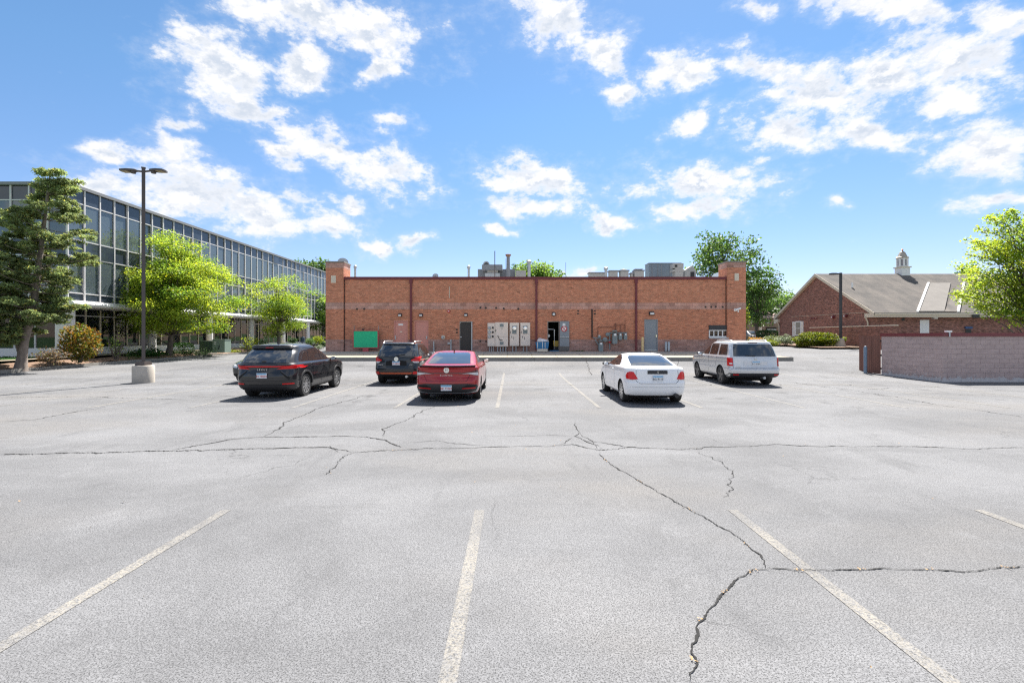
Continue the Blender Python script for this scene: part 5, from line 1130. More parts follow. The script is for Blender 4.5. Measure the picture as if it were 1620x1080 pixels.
# ------------------------------------------------------------------ vegetation
def quads_mesh(name, V, C, mat, parent, kind=None):
    """V (N,4,3) leaf quads, C (N,3) own leaf colours"""
    n = len(V); me = bpy.data.meshes.new(name); o0 = np.array(origin(parent)) if parent else np.zeros(3)
    me.vertices.add(n*4); me.vertices.foreach_set('co', (V.reshape(-1, 3)-o0).astype(np.float32).ravel())
    me.loops.add(n*4); me.loops.foreach_set('vertex_index', np.arange(n*4, dtype=np.int32))
    me.polygons.add(n); me.polygons.foreach_set('loop_start', np.arange(0, n*4, 4, dtype=np.int32)); 
    me.update(calc_edges=True)
    at = me.color_attributes.new('Col', 'FLOAT_COLOR', 'POINT'); c4 = np.ones((n*4, 4), np.float32); c4[:, :3] = np.repeat(C, 4, axis=0); at.data.foreach_set('color', c4.ravel())
    me.materials.append(mat); o = bpy.data.objects.new(name, me); col.objects.link(o); o.parent = parent
    if kind: o['kind'] = kind
    return o
def unit(v): return v/np.maximum(1e-6, np.linalg.norm(v, axis=-1, keepdims=True))
def leaves(P, size, axis_dir=None, aspect=.6, flat=.5, jit=1.0):
    """diamond leaves; flat: how much they lie level"""
    n = len(P); nrm = NP.normal(size=(n, 3)); nrm[:, 2] += flat*3*np.sign(NP.random(n)-.15); nrm = unit(nrm)
    a = NP.normal(size=(n, 3)) if axis_dir is None else axis_dir+NP.normal(size=(n, 3))*.45*jit
    a = unit(a-nrm*np.sum(a*nrm, axis=1, keepdims=True)); b = np.cross(nrm, a); s = np.asarray(size).reshape(-1, 1)
    bend = nrm*s*.12
    return np.stack([P-a*s*.5, P+b*s*aspect*.5+bend, P+a*s*.5-bend, P-b*s*aspect*.5+bend], axis=1)
def limb(mb, p0, p1, r0, r1, sag=0.0, n=6, wob=.06):
    p0, p1 = Vector(p0), Vector(p1); L_ = (p1-p0).length; pts = []
    for i in range(n+1):
        t = i/n; q = p0.lerp(p1, t); w = math.sin(t*math.pi)
        q = q+Vector((rng.uniform(-1, 1)*wob*L_*w*.5, rng.uniform(-1, 1)*wob*L_*w*.5, sag*L_*w)); pts.append(q)
    mb.tube(pts, [r0+(r1-r0)*i/n for i in range(n+1)], 7); return pts
def broadleaf(name, label, base, crown_c, crown_r, mat, leaf, nclump, per, bark, trunk_r=.15, cat='tree', group=None, shape='round', tint=((.55, .72, .75), (1.22, 1.16, 1.0)), clump_r=.75, stem_top=None, seed=1, yellow=0.0, flat=.5, lean=0.0, gaps=0.0):
    rs = np.random.default_rng(seed); t = thing(name, label, cat, base, group); c = np.array(crown_c); r = np.array(crown_r); cl = []; tries = 0
    while len(cl) < nclump and tries < nclump*80:
        tries += 1
        d = unit(rs.normal(size=3)); rad = rs.random()**.40
        wob = 1+.22*math.sin(3*math.atan2(d[1], d[0])+seed)+.14*math.sin(5*d[2]*2+seed*2+2*math.atan2(d[1], d[0]))
        if shape == 'cone':
            h = (d[2]*rad+1)/2; w = (1.12-h)**.62*1.10; q = np.array([d[0]*rad*w, d[1]*rad*w, d[2]*rad])
        elif shape == 'dome': q = d*rad; q[2] = q[2] if q[2] > -.35 else -.35+.1*rs.random()
        else: q = d*rad
        q = q*np.array([wob, wob, 1]); p = c+q*r
        if all(np.linalg.norm((p-k)/1.0) > clump_r*.62 for k in cl): cl.append(p)
    mb = MB(); B0 = Vector(base); top = Vector(stem_top or (c[0]+lean, c[1], c[2]+r[2]*.45)); trunk = limb(mb, B0-Vector((0, 0, .15)), top, trunk_r*1.15, trunk_r*.28, 0, 9, .03)
    mb.tube([B0+Vector((0, 0, -.15)), B0+Vector((0, 0, .12)), B0+Vector((0, 0, .5))], [trunk_r*1.7, trunk_r*1.35, trunk_r*1.08], 9)
    for p in cl:
        z = B0.z+(p[2]-B0.z)*rs.uniform(.45, .75); k = min(trunk, key=lambda q: abs(q.z-z))
        limb(mb, k, p, trunk_r*.30, trunk_r*.05, -.03, 5, .10)
    mb.build('trunk', bark, t, smooth=True, angle=70)
    Ps, Cs = [], []
    for p in cl:
        n = int(per*rs.uniform(.6, 1.35)); d = np.clip(rs.normal(size=(n, 3)), -1.9, 1.9)*np.array([1, 1, .46])*clump_r*.56; P = p+d; Ps.append(P)
        k = rs.random(); tone = np.array(tint[0])*(1-k)+np.array(tint[1])*k
        C = tone*(1+rs.normal(size=(n, 1))*.16)
        yl = (rs.random((n, 1)) < yellow*rs.uniform(.2, 1.8)); C = np.where(yl, np.array([1.45, 1.12, .6])*np.ones((n, 1)), C); Cs.append(np.clip(C, .15, 2.6))
    P = np.concatenate(Ps); C = np.concatenate(Cs); out = unit(P-c)
    V = leaves(P, leaf*rs.uniform(.6, 1.35, len(P)), out+np.array([0, 0, -.35]), .72, flat)
    quads_mesh('crown', V, C, mat, t); return t
m_lf_maple = LEAF('maple_leaf', (.19, .285, .037), .54, (.43, .54, .05))
m_lf_maple2 = LEAF('maple_leaf_deeper', (.12, .21, .04), .5, (.30, .44, .06))
m_lf_green = LEAF('green_leaf', (.065, .125, .035), .4, (.16, .27, .05))
m_lf_dark = LEAF('dark_leaf', (.028, .065, .020), .3, (.06, .13, .02))
m_lf_box = LEAF('clipped_leaf', (.028, .085, .016), .25, (.05, .14, .02))
m_lf_conif = LEAF('conifer_needles', (.20, .27, .11), .38, (.34, .41, .13), .7)
m_lf_orange = LEAF('rusty_leaf', (.18, .12, .03), .4, (.33, .20, .03))
m_lf_brown = LEAF('brown_twig_leaf', (.17, .11, .055), .3, (.2, .12, .05))
m_lf_lime = LEAF('lime_leaf', (.17, .22, .02), .4, (.34, .40, .03))
m_lf_grey = LEAF('silver_leaf', (.22, .27, .17), .3, (.25, .3, .18))
m_petal = LEAF('orange_petal', (.60, .25, .02), .4, (.8, .4, .03))
def bz(x, y): return bedz(x, y)

# maples on the island
def maple(px, Y, pr, py_top, py_bot, label, seed, mat, **k):
    x = (px-810)/F*Y; zc1, zc0 = A(0, py_top, Y).z, A(0, py_bot, Y).z; r = pr/F*Y
    return broadleaf('maple_tree', label, (x, Y, bz(-27.6, Y) if x < 0 else k.pop('gz')), (x+k.pop('dx', 0), Y, (zc0+zc1)/2), (r, r*.9, (zc1-zc0)/2), mat, seed=seed, group=k.pop('group', 'maples on the planting island'), **k)
maple(268, 37.6, 90, 366, 532, 'largest bright yellow-green maple behind the bronze twin lamp', 5, m_lf_maple, leaf=.135, nclump=112, per=520, bark=m_bark, trunk_r=.19, shape='cone', clump_r=.95, yellow=.14, dx=.45)
maple(441, 53, 51, 431, 530, 'bright green maple beyond the transformer box, in front of the office', 9, m_lf_maple, leaf=.15, nclump=62, per=330, bark=m_bark, trunk_r=.16, shape='round', clump_r=.95, yellow=.08)
broadleaf('street_tree', 'darker green tree at the far office corner beside the left brick pier', (-29.0, 71, .7), (-27.6, 71, 5.3), (2.6, 2.6, 3.2), m_lf_maple2, .26, 50, 120, m_bark, .14, seed=4, clump_r=.9)
t = maple(1628, 25.2, 72, 328, 515, 'bright yellow-green maple leaning over the block enclosure wall', 14, m_lf_maple, gz=.3, group=None, leaf=.125, nclump=130, per=200, bark=m_bark, trunk_r=.15, shape='round', clump_r=.62, yellow=.12)
# reaching sprays on its left side
def spray(t, pts, mat, n, w, leaf, yellow):
    pts = [np.array(p) for p in pts]; mb = MB(); mb.tube([Vector(p) for p in pts], [.028-.02*i/(len(pts)-1) for i in range(len(pts))], 5); mb.build('branch', m_bark, t)
    s = NP.random(n)**.75*(len(pts)-1); i = np.minimum(s.astype(int), len(pts)-2); f = (s-i)[:, None]; P = np.array(pts)[i]*(1-f)+np.array(pts)[i+1]*f
    P = P+NP.normal(size=(n, 3))*np.array([w, w, w*.75])*(1.15-.7*(s/(len(pts)-1)))[:, None]; C = np.clip(1+NP.normal(size=(n, 1))*.18, .5, 1.6)*np.ones((n, 3)); yl = NP.random((n, 1)) < yellow; C = np.where(yl, np.array([1.45, 1.12, .6]), C)
    return leaves(P, leaf*NP.uniform(.6, 1.3, n), None, .72, .5), C
SPR = []
for k, pp in enumerate((((1620, 440), (1570, 410), (1527, 402)), ((1615, 420), (1568, 391), (1526, 379)), ((1620, 400), (1580, 372), (1544, 361)), ((1620, 380), (1590, 355), (1558, 343)), ((1618, 470), (1560, 445), (1528, 442)), ((1600, 490), (1545, 473), (1507, 463)), ((1600, 505), (1565, 490), (1545, 480)), ((1640, 365), (1612, 345), (1597, 333)))):
    SPR.append(spray(t, [A(p, q, 25.2+.3*math.sin(k*2+i)) for i, (p, q) in enumerate(pp)], m_lf_maple, 170, .22, .15, .12))
quads_mesh('leaf_spray', np.concatenate([a for a, b in SPR]), np.concatenate([b for a, b in SPR]), m_lf_maple, t, kind='stuff')
# tall trees behind the buildings
def backtree(px, Y, pr, top, bot, label, seed, mat, leaf=.35, ncl=70, per=110, cr=1.3, name='tall_tree', group='trees behind the buildings', **k):
    x = (px-810)/F*Y; z1, z0 = A(0, top, Y).z, A(0, bot, Y).z; r = pr/F*Y
    return broadleaf(name, label, (x, Y, gz(x, Y)), (x, Y, (z0+z1)/2), (r, r*.8, (z1-z0)/2), mat, leaf, ncl, per, m_bark, trunk_r=max(.2, r*.045), seed=seed, clump_r=cr, group=group, **k)
backtree(1143, 58, 54, 366, 470, 'tall airy green tree rising behind the right brick pier', 21, m_lf_green, .32, 75, 75, 1.15, flat=.2)
backtree(1196, 60, 32, 405, 512, 'lower lopsided green tree right of the right brick pier', 23, m_lf_green, .30, 45, 85, 1.1, flat=.2)
backtree(1187, 82, 30, 452, 530, 'dark shaded tree close behind the shop corner', 24, m_lf_dark, .4, 45, 130, 1.5)
backtree(1224, 100, 30, 460, 522, 'mid green rounded tree behind the tan house roof', 25, m_lf_green, .5, 45, 110, 2.0)
backtree(1252, 104, 26, 462, 520, 'pale green tree behind the bank gable', 26, m_lf_maple2, .5, 35, 110, 2.0)
backtree(847, 74, 33, 414, 480, 'yellowish green tree top showing behind the rooftop vent pipes', 31, m_lf_maple2, .4, 55, 110, 1.4)
backtree(822, 78, 14, 420, 480, 'small tree top between the flue and the vent pipe', 32, m_lf_green, .4, 25, 90, 1.2)
backtree(872, 80, 20, 425, 480, 'lower green tree top right of the vent pipes', 33, m_lf_green, .4, 30, 90, 1.3)
backtree(477, 100, 10, 408, 470, 'dark tree top over the far office roof, leftmost', 34, m_lf_green, .5, 22, 90, 1.4)
backtree(494, 104, 12, 412, 470, 'dark tree top over the far office roof, middle', 35, m_lf_dark, .5, 22, 90, 1.4)
backtree(511, 100, 9, 411, 470, 'dark tree top over the far office roof, next to the brick pier', 36, m_lf_green, .5, 22, 90, 1.4)
backtree(1525, 90, 9, 421, 470, 'distant tree top just over the bank ridge', 37, m_lf_green, .5, 22, 80, 1.2)

# big ragged conifer at the left edge
def conifer(label, base, tip, spread, seed, lean_pts, ntier=26, keep=None, second=None):
    rs = np.random.default_rng(seed); t = thing('conifer_tree', label, 'tree', base); mb = MB(); pts = [Vector(p) for p in lean_pts]; k = len(pts)
    mb.tube(pts, [.23*(1-.88*i/(k-1)) for i in range(k)], 10); mb.tube([pts[0]+Vector((0, 0, -.2)), pts[0]+Vector((0, 0, .1)), pts[0].lerp(pts[1], .35)], [.34, .27, .23], 10)
    if second: mb.tube([Vector(q) for q in second], [.17, .15, .12, .05], 9)
    Ps, Ds, Cs = [], [], []; H = pts[-1].z-pts[0].z
    def at(z):
        for a, b in zip(pts[:-1], pts[1:]):
            if a.z <= z <= b.z: return a.lerp(b, (z-a.z)/(b.z-a.z))
        return pts[-1].copy()
    for i in range(ntier):
        f = .18+.82*(i+rs.random()*.6)/ntier; z = pts[0].z+H*f; o = at(z); nb = int(rs.integers(4, 7))
        for j in range(nb):
            a = rs.random()*2*math.pi; Lb = spread(f, a)*rs.uniform(.55, 1.12)
            if Lb < .25: continue
            rise = rs.uniform(-.05, .25)+.25*f; d = Vector((math.cos(a), math.sin(a), 0)); e = o+d*Lb+Vector((0, 0, Lb*rise*.6-.05*Lb)); br = limb(mb, o, e, .05*(1.2-f), .012, -.06, 5, .10)
            nsp = max(3, int(Lb*4.6))
            for s in range(nsp):
                u = .30+.72*rs.random(); q = o.lerp(e, u)+Vector((rs.normal()*.30*Lb*.35, rs.normal()*.30*Lb*.35, rs.normal()*.09))
                nn = int(rs.integers(70, 110)); dirs = np.array(d)*.5+np.array([0, 0, .75])+rs.normal(size=(nn, 3))*.7; dirs = unit(dirs); P = np.array(q)+dirs*rs.uniform(.02, .30, (nn, 1))*np.array([1.2, 1.2, .60]); Ps.append(P); Ds.append(dirs)
                tone = rs.uniform(.55, 1.35); Cs.append(np.clip(np.array([1.0, 1.0, 1.0])*tone*(1+rs.normal(size=(nn, 1))*.18), .2, 1.7)*np.where(rs.random((nn, 1)) < .10, np.array([1.5, 1.1, .7]), np.array([1, 1, 1])))
    # dead inner twigs
    for _ in range(60):
        z = pts[0].z+H*rs.uniform(.2, .6); o = at(z); a = rs.random()*6.28; L_ = rs.uniform(.5, 1.6); limb(mb, o, o+Vector((math.cos(a)*L_, math.sin(a)*L_, rs.uniform(-.3, .3))), .014, .005, 0, 3, .2)
    mb.build('trunk', m_barkg, t, smooth=True, angle=70); P = np.concatenate(Ps); D = np.concatenate(Ds); C = np.concatenate(Cs)
    quads_mesh('crown', leaves(P, .16*NP.uniform(.6, 1.3, len(P)), D, .42, .25, .5), C, m_lf_conif, t); return t
b0 = Vector((-25.9*.985, 24.6, bz(-27.2, 24.6))); b0 = Vector(((33-810)/F*25.4, 25.4, bz(-26.5-.3, 25.4)))
def A3(p, q): return A(p, q, 25.4)
lp = [b0, A3(38, 540), A3(52, 490), A3(60, 430), A3(68, 370), A3(75, 310), A3(80, 272)]
def spr(f, a):
    base = lerp(f, [0, .2, .30, .42, .55, .7, .85, 1.0], [0, 1.9, 2.7, 2.4, 3.0, 2.4, 1.8, .5])
    return .80*base*(1+.16*math.cos(a)*(1 if f > .5 else -.2)+.25*math.sin(2*a+f*9))
conifer('tall ragged grey-green conifer with a leaning forked trunk at the left edge', b0, None, spr, 3, lp, 25, second=[b0+Vector((0, 0, .9)), A3(27, 520), A3(29, 495), A3(24, 440)])
def spr2(f, a): return lerp(f, [0, .2, .5, .8, 1], [0, 2.3, 2.3, 1.6, .4])*(1+.25*math.sin(3*a+f*7))
b1 = Vector((-27.6, 23.9, bz(-27.6, 23.9))); conifer('dense lower conifer partly out of frame left of the forked conifer', b1, None, spr2, 8, [b1, b1+Vector((.1, 0, 2)), b1+Vector((0, 0, 4.2)), b1+Vector((.1, 0, 6.3))], 20)

# shrubs
def shrub(name, label, px, Y, w, py_top, py_bot, mat, leaf, n, seed, stems=0, rough=.16, tint=((.8, .8, .8), (1.2, 1.2, 1.15)), depth=None, group=None, zb=None, cat='shrub', accent=None, fill=.5, flat=.3, cut=0.0):
    rs = np.random.default_rng(seed); x = (px-810)/F*Y; z1, z0 = A(0, py_top, Y).z, A(0, py_bot, Y).z; gzb = z0 if zb is None else zb; rx = w/F*Y/2; ry = depth or rx; rz = (z1-z0)/2
    t = thing(name, label, cat, (x, Y, gzb), group); d = unit(rs.normal(size=(n, 3))); rad = rs.random((n, 1))**fill
    lob = 1+rough*(np.sin(d[:, :1]*5+seed)+np.sin(d[:, 1:2]*6+seed*2)+np.sin(d[:, 2:3]*7+seed*3))/1.6
    q = d*rad*lob; 
    if cut: q = np.sign(q)*np.abs(q)**(1-cut)
    P = np.array([x, Y, (z0+z1)/2])+q*np.array([rx, ry, rz])
    k = .5+.5*np.sin(d[:, :1]*9+seed)*np.sin(d[:, 2:3]*8+d[:, 1:2]*7); C = (np.array(tint[0])*(1-k)+np.array(tint[1])*k)*(1+rs.normal(size=(n, 1))*.2)
    if accent: C = np.where(rs.random((n, 1)) < accent[0]*(.3+1.4*k), np.array(accent[1]), C)
    quads_mesh('foliage', leaves(P, leaf*rs.uniform(.6, 1.3, n), d, .65, flat), np.clip(C, .1, 3), mat, t)
    mb = MB(); c0 = Vector((x, Y, gzb-.08))
    for s in range(max(5, stems)):
        a = rs.random()*6.28; e = c0+Vector((math.cos(a)*rx*.8*rs.random(), math.sin(a)*ry*.8*rs.random(), max(.15, (z1-gzb)*rs.uniform(.5, .9)))); limb(mb, c0+Vector((math.cos(a)*.06, math.sin(a)*.06, 0)), e, .022, .007, 0, 4, .12)
    mb.build('stem', m_bark, t); return t
IZ = lambda Y: bz(-27.4, Y)
shrub('rusty_shrub', 'large orange and green mottled shrub beside the white office end wall', 127, 28.6, 52, 511, 573, m_lf_orange, .15, 2800, 41, 10, .12, ((.55, .95, .5), (1.35, .95, .8)), accent=(.22, (.35, 1.0, .6)), zb=IZ(28.6), fill=.33)
shrub('bare_shrub', 'small brown half-bare shrub at the foot of the forked conifer', 80, 26.6, 42, 549, 577, m_lf_brown, .10, 750, 42, 26, .2, zb=IZ(26.6), accent=(.12, (.7, 1.5, .5)))
shrub('leggy_shrub', 'leggy open shrub with a few green tufts left of the bronze lamp', 184, 31.5, 38, 527, 565, m_lf_green, .11, 260, 43, 26, .35, zb=IZ(31.5), accent=(.3, (2, 1.6, .6)))
shrub('green_shrub', 'spreading dark green shrub behind the bronze lamp base', 232, 35.5, 46, 548, 572, m_lf_box, .13, 1500, 44, 6, .18, zb=IZ(35.5))
shrub('clipped_shrub', 'clipped rounded dark green shrub right of the maple trunk', 288, 39.3, 31, 541.5, 561, m_lf_box, .09, 2400, 45, 6, .03, zb=IZ(39.3), fill=.25, cut=.35)
shrub('clipped_shrub', 'low green groundcover clump under the maple', 262, 38.6, 30, 556, 568, m_lf_green, .10, 600, 46, 5, zb=IZ(38.6))
shrub('flowering_plant', 'low silvery weed clump in front of the transformer box', 318, 39.8, 46, 549, 566, m_lf_grey, .09, 800, 47, 8, .3, zb=IZ(39.8), accent=(.35, (.5, .9, .3)))
shrub('lime_plant', 'lime green low plant at the right foot of the transformer box', 368, 45.5, 24, 553, 559, m_lf_lime, .12, 420, 48, 5, zb=IZ(45.5))
shrub('leggy_shrub', 'leggy yellow-green sapling right of the transformer box', 392, 46.5, 20, 532, 556, m_lf_lime, .15, 300, 49, 12, .3, zb=IZ(46.5))
shrub('leggy_shrub', 'second yellow-green sapling, nearer the round green shrub', 404, 48.5, 12, 533, 550, m_lf_lime, .15, 220, 50, 8, .3, zb=IZ(48.5))
shrub('round_shrub', 'round green shrub above the roof of the near black SUV', 416, 52.5, 24, 539, 550, m_lf_green, .13, 700, 51, 5, zb=IZ(52.5))
shrub('round_shrub', 'dark round shrub at the office columns', 463, 60, 16, 534, 543, m_lf_dark, .15, 600, 52, 5)
shrub('round_shrub', 'green round shrub left of the blue litter bin', 490, 57, 15, 535, 546, m_lf_green, .14, 600, 53, 5)
shrub('round_shrub', 'yellow-green round shrub right of the blue litter bin', 504, 60, 18, 530, 545, m_lf_lime, .16, 700, 54, 5)
shrub('round_shrub', 'dark low shrub touching the left brick pier', 511, 58, 10, 540, 549, m_lf_dark, .14, 400, 55, 5)
shrub('flowering_plant', 'pale weed clump before the yellow-green round shrub', 505, 55, 14, 545, 553, m_lf_grey, .12, 300, 56, 5)
# low growth along the bed
gp, gc = [], []
for _ in range(1500):
    y = NP.uniform(29.5, 42); x = NP.uniform(-27.9, -26.8); pt = math.sin(y*1.9)+math.sin(y*.7+x*2)
    if pt > .35: gp.append((x, y, bedz(x, y)+abs(NP.normal())*.12+.03)); gc.append(NP.uniform(.6, 1.3)*np.ones(3))
tag(quads_mesh('ground_cover', leaves(np.array(gp), NP.uniform(.06, .14, len(gp)), None, .6, .4), np.array(gc), m_lf_green, None), 'patchy low green ground cover on the mulch of the planting island', kind='stuff')
# bank bed
shrub('spreading_juniper', 'bright green spreading hedge mound with bare brown patches before the bank', 1292, 38.6, 76, 526, 549, m_lf_lime, .13, 6500, 61, 14, .14, ((.25, .40, .3), (.95, .85, .5)), depth=1.0, fill=.3, accent=(.06, (.5, .25, .5)))
shrub('spreading_juniper', 'small green tip of hedge right of the dark lamp post', 1334, 38.9, 9, 532, 541, m_lf_lime, .12, 250, 62, 4)
shrub('silver_plant', 'silvery flowering clump left of the green hedge mound', 1243, 41.5, 26, 530, 545, m_lf_grey, .10, 1500, 63, 8, .25)
shrub('flowering_plant', 'mixed pale flower clump in the middle of the bank bed', 1222, 44, 32, 530, 545, m_lf_grey, .10, 1300, 64, 8, .25, accent=(.4, (.9, .9, .25)))
shrub('lime_plant', 'lime green low plant in front of the bank flower bed', 1222, 42, 26, 538, 546, m_lf_lime, .11, 900, 65, 5, .2)
shrub('flower_patch', 'orange flower patch behind the silver SUV roof', 1196, 47, 30, 533, 541, m_petal, .10, 700, 66, 6, .2, accent=(.4, (.15, .5, .8)), cat='flowers')
shrub('clipped_hedge', 'dark clipped hedge before the tan house', 1214, 58, 30, 521.5, 534, m_lf_dark, .16, 1500, 67, 5, .05, fill=.25, cut=.3, depth=1.2)
shrub('young_tree', 'young lime green sapling touching the right side of the shop', 1181, 45, 9, 484, 520, m_lf_lime, .16, 260, 68, 8, .3, cat='tree', zb=1.0)
tag(quads_mesh('weed', leaves(np.array([(wx(914)+NP.normal()*.25, FY-.15+NP.normal()*.05, ZB+abs(NP.normal())*.05) for _ in range(90)]), NP.uniform(.05, .1, 90), None, .5, .2), np.ones((90, 3)), m_lf_green, None), 'tuft of weeds at the foot of the brick wall right of the open door', 'weed')
# lawn blades in the strip by the office
g = np.array([(NP.uniform(-34, -29.3), NP.uniform(18, 30), 0) for _ in range(5000)]); g[:, 2] = [lerp(q[1], [8, 20, 30], [.45, .56, .62])+.03 for q in g]
tag(quads_mesh('grass', leaves(g, NP.uniform(.06, .12, len(g)), np.tile([0, 0, 1.0], (len(g), 1)), .35, .0), NP.uniform(.6, 1.4, (len(g), 1))*np.ones((1, 3)), m_lf_box, None), 'short green lawn in front of the near end of the office', kind='stuff')
# ------------------------------------------------------------------ parked cars
def paint(name, c, metal=0.0, rough=.35): return MAT(name, c, rough, metal=metal, coat=.9, spec=.3)
P_black = paint('black_car_paint', (.008, .009, .012)); P_red = paint('red_car_paint', (.33, .011, .015), .15, .3); P_white = paint('white_car_paint', (.84, .84, .84)); P_silver = paint('silver_car_paint', (.62, .625, .63), .4, .32); P_black2 = paint('dark_navy_car_paint', (.010, .014, .018))
m_cglass = MAT('tinted_car_glass', (.010, .014, .018), .04, spec=.8, coat=.6); m_cglass2 = MAT('car_glass_rear', (.028, .034, .042), .06, spec=.9, coat=.8)
m_tail = MAT('tail_light_red', (.62, .010, .012), .22, coat=.25, spec=.3); m_taild = MAT('tail_light_dark', (.10, .012, .014), .15, coat=1.0); m_clearl = MAT('clear_lamp', (.62, .62, .62), .15, coat=1.0); m_amber = MAT('amber_lamp', (.75, .22, .02), .2, coat=1)
m_plate = MAT('licence_plate', (.72, .74, .76), .45); m_plateb = MAT('plate_blue_band', (.16, .42, .66), .45); m_trimb = MAT('bumper_plastic', (.026, .026, .028), .55, bump=.1); m_arch = MAT('wheel_well', (.008, .008, .008), .9)
m_gap = MAT('panel_gap', (.006, .006, .006), .8)
def pchip(levels, sub):
    L_ = np.array(levels, float); n = len(L_); out = []
    d = L_[1:]-L_[:-1]; m = np.zeros_like(L_)
    for c in range(L_.shape[1]):
        for i in range(1, n-1):
            a, b = d[i-1, c], d[i, c]; m[i, c] = 0 if a*b <= 0 else 2*a*b/(a+b)
        m[0, c] = d[0, c]; m[-1, c] = d[-1, c]
    for i in range(n-1):
        for k in range(sub):
            t = k/sub; h = (2*t**3-3*t**2+1, t**3-2*t**2+t, -2*t**3+3*t**2, t**3-t**2); out.append(h[0]*L_[i]+h[1]*m[i]+h[2]*L_[i+1]+h[3]*m[i+1])
    out.append(L_[-1]); return out
def ring(z, yr, yf, w, rc, br, bf, tap):
    """rounded plan outline; yr rear, yf front, w half width"""
    pts = []; Lh = (yf-yr)/2; ym = (yf+yr)/2; rcx = min(rc, w*.5); rcy = min(rc*1.25, Lh*.5)
    half = []
    for i in range(9): x = (w-rcx)*i/8; half.append((x, yr+br*(x/w)**2.4))
    yc = yr+br*((w-rcx)/w)**2.4
    for i in range(1, 7): a = i/6*math.pi/2; half.append((w-rcx+rcx*math.sin(a), yc+rcy*(1-math.cos(a))))
    ycf = yf-bf*((w-rcx)/w)**2.4
    for i in range(1, 26): half.append((w, yc+rcy+(ycf-rcy-yc-rcy)*i/26))
    for i in range(0, 7): a = i/6*math.pi/2; half.append((w-rcx+rcx*math.cos(a), ycf-rcy+rcy*math.sin(a)))
    for i in range(1, 9): x = (w-rcx)*(1-i/8); half.append((x, yf-bf*(x/w)**2.4))
    h2 = []
    for x, y in half:
        k = abs(y-ym)/max(.01, Lh); h2.append((x*(1-tap*max(0, k-.35)**2), y))
    left = [(-x, y) for x, y in reversed(h2[1:-1])]
    return [(x, y, z) for x, y in h2]+[(x, y, z) for x, y in left]
def make_body(levels, wheels, mat, parent, rc=.34, br=.10, bf=.28, tap=.10, arch=.37, top_drop=0.0):
    """levels: (z, y_rear, y_front, half_width)"""
    lv = pchip(levels, 3); rings = []; zmax = lv[-1][0]; z0 = lv[0][0]
    for (z, yr, yf, w) in lv:
        f = (z-z0)/(zmax-z0); b = br*(1-.25*f); rings.append(ring(z, yr, yf, w, rc*(.75 if f < .8 else .9), b, bf*(1-.3*f), tap*(1-.4*f)))
    me = bpy.data.meshes.new('body'); V = [p for r in rings for p in r]; n = len(rings[0]); Fc = [(i*n+j, i*n+(j+1) % n, (i+1)*n+(j+1) % n, (i+1)*n+j) for i in range(len(rings)-1) for j in range(n)]
    c0, c1 = len(V), len(V)+1; V += [(0, (lv[0][1]+lv[0][2])/2, z0), (0, (lv[-1][1]+lv[-1][2])/2, zmax+.012)]
    Fc += [(c0, (j+1) % n, j) for j in range(n)]; o = (len(rings)-1)*n; Fc += [(c1, o+j, o+(j+1) % n) for j in range(n)]
    me.from_pydata(V, [], Fc); me.update(); bm = bmesh.new(); bm.from_mesh(me); bmesh.ops.recalc_face_normals(bm, faces=bm.faces); bvh = BVHTree.FromBMesh(bm); bm.to_mesh(me); bm.free()
    me.materials.append(mat); me.materials.append(m_arch)
    ob = bpy.data.objects.new('body', me); col.objects.link(ob)
    cut = MB()
    for (y, z) in wheels:
        for s in (-1, 1):
            xa, xb = sorted((s*.52, s*1.3)); cut.lathe([(arch, xa), (arch, xb)], (0, y, z), 'x', 36)
            # straight-sided below the axle so that the lip opens downwards
            cut2 = None
    cobj = []
    for (y, z) in wheels:
        for s in (-1, 1):
            c = MB(); xa, xb = sorted((s*.52, s*1.3)); prof = [(y+arch*math.cos(a), z+arch*math.sin(a)) for a in np.linspace(0, math.pi, 19)]+[(y-arch, -.2), (y+arch, -.2)]
            c.prism(prof, lambda u, v, d: (xa+d, u, v), xb-xa); cc_ = c.build('cutter', m_arch, None); cobj.append(cc_)
            md = ob.modifiers.new('b', 'BOOLEAN'); md.operation = 'DIFFERENCE'; md.object = cc_; md.solver = 'EXACT'
    dg = bpy.context.evaluated_depsgraph_get(); nm = bpy.data.meshes.new_from_object(ob.evaluated_get(dg)); bpy.data.objects.remove(ob)
    for c in cobj: bpy.data.objects.remove(c)
    nm.name = 'body'; nm.materials.clear(); nm.materials.append(mat); nm.materials.append(m_arch)
    for p in nm.polygons:
        c = p.center; p.material_index = 0
        for (y, z) in wheels:
            d = math.hypot(c.y-y, c.z-z) if c.z > z else abs(c.y-y)
            if d < arch+.004 and abs(c.x) < .93 and abs(p.normal.x) < .92 and c.z < z+arch+.01 and (abs(d-arch) < .02): p.material_index = 1
            if abs(abs(c.x)-.52) < .01 and d < arch+.01: p.material_index = 1
        if c.z < z0+.01: p.material_index = 1
    nm.shade_smooth(); nm.set_sharp_from_angle(angle=R(38)); o = bpy.data.objects.new('body', nm); col.objects.link(o); o.parent = parent
    return o, bvh
AX = {'rear': (Vector((0, 1, 0)), lambda u, v: Vector((u, -9, v))), 'front': (Vector((0, -1, 0)), lambda u, v: Vector((u, 9, v))), 'left': (Vector((1, 0, 0)), lambda u, v: Vector((-9, u, v))), 'right': (Vector((-1, 0, 0)), lambda u, v: Vector((9, u, v))), 'top': (Vector((0, 0, -1)), lambda u, v: Vector((u, v, 9)))}
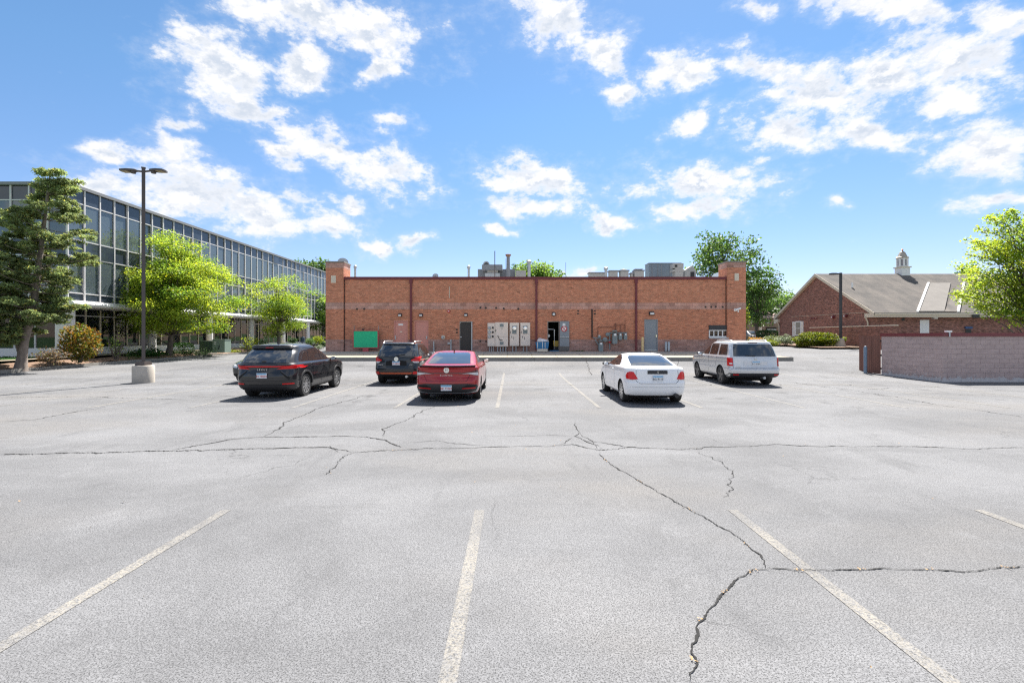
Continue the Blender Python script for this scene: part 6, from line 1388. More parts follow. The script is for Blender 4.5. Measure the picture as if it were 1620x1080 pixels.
def panel(name, bvh, poly, side, mat, parent, off=.005, cuts=6, depth=.02):
    """a curved plate that follows the body: outline drawn on one elevation, laid onto the surface"""
    d, fn = AX[side]; bm = bmesh.new(); f = bm.faces.new([bm.verts.new((u, v, 0)) for u, v in poly]); bmesh.ops.triangulate(bm, faces=[f])
    for _ in range(cuts):
        ed = [e for e in bm.edges if e.calc_length() > .055]
        if not ed: break
        bmesh.ops.subdivide_edges(bm, edges=ed, cuts=1); bmesh.ops.triangulate(bm, faces=[q for q in bm.faces if len(q.verts) > 3])
    for v in bm.verts:
        p = fn(v.co.x, v.co.y); h, nrm, _, _ = bvh.ray_cast(p, d)
        if h is None:
            h, nrm, _, _ = bvh.find_nearest(p+d*8)
        v.co = h+(nrm-d*.6).normalized()*off
    bd = [e for e in bm.edges if e.is_boundary]; ex = bmesh.ops.extrude_edge_only(bm, edges=bd)
    for v in ex['geom']:
        if isinstance(v, bmesh.types.BMVert): v.co += d*depth
    bmesh.ops.recalc_face_normals(bm, faces=bm.faces)
    me = bpy.data.meshes.new(name); bm.to_mesh(me); bm.free(); me.shade_smooth(); me.set_sharp_from_angle(angle=R(35)); me.materials.append(mat); o = bpy.data.objects.new(name, me); col.objects.link(o); o.parent = parent; return o
def mir(poly): return [(-u, v) for u, v in reversed(poly)]
def both(name, bvh, poly, side, mat, parent, **k): return panel(name, bvh, poly, side, mat, parent, **k), panel(name, bvh, mir(poly), side, mat, parent, **k)
def sides(name, bvh, poly, mat, parent, **k): return panel(name, bvh, poly, 'left', mat, parent, **k), panel(name, bvh, poly, 'right', mat, parent, **k)
def wheel(parent, x, y, r, wd, rimmat, spokes, dark=m_gap, rr=None):
    s = 1 if x > 0 else -1; w = bpy.data.objects.new('wheel', None); col.objects.link(w); w.parent = parent; w.location = (x, y, r-.012); h = wd/2; rr = rr or r*.70
    MB().lathe([(rr, -h*.9), (r*.93, -h), (r*.99, -h*.72), (r, -h*.3), (r, h*.3), (r*.99, h*.72), (r*.93, h), (rr, h*.9)], (0, 0, 0), 'x', 36).build('tyre', m_rubber, w, smooth=True, local=True)
    m = MB(); o = s*h; m.lathe([(rr*1.0, o*.88), (rr*1.0, o*.96), (rr*.93, o*.96), (rr*.90, o*.55), (rr*.3, o*.5)] if s > 0 else [(rr*.3, o*.5), (rr*.90, o*.55), (rr*.93, o*.96), (rr*1.0, o*.96), (rr*1.0, o*.88)], (0, 0, 0), 'x', 32); m.lathe(sorted([(rr*.22, o*.6), (rr*.20, o*.92)], key=lambda q: q[1]), (0, 0, 0), 'x', 16)
    for k in range(spokes):
        a = 2*math.pi*k/spokes; Mx = Matrix.Rotation(a, 3, 'X'); ww = rr*(1.05/spokes)
        v = [(o*.62, -ww, rr*.16), (o*.62, ww, rr*.16), (o*.62, ww*.8, rr*.95), (o*.62, -ww*.8, rr*.95), (o*.90, -ww*.9, rr*.16), (o*.90, ww*.9, rr*.16), (o*.94, ww*.7, rr*.95), (o*.94, -ww*.7, rr*.95)]
        m.add([Mx@Vector(q) for q in v], [(3,2,1,0),(4,5,6,7),(0,1,5,4),(1,2,6,5),(2,3,7,6),(3,0,4,7)])
    m.build('rim', rimmat, w, local=True, smooth=True, angle=30); MB().lathe(sorted([(rr*.89, o*.42), (rr*.89, o*.5)], key=lambda q: q[1]), (0, 0, 0), 'x', 24).build('brake_disc', dark, w, local=True)
    return w
def mirror(parent, x, y, z, mat, s=.11):
    m = MB(); sg = 1 if x > 0 else -1; blob(m, (x+sg*.08, y, z), (s, .07, .065), 4, 2, 0); o = m.build('door_mirror', mat, parent, local=True, smooth=True); mm = MB(); mm.obox((x-sg*.01, y+.02, z-.03), (.10, .05, .025)); mm.build('mirror_arm', m_black, o, local=True)
    g = MB(); g.obox((x+sg*.08, y-.066, z), (.14, .01, .085)); g.build('mirror_glass', m_chrome, o, local=True); return o
def plate(parent, bvh, z, text, yoff=.02, x=0, front=False, tcol=m_text_red, w=.305):
    d, fn = AX['front' if front else 'rear']; h, _, _, _ = bvh.ray_cast(fn(x, z), d); y = h.y-(yoff if not front else -yoff); s = -1 if not front else 1
    p = MB(); p.box(x-w/2, x+w/2, y-.012, y+.012, z-.078, z+.078); o = p.build('licence_plate', m_plate, parent, local=True); b = MB(); b.box(x-w/2+.01, x+w/2-.01, y+s*.0145-.002, y+s*.0145+.002, z+.035, z+.07); b.build('plate_band', m_plateb, o, local=True)
    textmesh('plate_number', text, .085, tcol, o, (x, y+s*.0145, z-.022), .002, (R(90), 0, 0 if not front else R(180)), .95); return o
def car(name, label, X, Y, levels, wheels, mat, arch, r, wd, tx, rim, spokes, rotz=0.0, z=0.0, **kw):
    t = thing(name, label, 'car', (X, Y, z), 'cars parked in the lot', rotz); body, bvh = make_body(levels, [(y, r-.01) for y in wheels], mat, t, arch=arch, **kw)
    for y in wheels:
        for s in (-1, 1): wheel(t, s*tx, y, r, wd, rim, spokes)
    u = MB(); u.box(-.56, .56, -.45, wheels[1]+.4, .17, levels[0][0]+.12); u.box(-.70, .70, .5, wheels[1]-.5, .19, levels[0][0]+.11); u.build('underbody', m_arch, t, local=True)
    MB().tube([(-tx, wheels[0], r), (tx, wheels[0], r)], .05, 8).build('axle', m_arch, t, local=True)
    return t, body, bvh
def gaps(bvh, t, lines, side, w=.010):
    for l in lines:
        for a, b in zip(l[:-1], l[1:]):
            a, b = Vector(a), Vector(b); s = Vector((-(b-a).y, (b-a).x)).normalized()*w/2
            q = [(a-s), (b-s), (b+s), (a+s)]; panel('panel_gap', bvh, [(p.x, p.y) for p in q], side, m_gap, t, off=.0015, depth=.004)
def handles(bvh, t, pts, mat):
    for (y, z) in pts:
        for side in ('left', 'right'):
            panel('door_handle', bvh, [(y-.10, z-.016), (y+.10, z-.016), (y+.10, z+.016), (y-.10, z+.016)], side, mat, t, off=.028, depth=.03)

# ---- white coupe
LV = [(.20,-.58,3.38,.77),(.26,-.74,3.52,.84),(.36,-.80,3.58,.866),(.50,-.82,3.60,.877),(.62,-.82,3.59,.879),(.66,-.785,3.56,.878),(.78,-.765,3.42,.874),(.90,-.755,3.05,.866),(.98,-.74,2.55,.855),(1.03,-.70,2.32,.835),(1.055,-.40,2.22,.800),(1.14,-.14,1.98,.750),(1.24,.18,1.72,.695),(1.32,.46,1.47,.630),(1.375,.74,1.24,.545),(1.402,.92,1.12,.34)]
WY = (0, 2.70); cX, cY = 4.08, 13.95
t, b, bv = car('white_coupe', 'white two door coupe with red tail lights and a grey plate panel', cX, cY, LV, WY, P_white, .365, .325, .215, .745, m_alu, 10, rc=.36, br=.14)
panel('rear_window', bv, [(-.62,1.075),(.62,1.075),(.55,1.28),(.48,1.335),(-.48,1.335),(-.55,1.28)], 'rear', m_cglass2, t)
panel('windscreen', bv, [(-.66,1.06),(.66,1.06),(.52,1.35),(-.52,1.35)], 'front', m_cglass, t)
panel('sunroof', bv, [(-.32,.90),(.32,.90),(.32,1.10),(-.32,1.10)], 'top', m_cglass, t)
sides('side_window', bv, [(.92,1.03),(2.02,1.01),(1.86,1.09),(1.50,1.26),(1.25,1.335),(.98,1.345),(.80,1.32),(.82,1.10)], m_cglass, t); sides('quarter_window', bv, [(.42,1.06),(.86,1.035),(.76,1.30),(.60,1.27),(.46,1.16)], m_cglass, t)
both('tail_light', bv, [(.545,.725),(.69,.705),(.82,.72),(.83,.80),(.80,.895),(.74,.93),(.655,.92),(.61,.84)], 'rear', m_tail, t, off=.012); both('tail_light_base', bv, [(.545,.722),(.69,.68),(.81,.69),(.818,.715),(.69,.702)], 'rear', m_clearl, t, off=.010)
panel('plate_panel', bv, [(-.28,.865),(.28,.865),(.28,.955),(.24,.965),(-.24,.965),(-.28,.955)], 'rear', m_trimb, t, off=.012)
textmesh('badge', 'S', .09, m_chrome, t, (0, -.795, .915), .006)
plate(t, bv, .745, 'BG 9110', tcol=m_text_dk)
gaps(bv, t, [[(-.60,.68),(-.50,.60)],[(.60,.68),(.50,.60)],[(-.50,.605),(.50,.605)],[(-.60,.68),(-.585,.97)],[(.60,.68),(.585,.97)]], 'rear'); gaps(bv, t, [[(-.86,.50),(.86,.50)]], 'rear', .006)
panel('rear_valance', bv, [(-.80,.215),(.80,.215),(.82,.265),(-.82,.265)], 'rear', m_trimb, t, off=.006)
for sd_ in ('left', 'right'): gaps(bv, t, [[(.88,1.0),(.80,.60),(.86,.34)],[(2.10,.98),(2.16,.50),(2.10,.34)]], sd_)
handles(bv, t, [(1.02,.90)], P_white); mirror(t, -.86, 1.86, 1.02, m_black); mirror(t, .86, 1.86, 1.02, m_black)
MB().tube([(.50,-.885,.27),(.50,-.60,.27)], .06, 14).build('exhaust_pipe', m_black, t, local=True); MB().tube([(.62,-.50,1.04),(.66,-.62,1.26)], .006, 5).build('antenna', m_black, t, local=True)

# ---- red saloon
LV = [(.20,-.80,3.36,.79),(.27,-.96,3.50,.87),(.38,-1.04,3.57,.90),(.52,-1.07,3.59,.911),(.66,-1.05,3.57,.913),(.74,-1.02,3.48,.912),(.84,-1.02,3.20,.908),(.93,-1.03,2.85,.898),(.985,-1.06,2.52,.875),(1.01,-1.00,2.38,.845),(1.04,-.66,2.25,.800),(1.13,-.32,2.00,.760),(1.23,.04,1.74,.715),(1.32,.40,1.46,.660),(1.375,.72,1.22,.595),(1.40,.90,1.10,.42)]
WY = (0, 2.72); t, b, bv = car('red_saloon', 'dark red saloon with a rear lip spoiler and dark lower bumper', -1.90, 14.72, LV, WY, P_red, .37, .335, .225, .785, m_alud, 5, rc=.30, br=.16)
panel('rear_window', bv, [(-.63,1.065),(.63,1.065),(.55,1.31),(.48,1.355),(-.48,1.355),(-.55,1.31)], 'rear', m_cglass2, t); panel('windscreen', bv, [(-.66,1.06),(.66,1.06),(.52,1.35),(-.52,1.35)], 'front', m_cglass, t)
sides('front_window', bv, [(1.30,1.03),(2.10,1.01),(1.80,1.13),(1.45,1.29),(1.28,1.325)], m_cglass, t); sides('rear_side_window', bv, [(.30,1.05),(1.22,1.03),(1.20,1.33),(.90,1.335),(.55,1.23)], m_cglass, t)
sp = MB(); n = 20
for i in range(n+1):
    x = -.80+1.6*i/n; yy = -1.10+.17*(abs(x)/.8)**2.2; sp.v += [(x, yy, 1.012), (x, yy+.17, 1.002), (x, yy+.19, 1.022), (x, yy+.01, 1.045)]; sp.c += [(1, 1, 1)]*4
sp.f = [(4*i+j, 4*i+(j+1) % 4, 4*i+4+(j+1) % 4, 4*i+4+j) for i in range(n) for j in range(4)]+[(3, 2, 1, 0), tuple(4*n+q for q in range(4))]; sp.build('lip_spoiler', m_black, t, local=True)
lt, rt = both('tail_light', bv, [(.86,.92),(.885,.80),(.86,.745),(.60,.80),(.36,.80),(.36,.825),(.62,.86),(.80,.90)], 'rear', m_taild, t, off=.010); both('tail_lens', bv, [(.85,.845),(.87,.79),(.86,.757),(.62,.806),(.42,.806),(.62,.828)], 'rear', m_clearl, t, off=.014)
panel('light_bar', bv, [(-.40,.812),(.40,.812),(.40,.842),(-.40,.842)], 'rear', m_taild, t, off=.008)
panel('lower_bumper', bv, [(-.60,.53),(.60,.53),(.84,.50),(.87,.42),(.82,.27),(.50,.225),(-.50,.225),(-.82,.27),(-.87,.42),(-.84,.50)], 'rear', m_trimb, t, off=.010)
both('reflector', bv, [(.44,.385),(.80,.40),(.80,.428),(.44,.41)], 'rear', m_tail, t, off=.018); both('air_slot', bv, [(.42,.415),(.80,.432),(.82,.49),(.58,.50)], 'rear', m_gap, t, off=.014)
both('bumper_strip', bv, [(.55,.258),(.84,.30),(.875,.43),(.855,.435),(.81,.318),(.55,.278)], 'rear', m_steel, t, off=.016); panel('diffuser', bv, [(-.56,.255),(.56,.255),(.56,.277),(-.56,.277)], 'rear', m_steel, t, off=.016)
gaps(bv, t, [[(-.56,.60),(.56,.60)],[(-.56,.60),(-.66,.79)],[(.56,.60),(.66,.79)]], 'rear'); plate(t, bv, .42, 'BK 71063', .026)
MB().lathe([(.078, 0), (.078, .012)], (0, -1.055, .915), 'y', 20).build('badge_ring', m_chrome, t, local=True).scale = (1, 1, 1); textmesh('badge', 'H', .095, m_gap, t, (0, -1.057, .915), .004); textmesh('model_letters', 'E L A N T R A', .058, m_chrome, t, (0, -1.048, .765), .006)
for sd_ in ('left', 'right'): gaps(bv, t, [[(1.26,1.0),(1.24,.36)],[(2.16,.98),(2.20,.36)],[(.30,1.03),(.42,.70)]], sd_)
handles(bv, t, [(.58,.92),(1.50,.91)], P_red); mirror(t, -.88, 1.98, 1.03, m_black); mirror(t, .88, 1.98, 1.03, m_black)
fin = MB(); fin.prism([(-.07,0),(.10,0),(-.05,.075)], lambda u, v, d: (-.015+d, .78+u, 1.385+v), .03); fin.build('roof_fin', m_black, t, local=True); t.scale = (1.03, 1.03, 1.03)

# ---- black crossover with the full-width light bar
LV = [(.24,-.70,3.34,.79),(.31,-.88,3.52,.88),(.42,-.96,3.60,.915),(.55,-.985,3.64,.930),(.70,-.99,3.65,.932),(.84,-.95,3.64,.930),(.94,-.925,3.52,.927),(1.01,-.945,3.25,.922),(1.06,-.93,2.85,.905),(1.10,-.90,2.45,.875),(1.24,-.80,2.12,.830),(1.40,-.64,1.80,.785),(1.53,-.50,1.50,.738),(1.605,-.48,1.28,.700),(1.655,-.30,1.08,.620),(1.69,.08,.80,.44)]
WY = (0, 2.69); t, b, bv = car('black_crossover', 'black crossover with a full-width red light bar and silver spoked wheels', -7.58, 15.27, LV, WY, P_black, .42, .372, .235, .80, m_alu, 10, rc=.36, br=.17)
panel('rear_window', bv, [(-.72,1.115),(.72,1.115),(.69,1.38),(.62,1.51),(-.62,1.51),(-.69,1.38)], 'rear', m_cglass2, t); panel('roof_spoiler', bv, [(-.63,1.525),(.63,1.525),(.60,1.615),(-.60,1.615)], 'rear', m_black, t, off=.05, depth=.08); panel('brake_light', bv, [(-.12,1.55),(.12,1.55),(.12,1.57),(-.12,1.57)], 'rear', m_tail, t, off=.056)
panel('windscreen', bv, [(-.70,1.10),(.70,1.10),(.58,1.50),(-.58,1.50)], 'front', m_cglass, t)
sides('front_window', bv, [(1.25,1.12),(2.26,1.09),(1.90,1.25),(1.52,1.46),(1.22,1.525)], m_cglass, t); sides('rear_side_window', bv, [(.28,1.13),(1.18,1.12),(1.15,1.53),(.75,1.535),(.40,1.49)], m_cglass, t); sides('quarter_window', bv, [(-.24,1.17),(.22,1.135),(.33,1.46),(.06,1.42)], m_cglass, t)
panel('light_bar', bv, [(-.80,.985),(.80,.985),(.80,1.015),(-.80,1.015)], 'rear', m_tail, t, off=.022); both('tail_light', bv, [(.40,.915),(.72,.925),(.92,.93),(.925,1.03),(.84,1.04),(.80,.975),(.50,.955)], 'rear', m_tail, t, off=.016); both('tail_light_housing', bv, [(.48,.958),(.78,.978),(.82,1.04),(.56,1.035)], 'rear', m_gap, t, off=.012)
for s_, side_ in ((1, 'right'), (-1, 'left')): panel('tail_light', bv, [(-.62,.955),(-.40,.985),(-.16,1.02),(-.40,1.03),(-.70,1.03)], side_, m_tail, t, off=.012)
textmesh('brand_letters', 'L E X U S', .075, m_chrome, t, (0, -.985, .905), .006)
both('chrome_vent', bv, [(.50,.84),(.56,.86),(.80,.66),(.76,.60)], 'rear', m_gap, t, off=.006); both('vent_trim', bv, [(.52,.862),(.545,.868),(.74,.725),(.73,.705)], 'rear', m_alud, t, off=.010)
plate(t, bv, .73, 'EV 48204', .022); panel('lower_bumper', bv, [(-.88,.44),(.88,.44),(.86,.27),(.70,.235),(-.70,.235),(-.86,.27)], 'rear', m_trimb, t, off=.012); panel('skid_plate', bv, [(-.62,.255),(.62,.255),(.72,.30),(-.72,.30)], 'rear', m_alud, t, off=.022); both('reflector', bv, [(.58,.455),(.86,.46),(.86,.50),(.58,.492)], 'rear', m_tail, t, off=.016)
gaps(bv, t, [[(-.82,.60),(-.60,.56),(.60,.56),(.82,.60)]], 'rear')
for sd_ in ('left', 'right'):
    gaps(bv, t, [[(1.20,1.10),(1.20,.36)],[(2.30,1.06),(2.34,.36)],[(.26,1.10),(.46,.62)]], sd_); panel('sill_trim', bv, [(.46,.26),(2.24,.26),(2.24,.34),(.46,.34)], sd_, m_alud, t, off=.012); panel('side_crease', bv, [(.50,.66),(2.2,.68),(2.2,.70),(.50,.685)], sd_, P_black, t, off=.012)
    for y in WY:
        a = [(y+.435*math.cos(q), .36+.435*math.sin(q)) for q in np.linspace(.05, math.pi-.05, 13)]; bb = [(y+.495*math.cos(q), .36+.495*math.sin(q)) for q in np.linspace(math.pi-.05, .05, 13)]
        for i in range(12): panel('arch_trim', bv, [a[i], a[i+1], bb[11-i], bb[12-i]], sd_, m_trimb, t, off=.012, cuts=1) if False else None
        panel('arch_trim', bv, a+bb, sd_, m_trimb, t, off=.012)
handles(bv, t, [(.52,.99),(1.46,.98)], P_black); mirror(t, -.92, 2.10, 1.12, P_black, .12); mirror(t, .92, 2.10, 1.12, P_black, .12)
w_ = MB(); w_.tube([(-.02,-.86,1.16),(-.32,-.80,1.19)], .012, 6); w_.obox((0,-.87,1.155), (.12,.05,.04)); w_.build('rear_wiper', m_black, t, local=True)
fin = MB(); fin.prism([(-.08,0),(.12,0),(-.05,.085)], lambda u, v, d: (-.018+d, .05+u, 1.675+v), .036); fin.build('roof_fin', m_black, t, local=True)

# ---- black SUV with roof rails
LV = [(.28,-.62,3.34,.78),(.36,-.86,3.50,.865),(.48,-.95,3.59,.893),(.62,-.97,3.61,.905),(.72,-.94,3.61,.906),(.86,-.90,3.57,.905),(1.00,-.885,3.30,.90),(1.07,-.87,2.85,.893),(1.13,-.84,2.35,.865),(1.28,-.76,2.04,.825),(1.42,-.67,1.78,.780),(1.54,-.58,1.52,.735),(1.61,-.54,1.32,.695),(1.645,-.34,1.12,.60),(1.665,.1,.80,.42)]
WY = (0, 2.67); t, b, bv = car('black_suv', 'black SUV with roof rails and orange bumper trim, left of the red saloon', -4.60, 19.6, LV, WY, P_black2, .40, .36, .23, .775, m_alud, 5, rc=.30, br=.10)
panel('rear_window', bv, [(-.74,1.13),(.74,1.13),(.70,1.42),(.63,1.575),(-.63,1.575),(-.70,1.42)], 'rear', m_cglass2, t); panel('windscreen', bv, [(-.70,1.12),(.70,1.12),(.60,1.56),(-.60,1.56)], 'front', m_cglass, t); panel('roof_spoiler', bv, [(-.64,1.59),(.64,1.59),(.60,1.64),(-.60,1.64)], 'rear', P_black2, t, off=.05, depth=.08)
sides('front_window', bv, [(1.30,1.14),(2.22,1.11),(1.90,1.28),(1.58,1.47),(1.28,1.555)], m_cglass, t); sides('rear_side_window', bv, [(.34,1.15),(1.22,1.14),(1.20,1.56),(.36,1.56)], m_cglass, t); sides('quarter_window', bv, [(-.50,1.18),(.26,1.155),(.28,1.55),(-.28,1.54)], m_cglass, t)
both('tail_light', bv, [(.58,.985),(.60,.94),(.90,.93),(.905,1.10),(.84,1.105),(.80,1.02)], 'rear', m_tail, t, off=.018); both('tail_light_base', bv, [(.62,.935),(.90,.925),(.90,.862),(.70,.865)], 'rear', m_clearl, t, off=.016); both('tail_light_inner', bv, [(.52,1.00),(.60,.98),(.79,1.03),(.82,1.10),(.60,1.06)], 'rear', m_gap, t, off=.012)
for s_, side_ in ((1, 'right'), (-1, 'left')): panel('tail_light', bv, [(-.80,.88),(-.50,.96),(-.48,1.08),(-.80,1.10)], side_, m_tail, t, off=.012)
panel('plate_recess', bv, [(-.42,.76),(.42,.76),(.40,.94),(.20,.965),(-.20,.965),(-.40,.94)], 'rear', m_gap, t, off=.006); plate(t, bv, .86, 'CT 30719', .018); bd = MB(); bd.lathe([(.085, 0), (.085, .01)], (0, -.905, 1.02), 'y', 22); bo = bd.build('badge', m_chrome, t, local=True); textmesh('badge_stars', '* *', .09, m_plateb, bo, (0, -.907, 1.0), .003)
for x in (-.62, .62): textmesh('model_letters', 'FORESTER' if x < 0 else 'SPORT', .045, m_chrome, t, (x*.98, -.925, .80), .004)
panel('lower_bumper', bv, [(-.86,.50),(.86,.50),(.85,.34),(.66,.29),(-.66,.29),(-.85,.34)], 'rear', m_trimb, t, off=.012); both('reflector', bv, [(.64,.42),(.87,.43),(.87,.53),(.68,.53)], 'rear', m_tail, t, off=.020); panel('orange_trim', bv, [(-.58,.43),(-.50,.455),(.50,.455),(.58,.43),(.66,.50),(.60,.50),(.54,.475),(-.54,.475),(-.60,.50),(-.66,.50)], 'rear', MAT('orange_trim', (.55, .12, .05), .5), t, off=.024)
gaps(bv, t, [[(-.70,.62),(.70,.62)],[(-.70,.62),(-.62,.90)],[(.70,.62),(.62,.90)]], 'rear')
for sd_ in ('left', 'right'): gaps(bv, t, [[(1.26,1.12),(1.26,.40)],[(2.28,1.08),(2.32,.40)],[(.30,1.12),(.46,.66)]], sd_)
handles(bv, t, [(.55,1.0),(1.52,.99)], P_black2); mirror(t, -.90, 2.08, 1.14, P_black2, .12); mirror(t, .90, 2.08, 1.14, P_black2, .12)
for s_ in (-1, 1):
    m = MB(); m.tube([(s_*.62,-.42,1.635),(s_*.63,-.30,1.70),(s_*.64,.4,1.725),(s_*.63,1.0,1.70),(s_*.62,1.15,1.63)], .022, 8); m.build('roof_rail', m_alu, t, local=True); m = MB()
    for yy in (-.36, 1.05): m.obox((s_*.63, yy, 1.66), (.04, .12, .07))
    m.build('rail_foot', MAT('orange_rail_foot', (.55, .10, .04), .5) if s_ < 0 else bpy.data.materials['orange_rail_foot'], t, local=True)
w_ = MB(); w_.tube([(0,-.86,1.155),(.34,-.82,1.20)], .012, 6); w_.build('rear_wiper', m_black, t, local=True); MB().tube([(.42,-.96,.33),(.42,-.6,.33)], .05, 12).build('exhaust_pipe', m_alu, t, local=True)

# ---- silver SUV
LV = [(.30,-.72,3.36,.85),(.37,-.98,3.50,.93),(.48,-1.06,3.58,.965),(.64,-1.075,3.60,.980),(.70,-1.02,3.60,.978),(.86,-.985,3.60,.977),(1.02,-.965,3.46,.974),(1.10,-.95,3.00,.965),(1.15,-.93,2.45,.940),(1.32,-.865,2.05,.890),(1.50,-.795,1.72,.845),(1.63,-.74,1.46,.805),(1.695,-.70,1.28,.765),(1.73,-.46,1.05,.66),(1.75,0,.75,.45)]
WY = (0, 2.70); t, b, bv = car('silver_suv', 'boxy silver SUV with dark wheels and a black lower bumper', 9.42, 19.1, LV, WY, P_silver, .42, .375, .24, .84, m_alud, 5, rotz=R(-2.5), rc=.24, br=.07, bf=.2)
panel('rear_window', bv, [(-.80,1.15),(.80,1.15),(.76,1.45),(.72,1.61),(-.72,1.61),(-.76,1.45)], 'rear', m_cglass2, t); panel('brake_light', bv, [(-.17,1.66),(.17,1.66),(.17,1.685),(-.17,1.685)], 'rear', m_taild, t, off=.02); panel('windscreen', bv, [(-.74,1.16),(.74,1.16),(.66,1.61),(-.66,1.61)], 'front', m_cglass, t)
sides('front_window', bv, [(1.28,1.17),(2.26,1.15),(2.0,1.32),(1.66,1.50),(1.26,1.62)], m_cglass, t); sides('rear_side_window', bv, [(.38,1.18),(1.20,1.17),(1.18,1.625),(.42,1.62)], m_cglass, t); sides('quarter_window', bv, [(-.56,1.20),(.24,1.185),(.26,1.61),(-.40,1.60)], m_cglass, t)
for s_, side_ in ((1, 'right'), (-1, 'left')): panel('tail_light', bv, [(-.86,.78),(-.70,.78),(-.66,1.09),(-.84,1.09)], side_, m_tail, t, off=.014)
both('tail_light', bv, [(.835,.78),(.935,.78),(.925,1.09),(.845,1.09)], 'rear', m_tail, t, off=.014); both('tail_lens', bv, [(.855,.84),(.925,.84),(.925,.90),(.855,.90)], 'rear', m_clearl, t, off=.020)
panel('plate_garnish', bv, [(-.46,.80),(.46,.80),(.46,.965),(-.46,.965)], 'rear', m_alu, t, off=.010); panel('plate_recess', bv, [(-.44,.815),(.44,.815),(.44,.950),(-.44,.950)], 'rear', MAT('satin_silver', (.66, .66, .66), .45), t, off=.016); plate(t, bv, .88, 'B 7 R187', .032, tcol=m_text_dk); textmesh('badge', 'H', .12, m_chrome, t, (0, -.985, 1.04), .008)
textmesh('model_letters', 'PILOT', .06, m_chrome, t, (-.66, -1.005, .73), .004); textmesh('trim_letters', 'EX-L', .05, m_chrome, t, (.68, -1.005, .73), .004)
panel('lower_bumper', bv, [(-.94,.505),(.94,.505),(.93,.38),(.76,.315),(-.76,.315),(-.93,.38)], 'rear', m_trimb, t, off=.012); both('reflector', bv, [(.66,.43),(.84,.43),(.84,.47),(.66,.47)], 'rear', m_tail, t, off=.018)
gaps(bv, t, [[(-.83,.70),(.83,.70)],[(-.83,.70),(-.83,1.10)],[(.83,.70),(.83,1.10)]], 'rear'); panel('bumper_step', bv, [(-.90,.66),(.90,.66),(.90,.69),(-.90,.69)], 'rear', P_silver, t, off=.02)
for sd_ in ('left', 'right'):
    gaps(bv, t, [[(1.24,1.14),(1.24,.42)],[(2.32,1.12),(2.36,.42)],[(.32,1.14),(.44,.70)]], sd_); panel('side_moulding', bv, [(.46,.60),(2.22,.60),(2.22,.68),(.46,.68)], sd_, P_silver, t, off=.014); panel('amber_marker', bv, [(3.10,.86),(3.25,.86),(3.25,.91),(3.10,.91)], sd_, m_amber, t, off=.006)
handles(bv, t, [(.56,1.02),(1.52,1.01)], P_silver); mirror(t, -.97, 2.12, 1.16, m_alud, .13); mirror(t, .97, 2.12, 1.16, m_alud, .13)
for s_ in (-1, 1): m = MB(); m.tube([(s_*.66,-.45,1.715),(s_*.67,-.35,1.765),(s_*.68,.4,1.785),(s_*.67,1.0,1.765),(s_*.66,1.15,1.70)], .02, 8); m.build('roof_rail', m_alu, t, local=True)
MB().tube([(.30,-1.06,.33),(.30,-.7,.33)], .05, 12).build('exhaust_pipe', m_steel, t, local=True); w_ = MB(); w_.tube([(0,-.965,1.165),(-.36,-.93,1.19)], .012, 6); w_.build('rear_wiper', m_black, t, local=True)

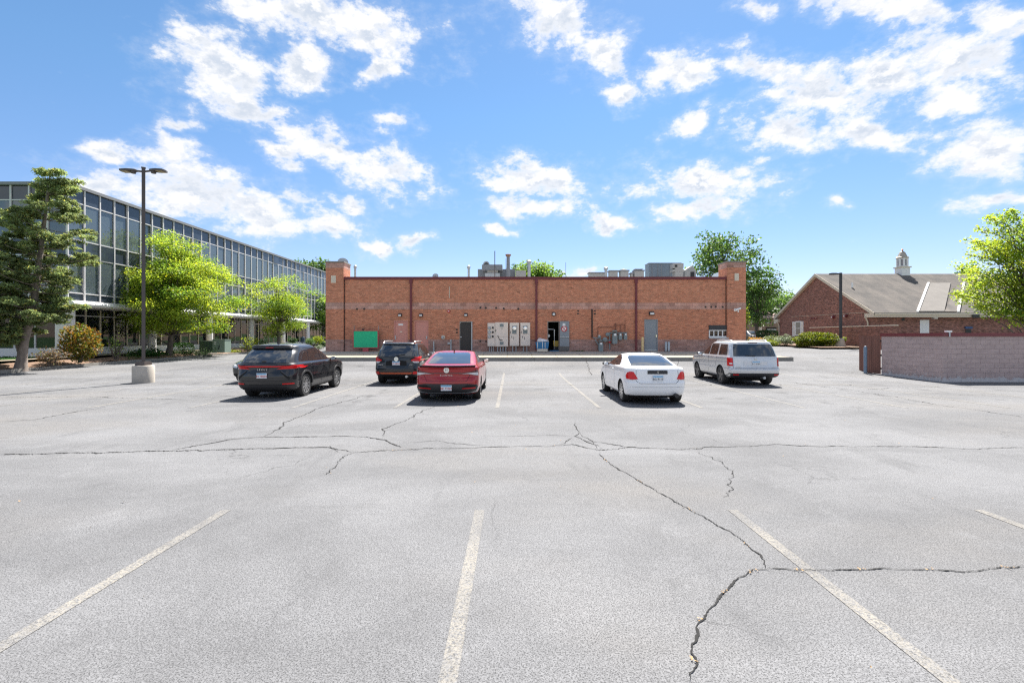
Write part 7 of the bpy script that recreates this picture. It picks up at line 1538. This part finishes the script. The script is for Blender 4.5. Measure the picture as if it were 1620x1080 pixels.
# ---- dark car facing the camera, mostly behind the black crossover
LV = [(.22,-.70,3.30,.78),(.30,-.86,3.48,.86),(.42,-.92,3.55,.885),(.55,-.93,3.57,.892),(.68,-.92,3.55,.894),(.80,-.90,3.40,.892),(.90,-.88,3.00,.885),(.97,-.86,2.50,.865),(1.01,-.74,2.32,.835),(1.12,-.34,2.02,.79),(1.24,.08,1.72,.735),(1.34,.50,1.42,.675),(1.395,.78,1.20,.60),(1.41,.9,1.10,.42)]
WY = (0, 2.70); fY = 19.9; t, b, bv = car('dark_saloon', 'dark saloon facing the camera, mostly hidden behind the black crossover', -10.62, fY+2.70, LV, WY, P_black2, .36, .325, .22, .765, m_alu, 10, rotz=math.pi, rc=.40, br=.12, bf=.24)
panel('windscreen', bv, [(-.70,1.03),(.70,1.03),(.55,1.36),(-.55,1.36)], 'front', m_cglass, t); panel('rear_window', bv, [(-.62,1.04),(.62,1.04),(.50,1.35),(-.50,1.35)], 'rear', m_cglass, t); sides('front_window', bv, [(1.28,1.02),(2.10,1.0),(1.80,1.12),(1.45,1.28),(1.26,1.33)], m_cglass, t); sides('rear_side_window', bv, [(.30,1.05),(1.20,1.02),(1.18,1.335),(.88,1.33),(.55,1.22)], m_cglass, t)
both('headlight', bv, [(.52,.64),(.86,.66),(.885,.76),(.70,.78),(.55,.72)], 'front', m_clearl, t, off=.012); gf = panel('grille_surround', bv, [(-.42,.48),(.42,.48),(.48,.74),(-.48,.74)], 'front', m_chrome, t, off=.010); panel('grille', bv, [(-.39,.51),(.39,.51),(.445,.715),(-.445,.715)], 'front', m_gap, t, off=.016)
for k in range(5): panel('grille_bar', bv, [(-.40,.535+k*.036),(.40,.535+k*.036),(.40,.543+k*.036),(-.40,.543+k*.036)], 'front', m_alud, t, off=.022)
panel('lower_intake', bv, [(-.80,.27),(.80,.27),(.76,.40),(-.76,.40)], 'front', m_gap, t, off=.010); plate(t, bv, .50, 'AF 2260', .03, front=True); both('amber_marker', bv, [(.86,.50),(.89,.50),(.89,.56),(.86,.56)], 'front', m_amber, t, off=.012)
mirror(t, -.87, 1.98, 1.03, P_black2); mirror(t, .87, 1.98, 1.03, P_black2)
# ---- two far vehicles glimpsed at the shop corner
LV = [(.30,-.72,3.36,.85),(.48,-1.0,3.58,.95),(.70,-1.0,3.60,.96),(.95,-.96,3.5,.955),(1.10,-.95,2.9,.95),(1.35,-.86,2.05,.87),(1.63,-.74,1.46,.80),(1.72,-.46,1.05,.62)]
t, b, bv = car('parked_suv', 'dark SUV parked far away beside the tan house', (1182-810)/F*74, 74.0, LV, (0, 2.7), P_black, .42, .37, .24, .84, m_alud, 5, rotz=R(180), z=gz(36, 74)); panel('windscreen', bv, [(-.72,1.14),(.72,1.14),(.66,1.60),(-.66,1.60)], 'front', m_cglass, t); both('headlight', bv, [(.6,.82),(.9,.84),(.9,.95),(.6,.92)], 'front', m_clearl, t, off=.012); panel('grille', bv, [(-.5,.70),(.5,.70),(.5,.92),(-.5,.92)], 'front', m_gap, t)
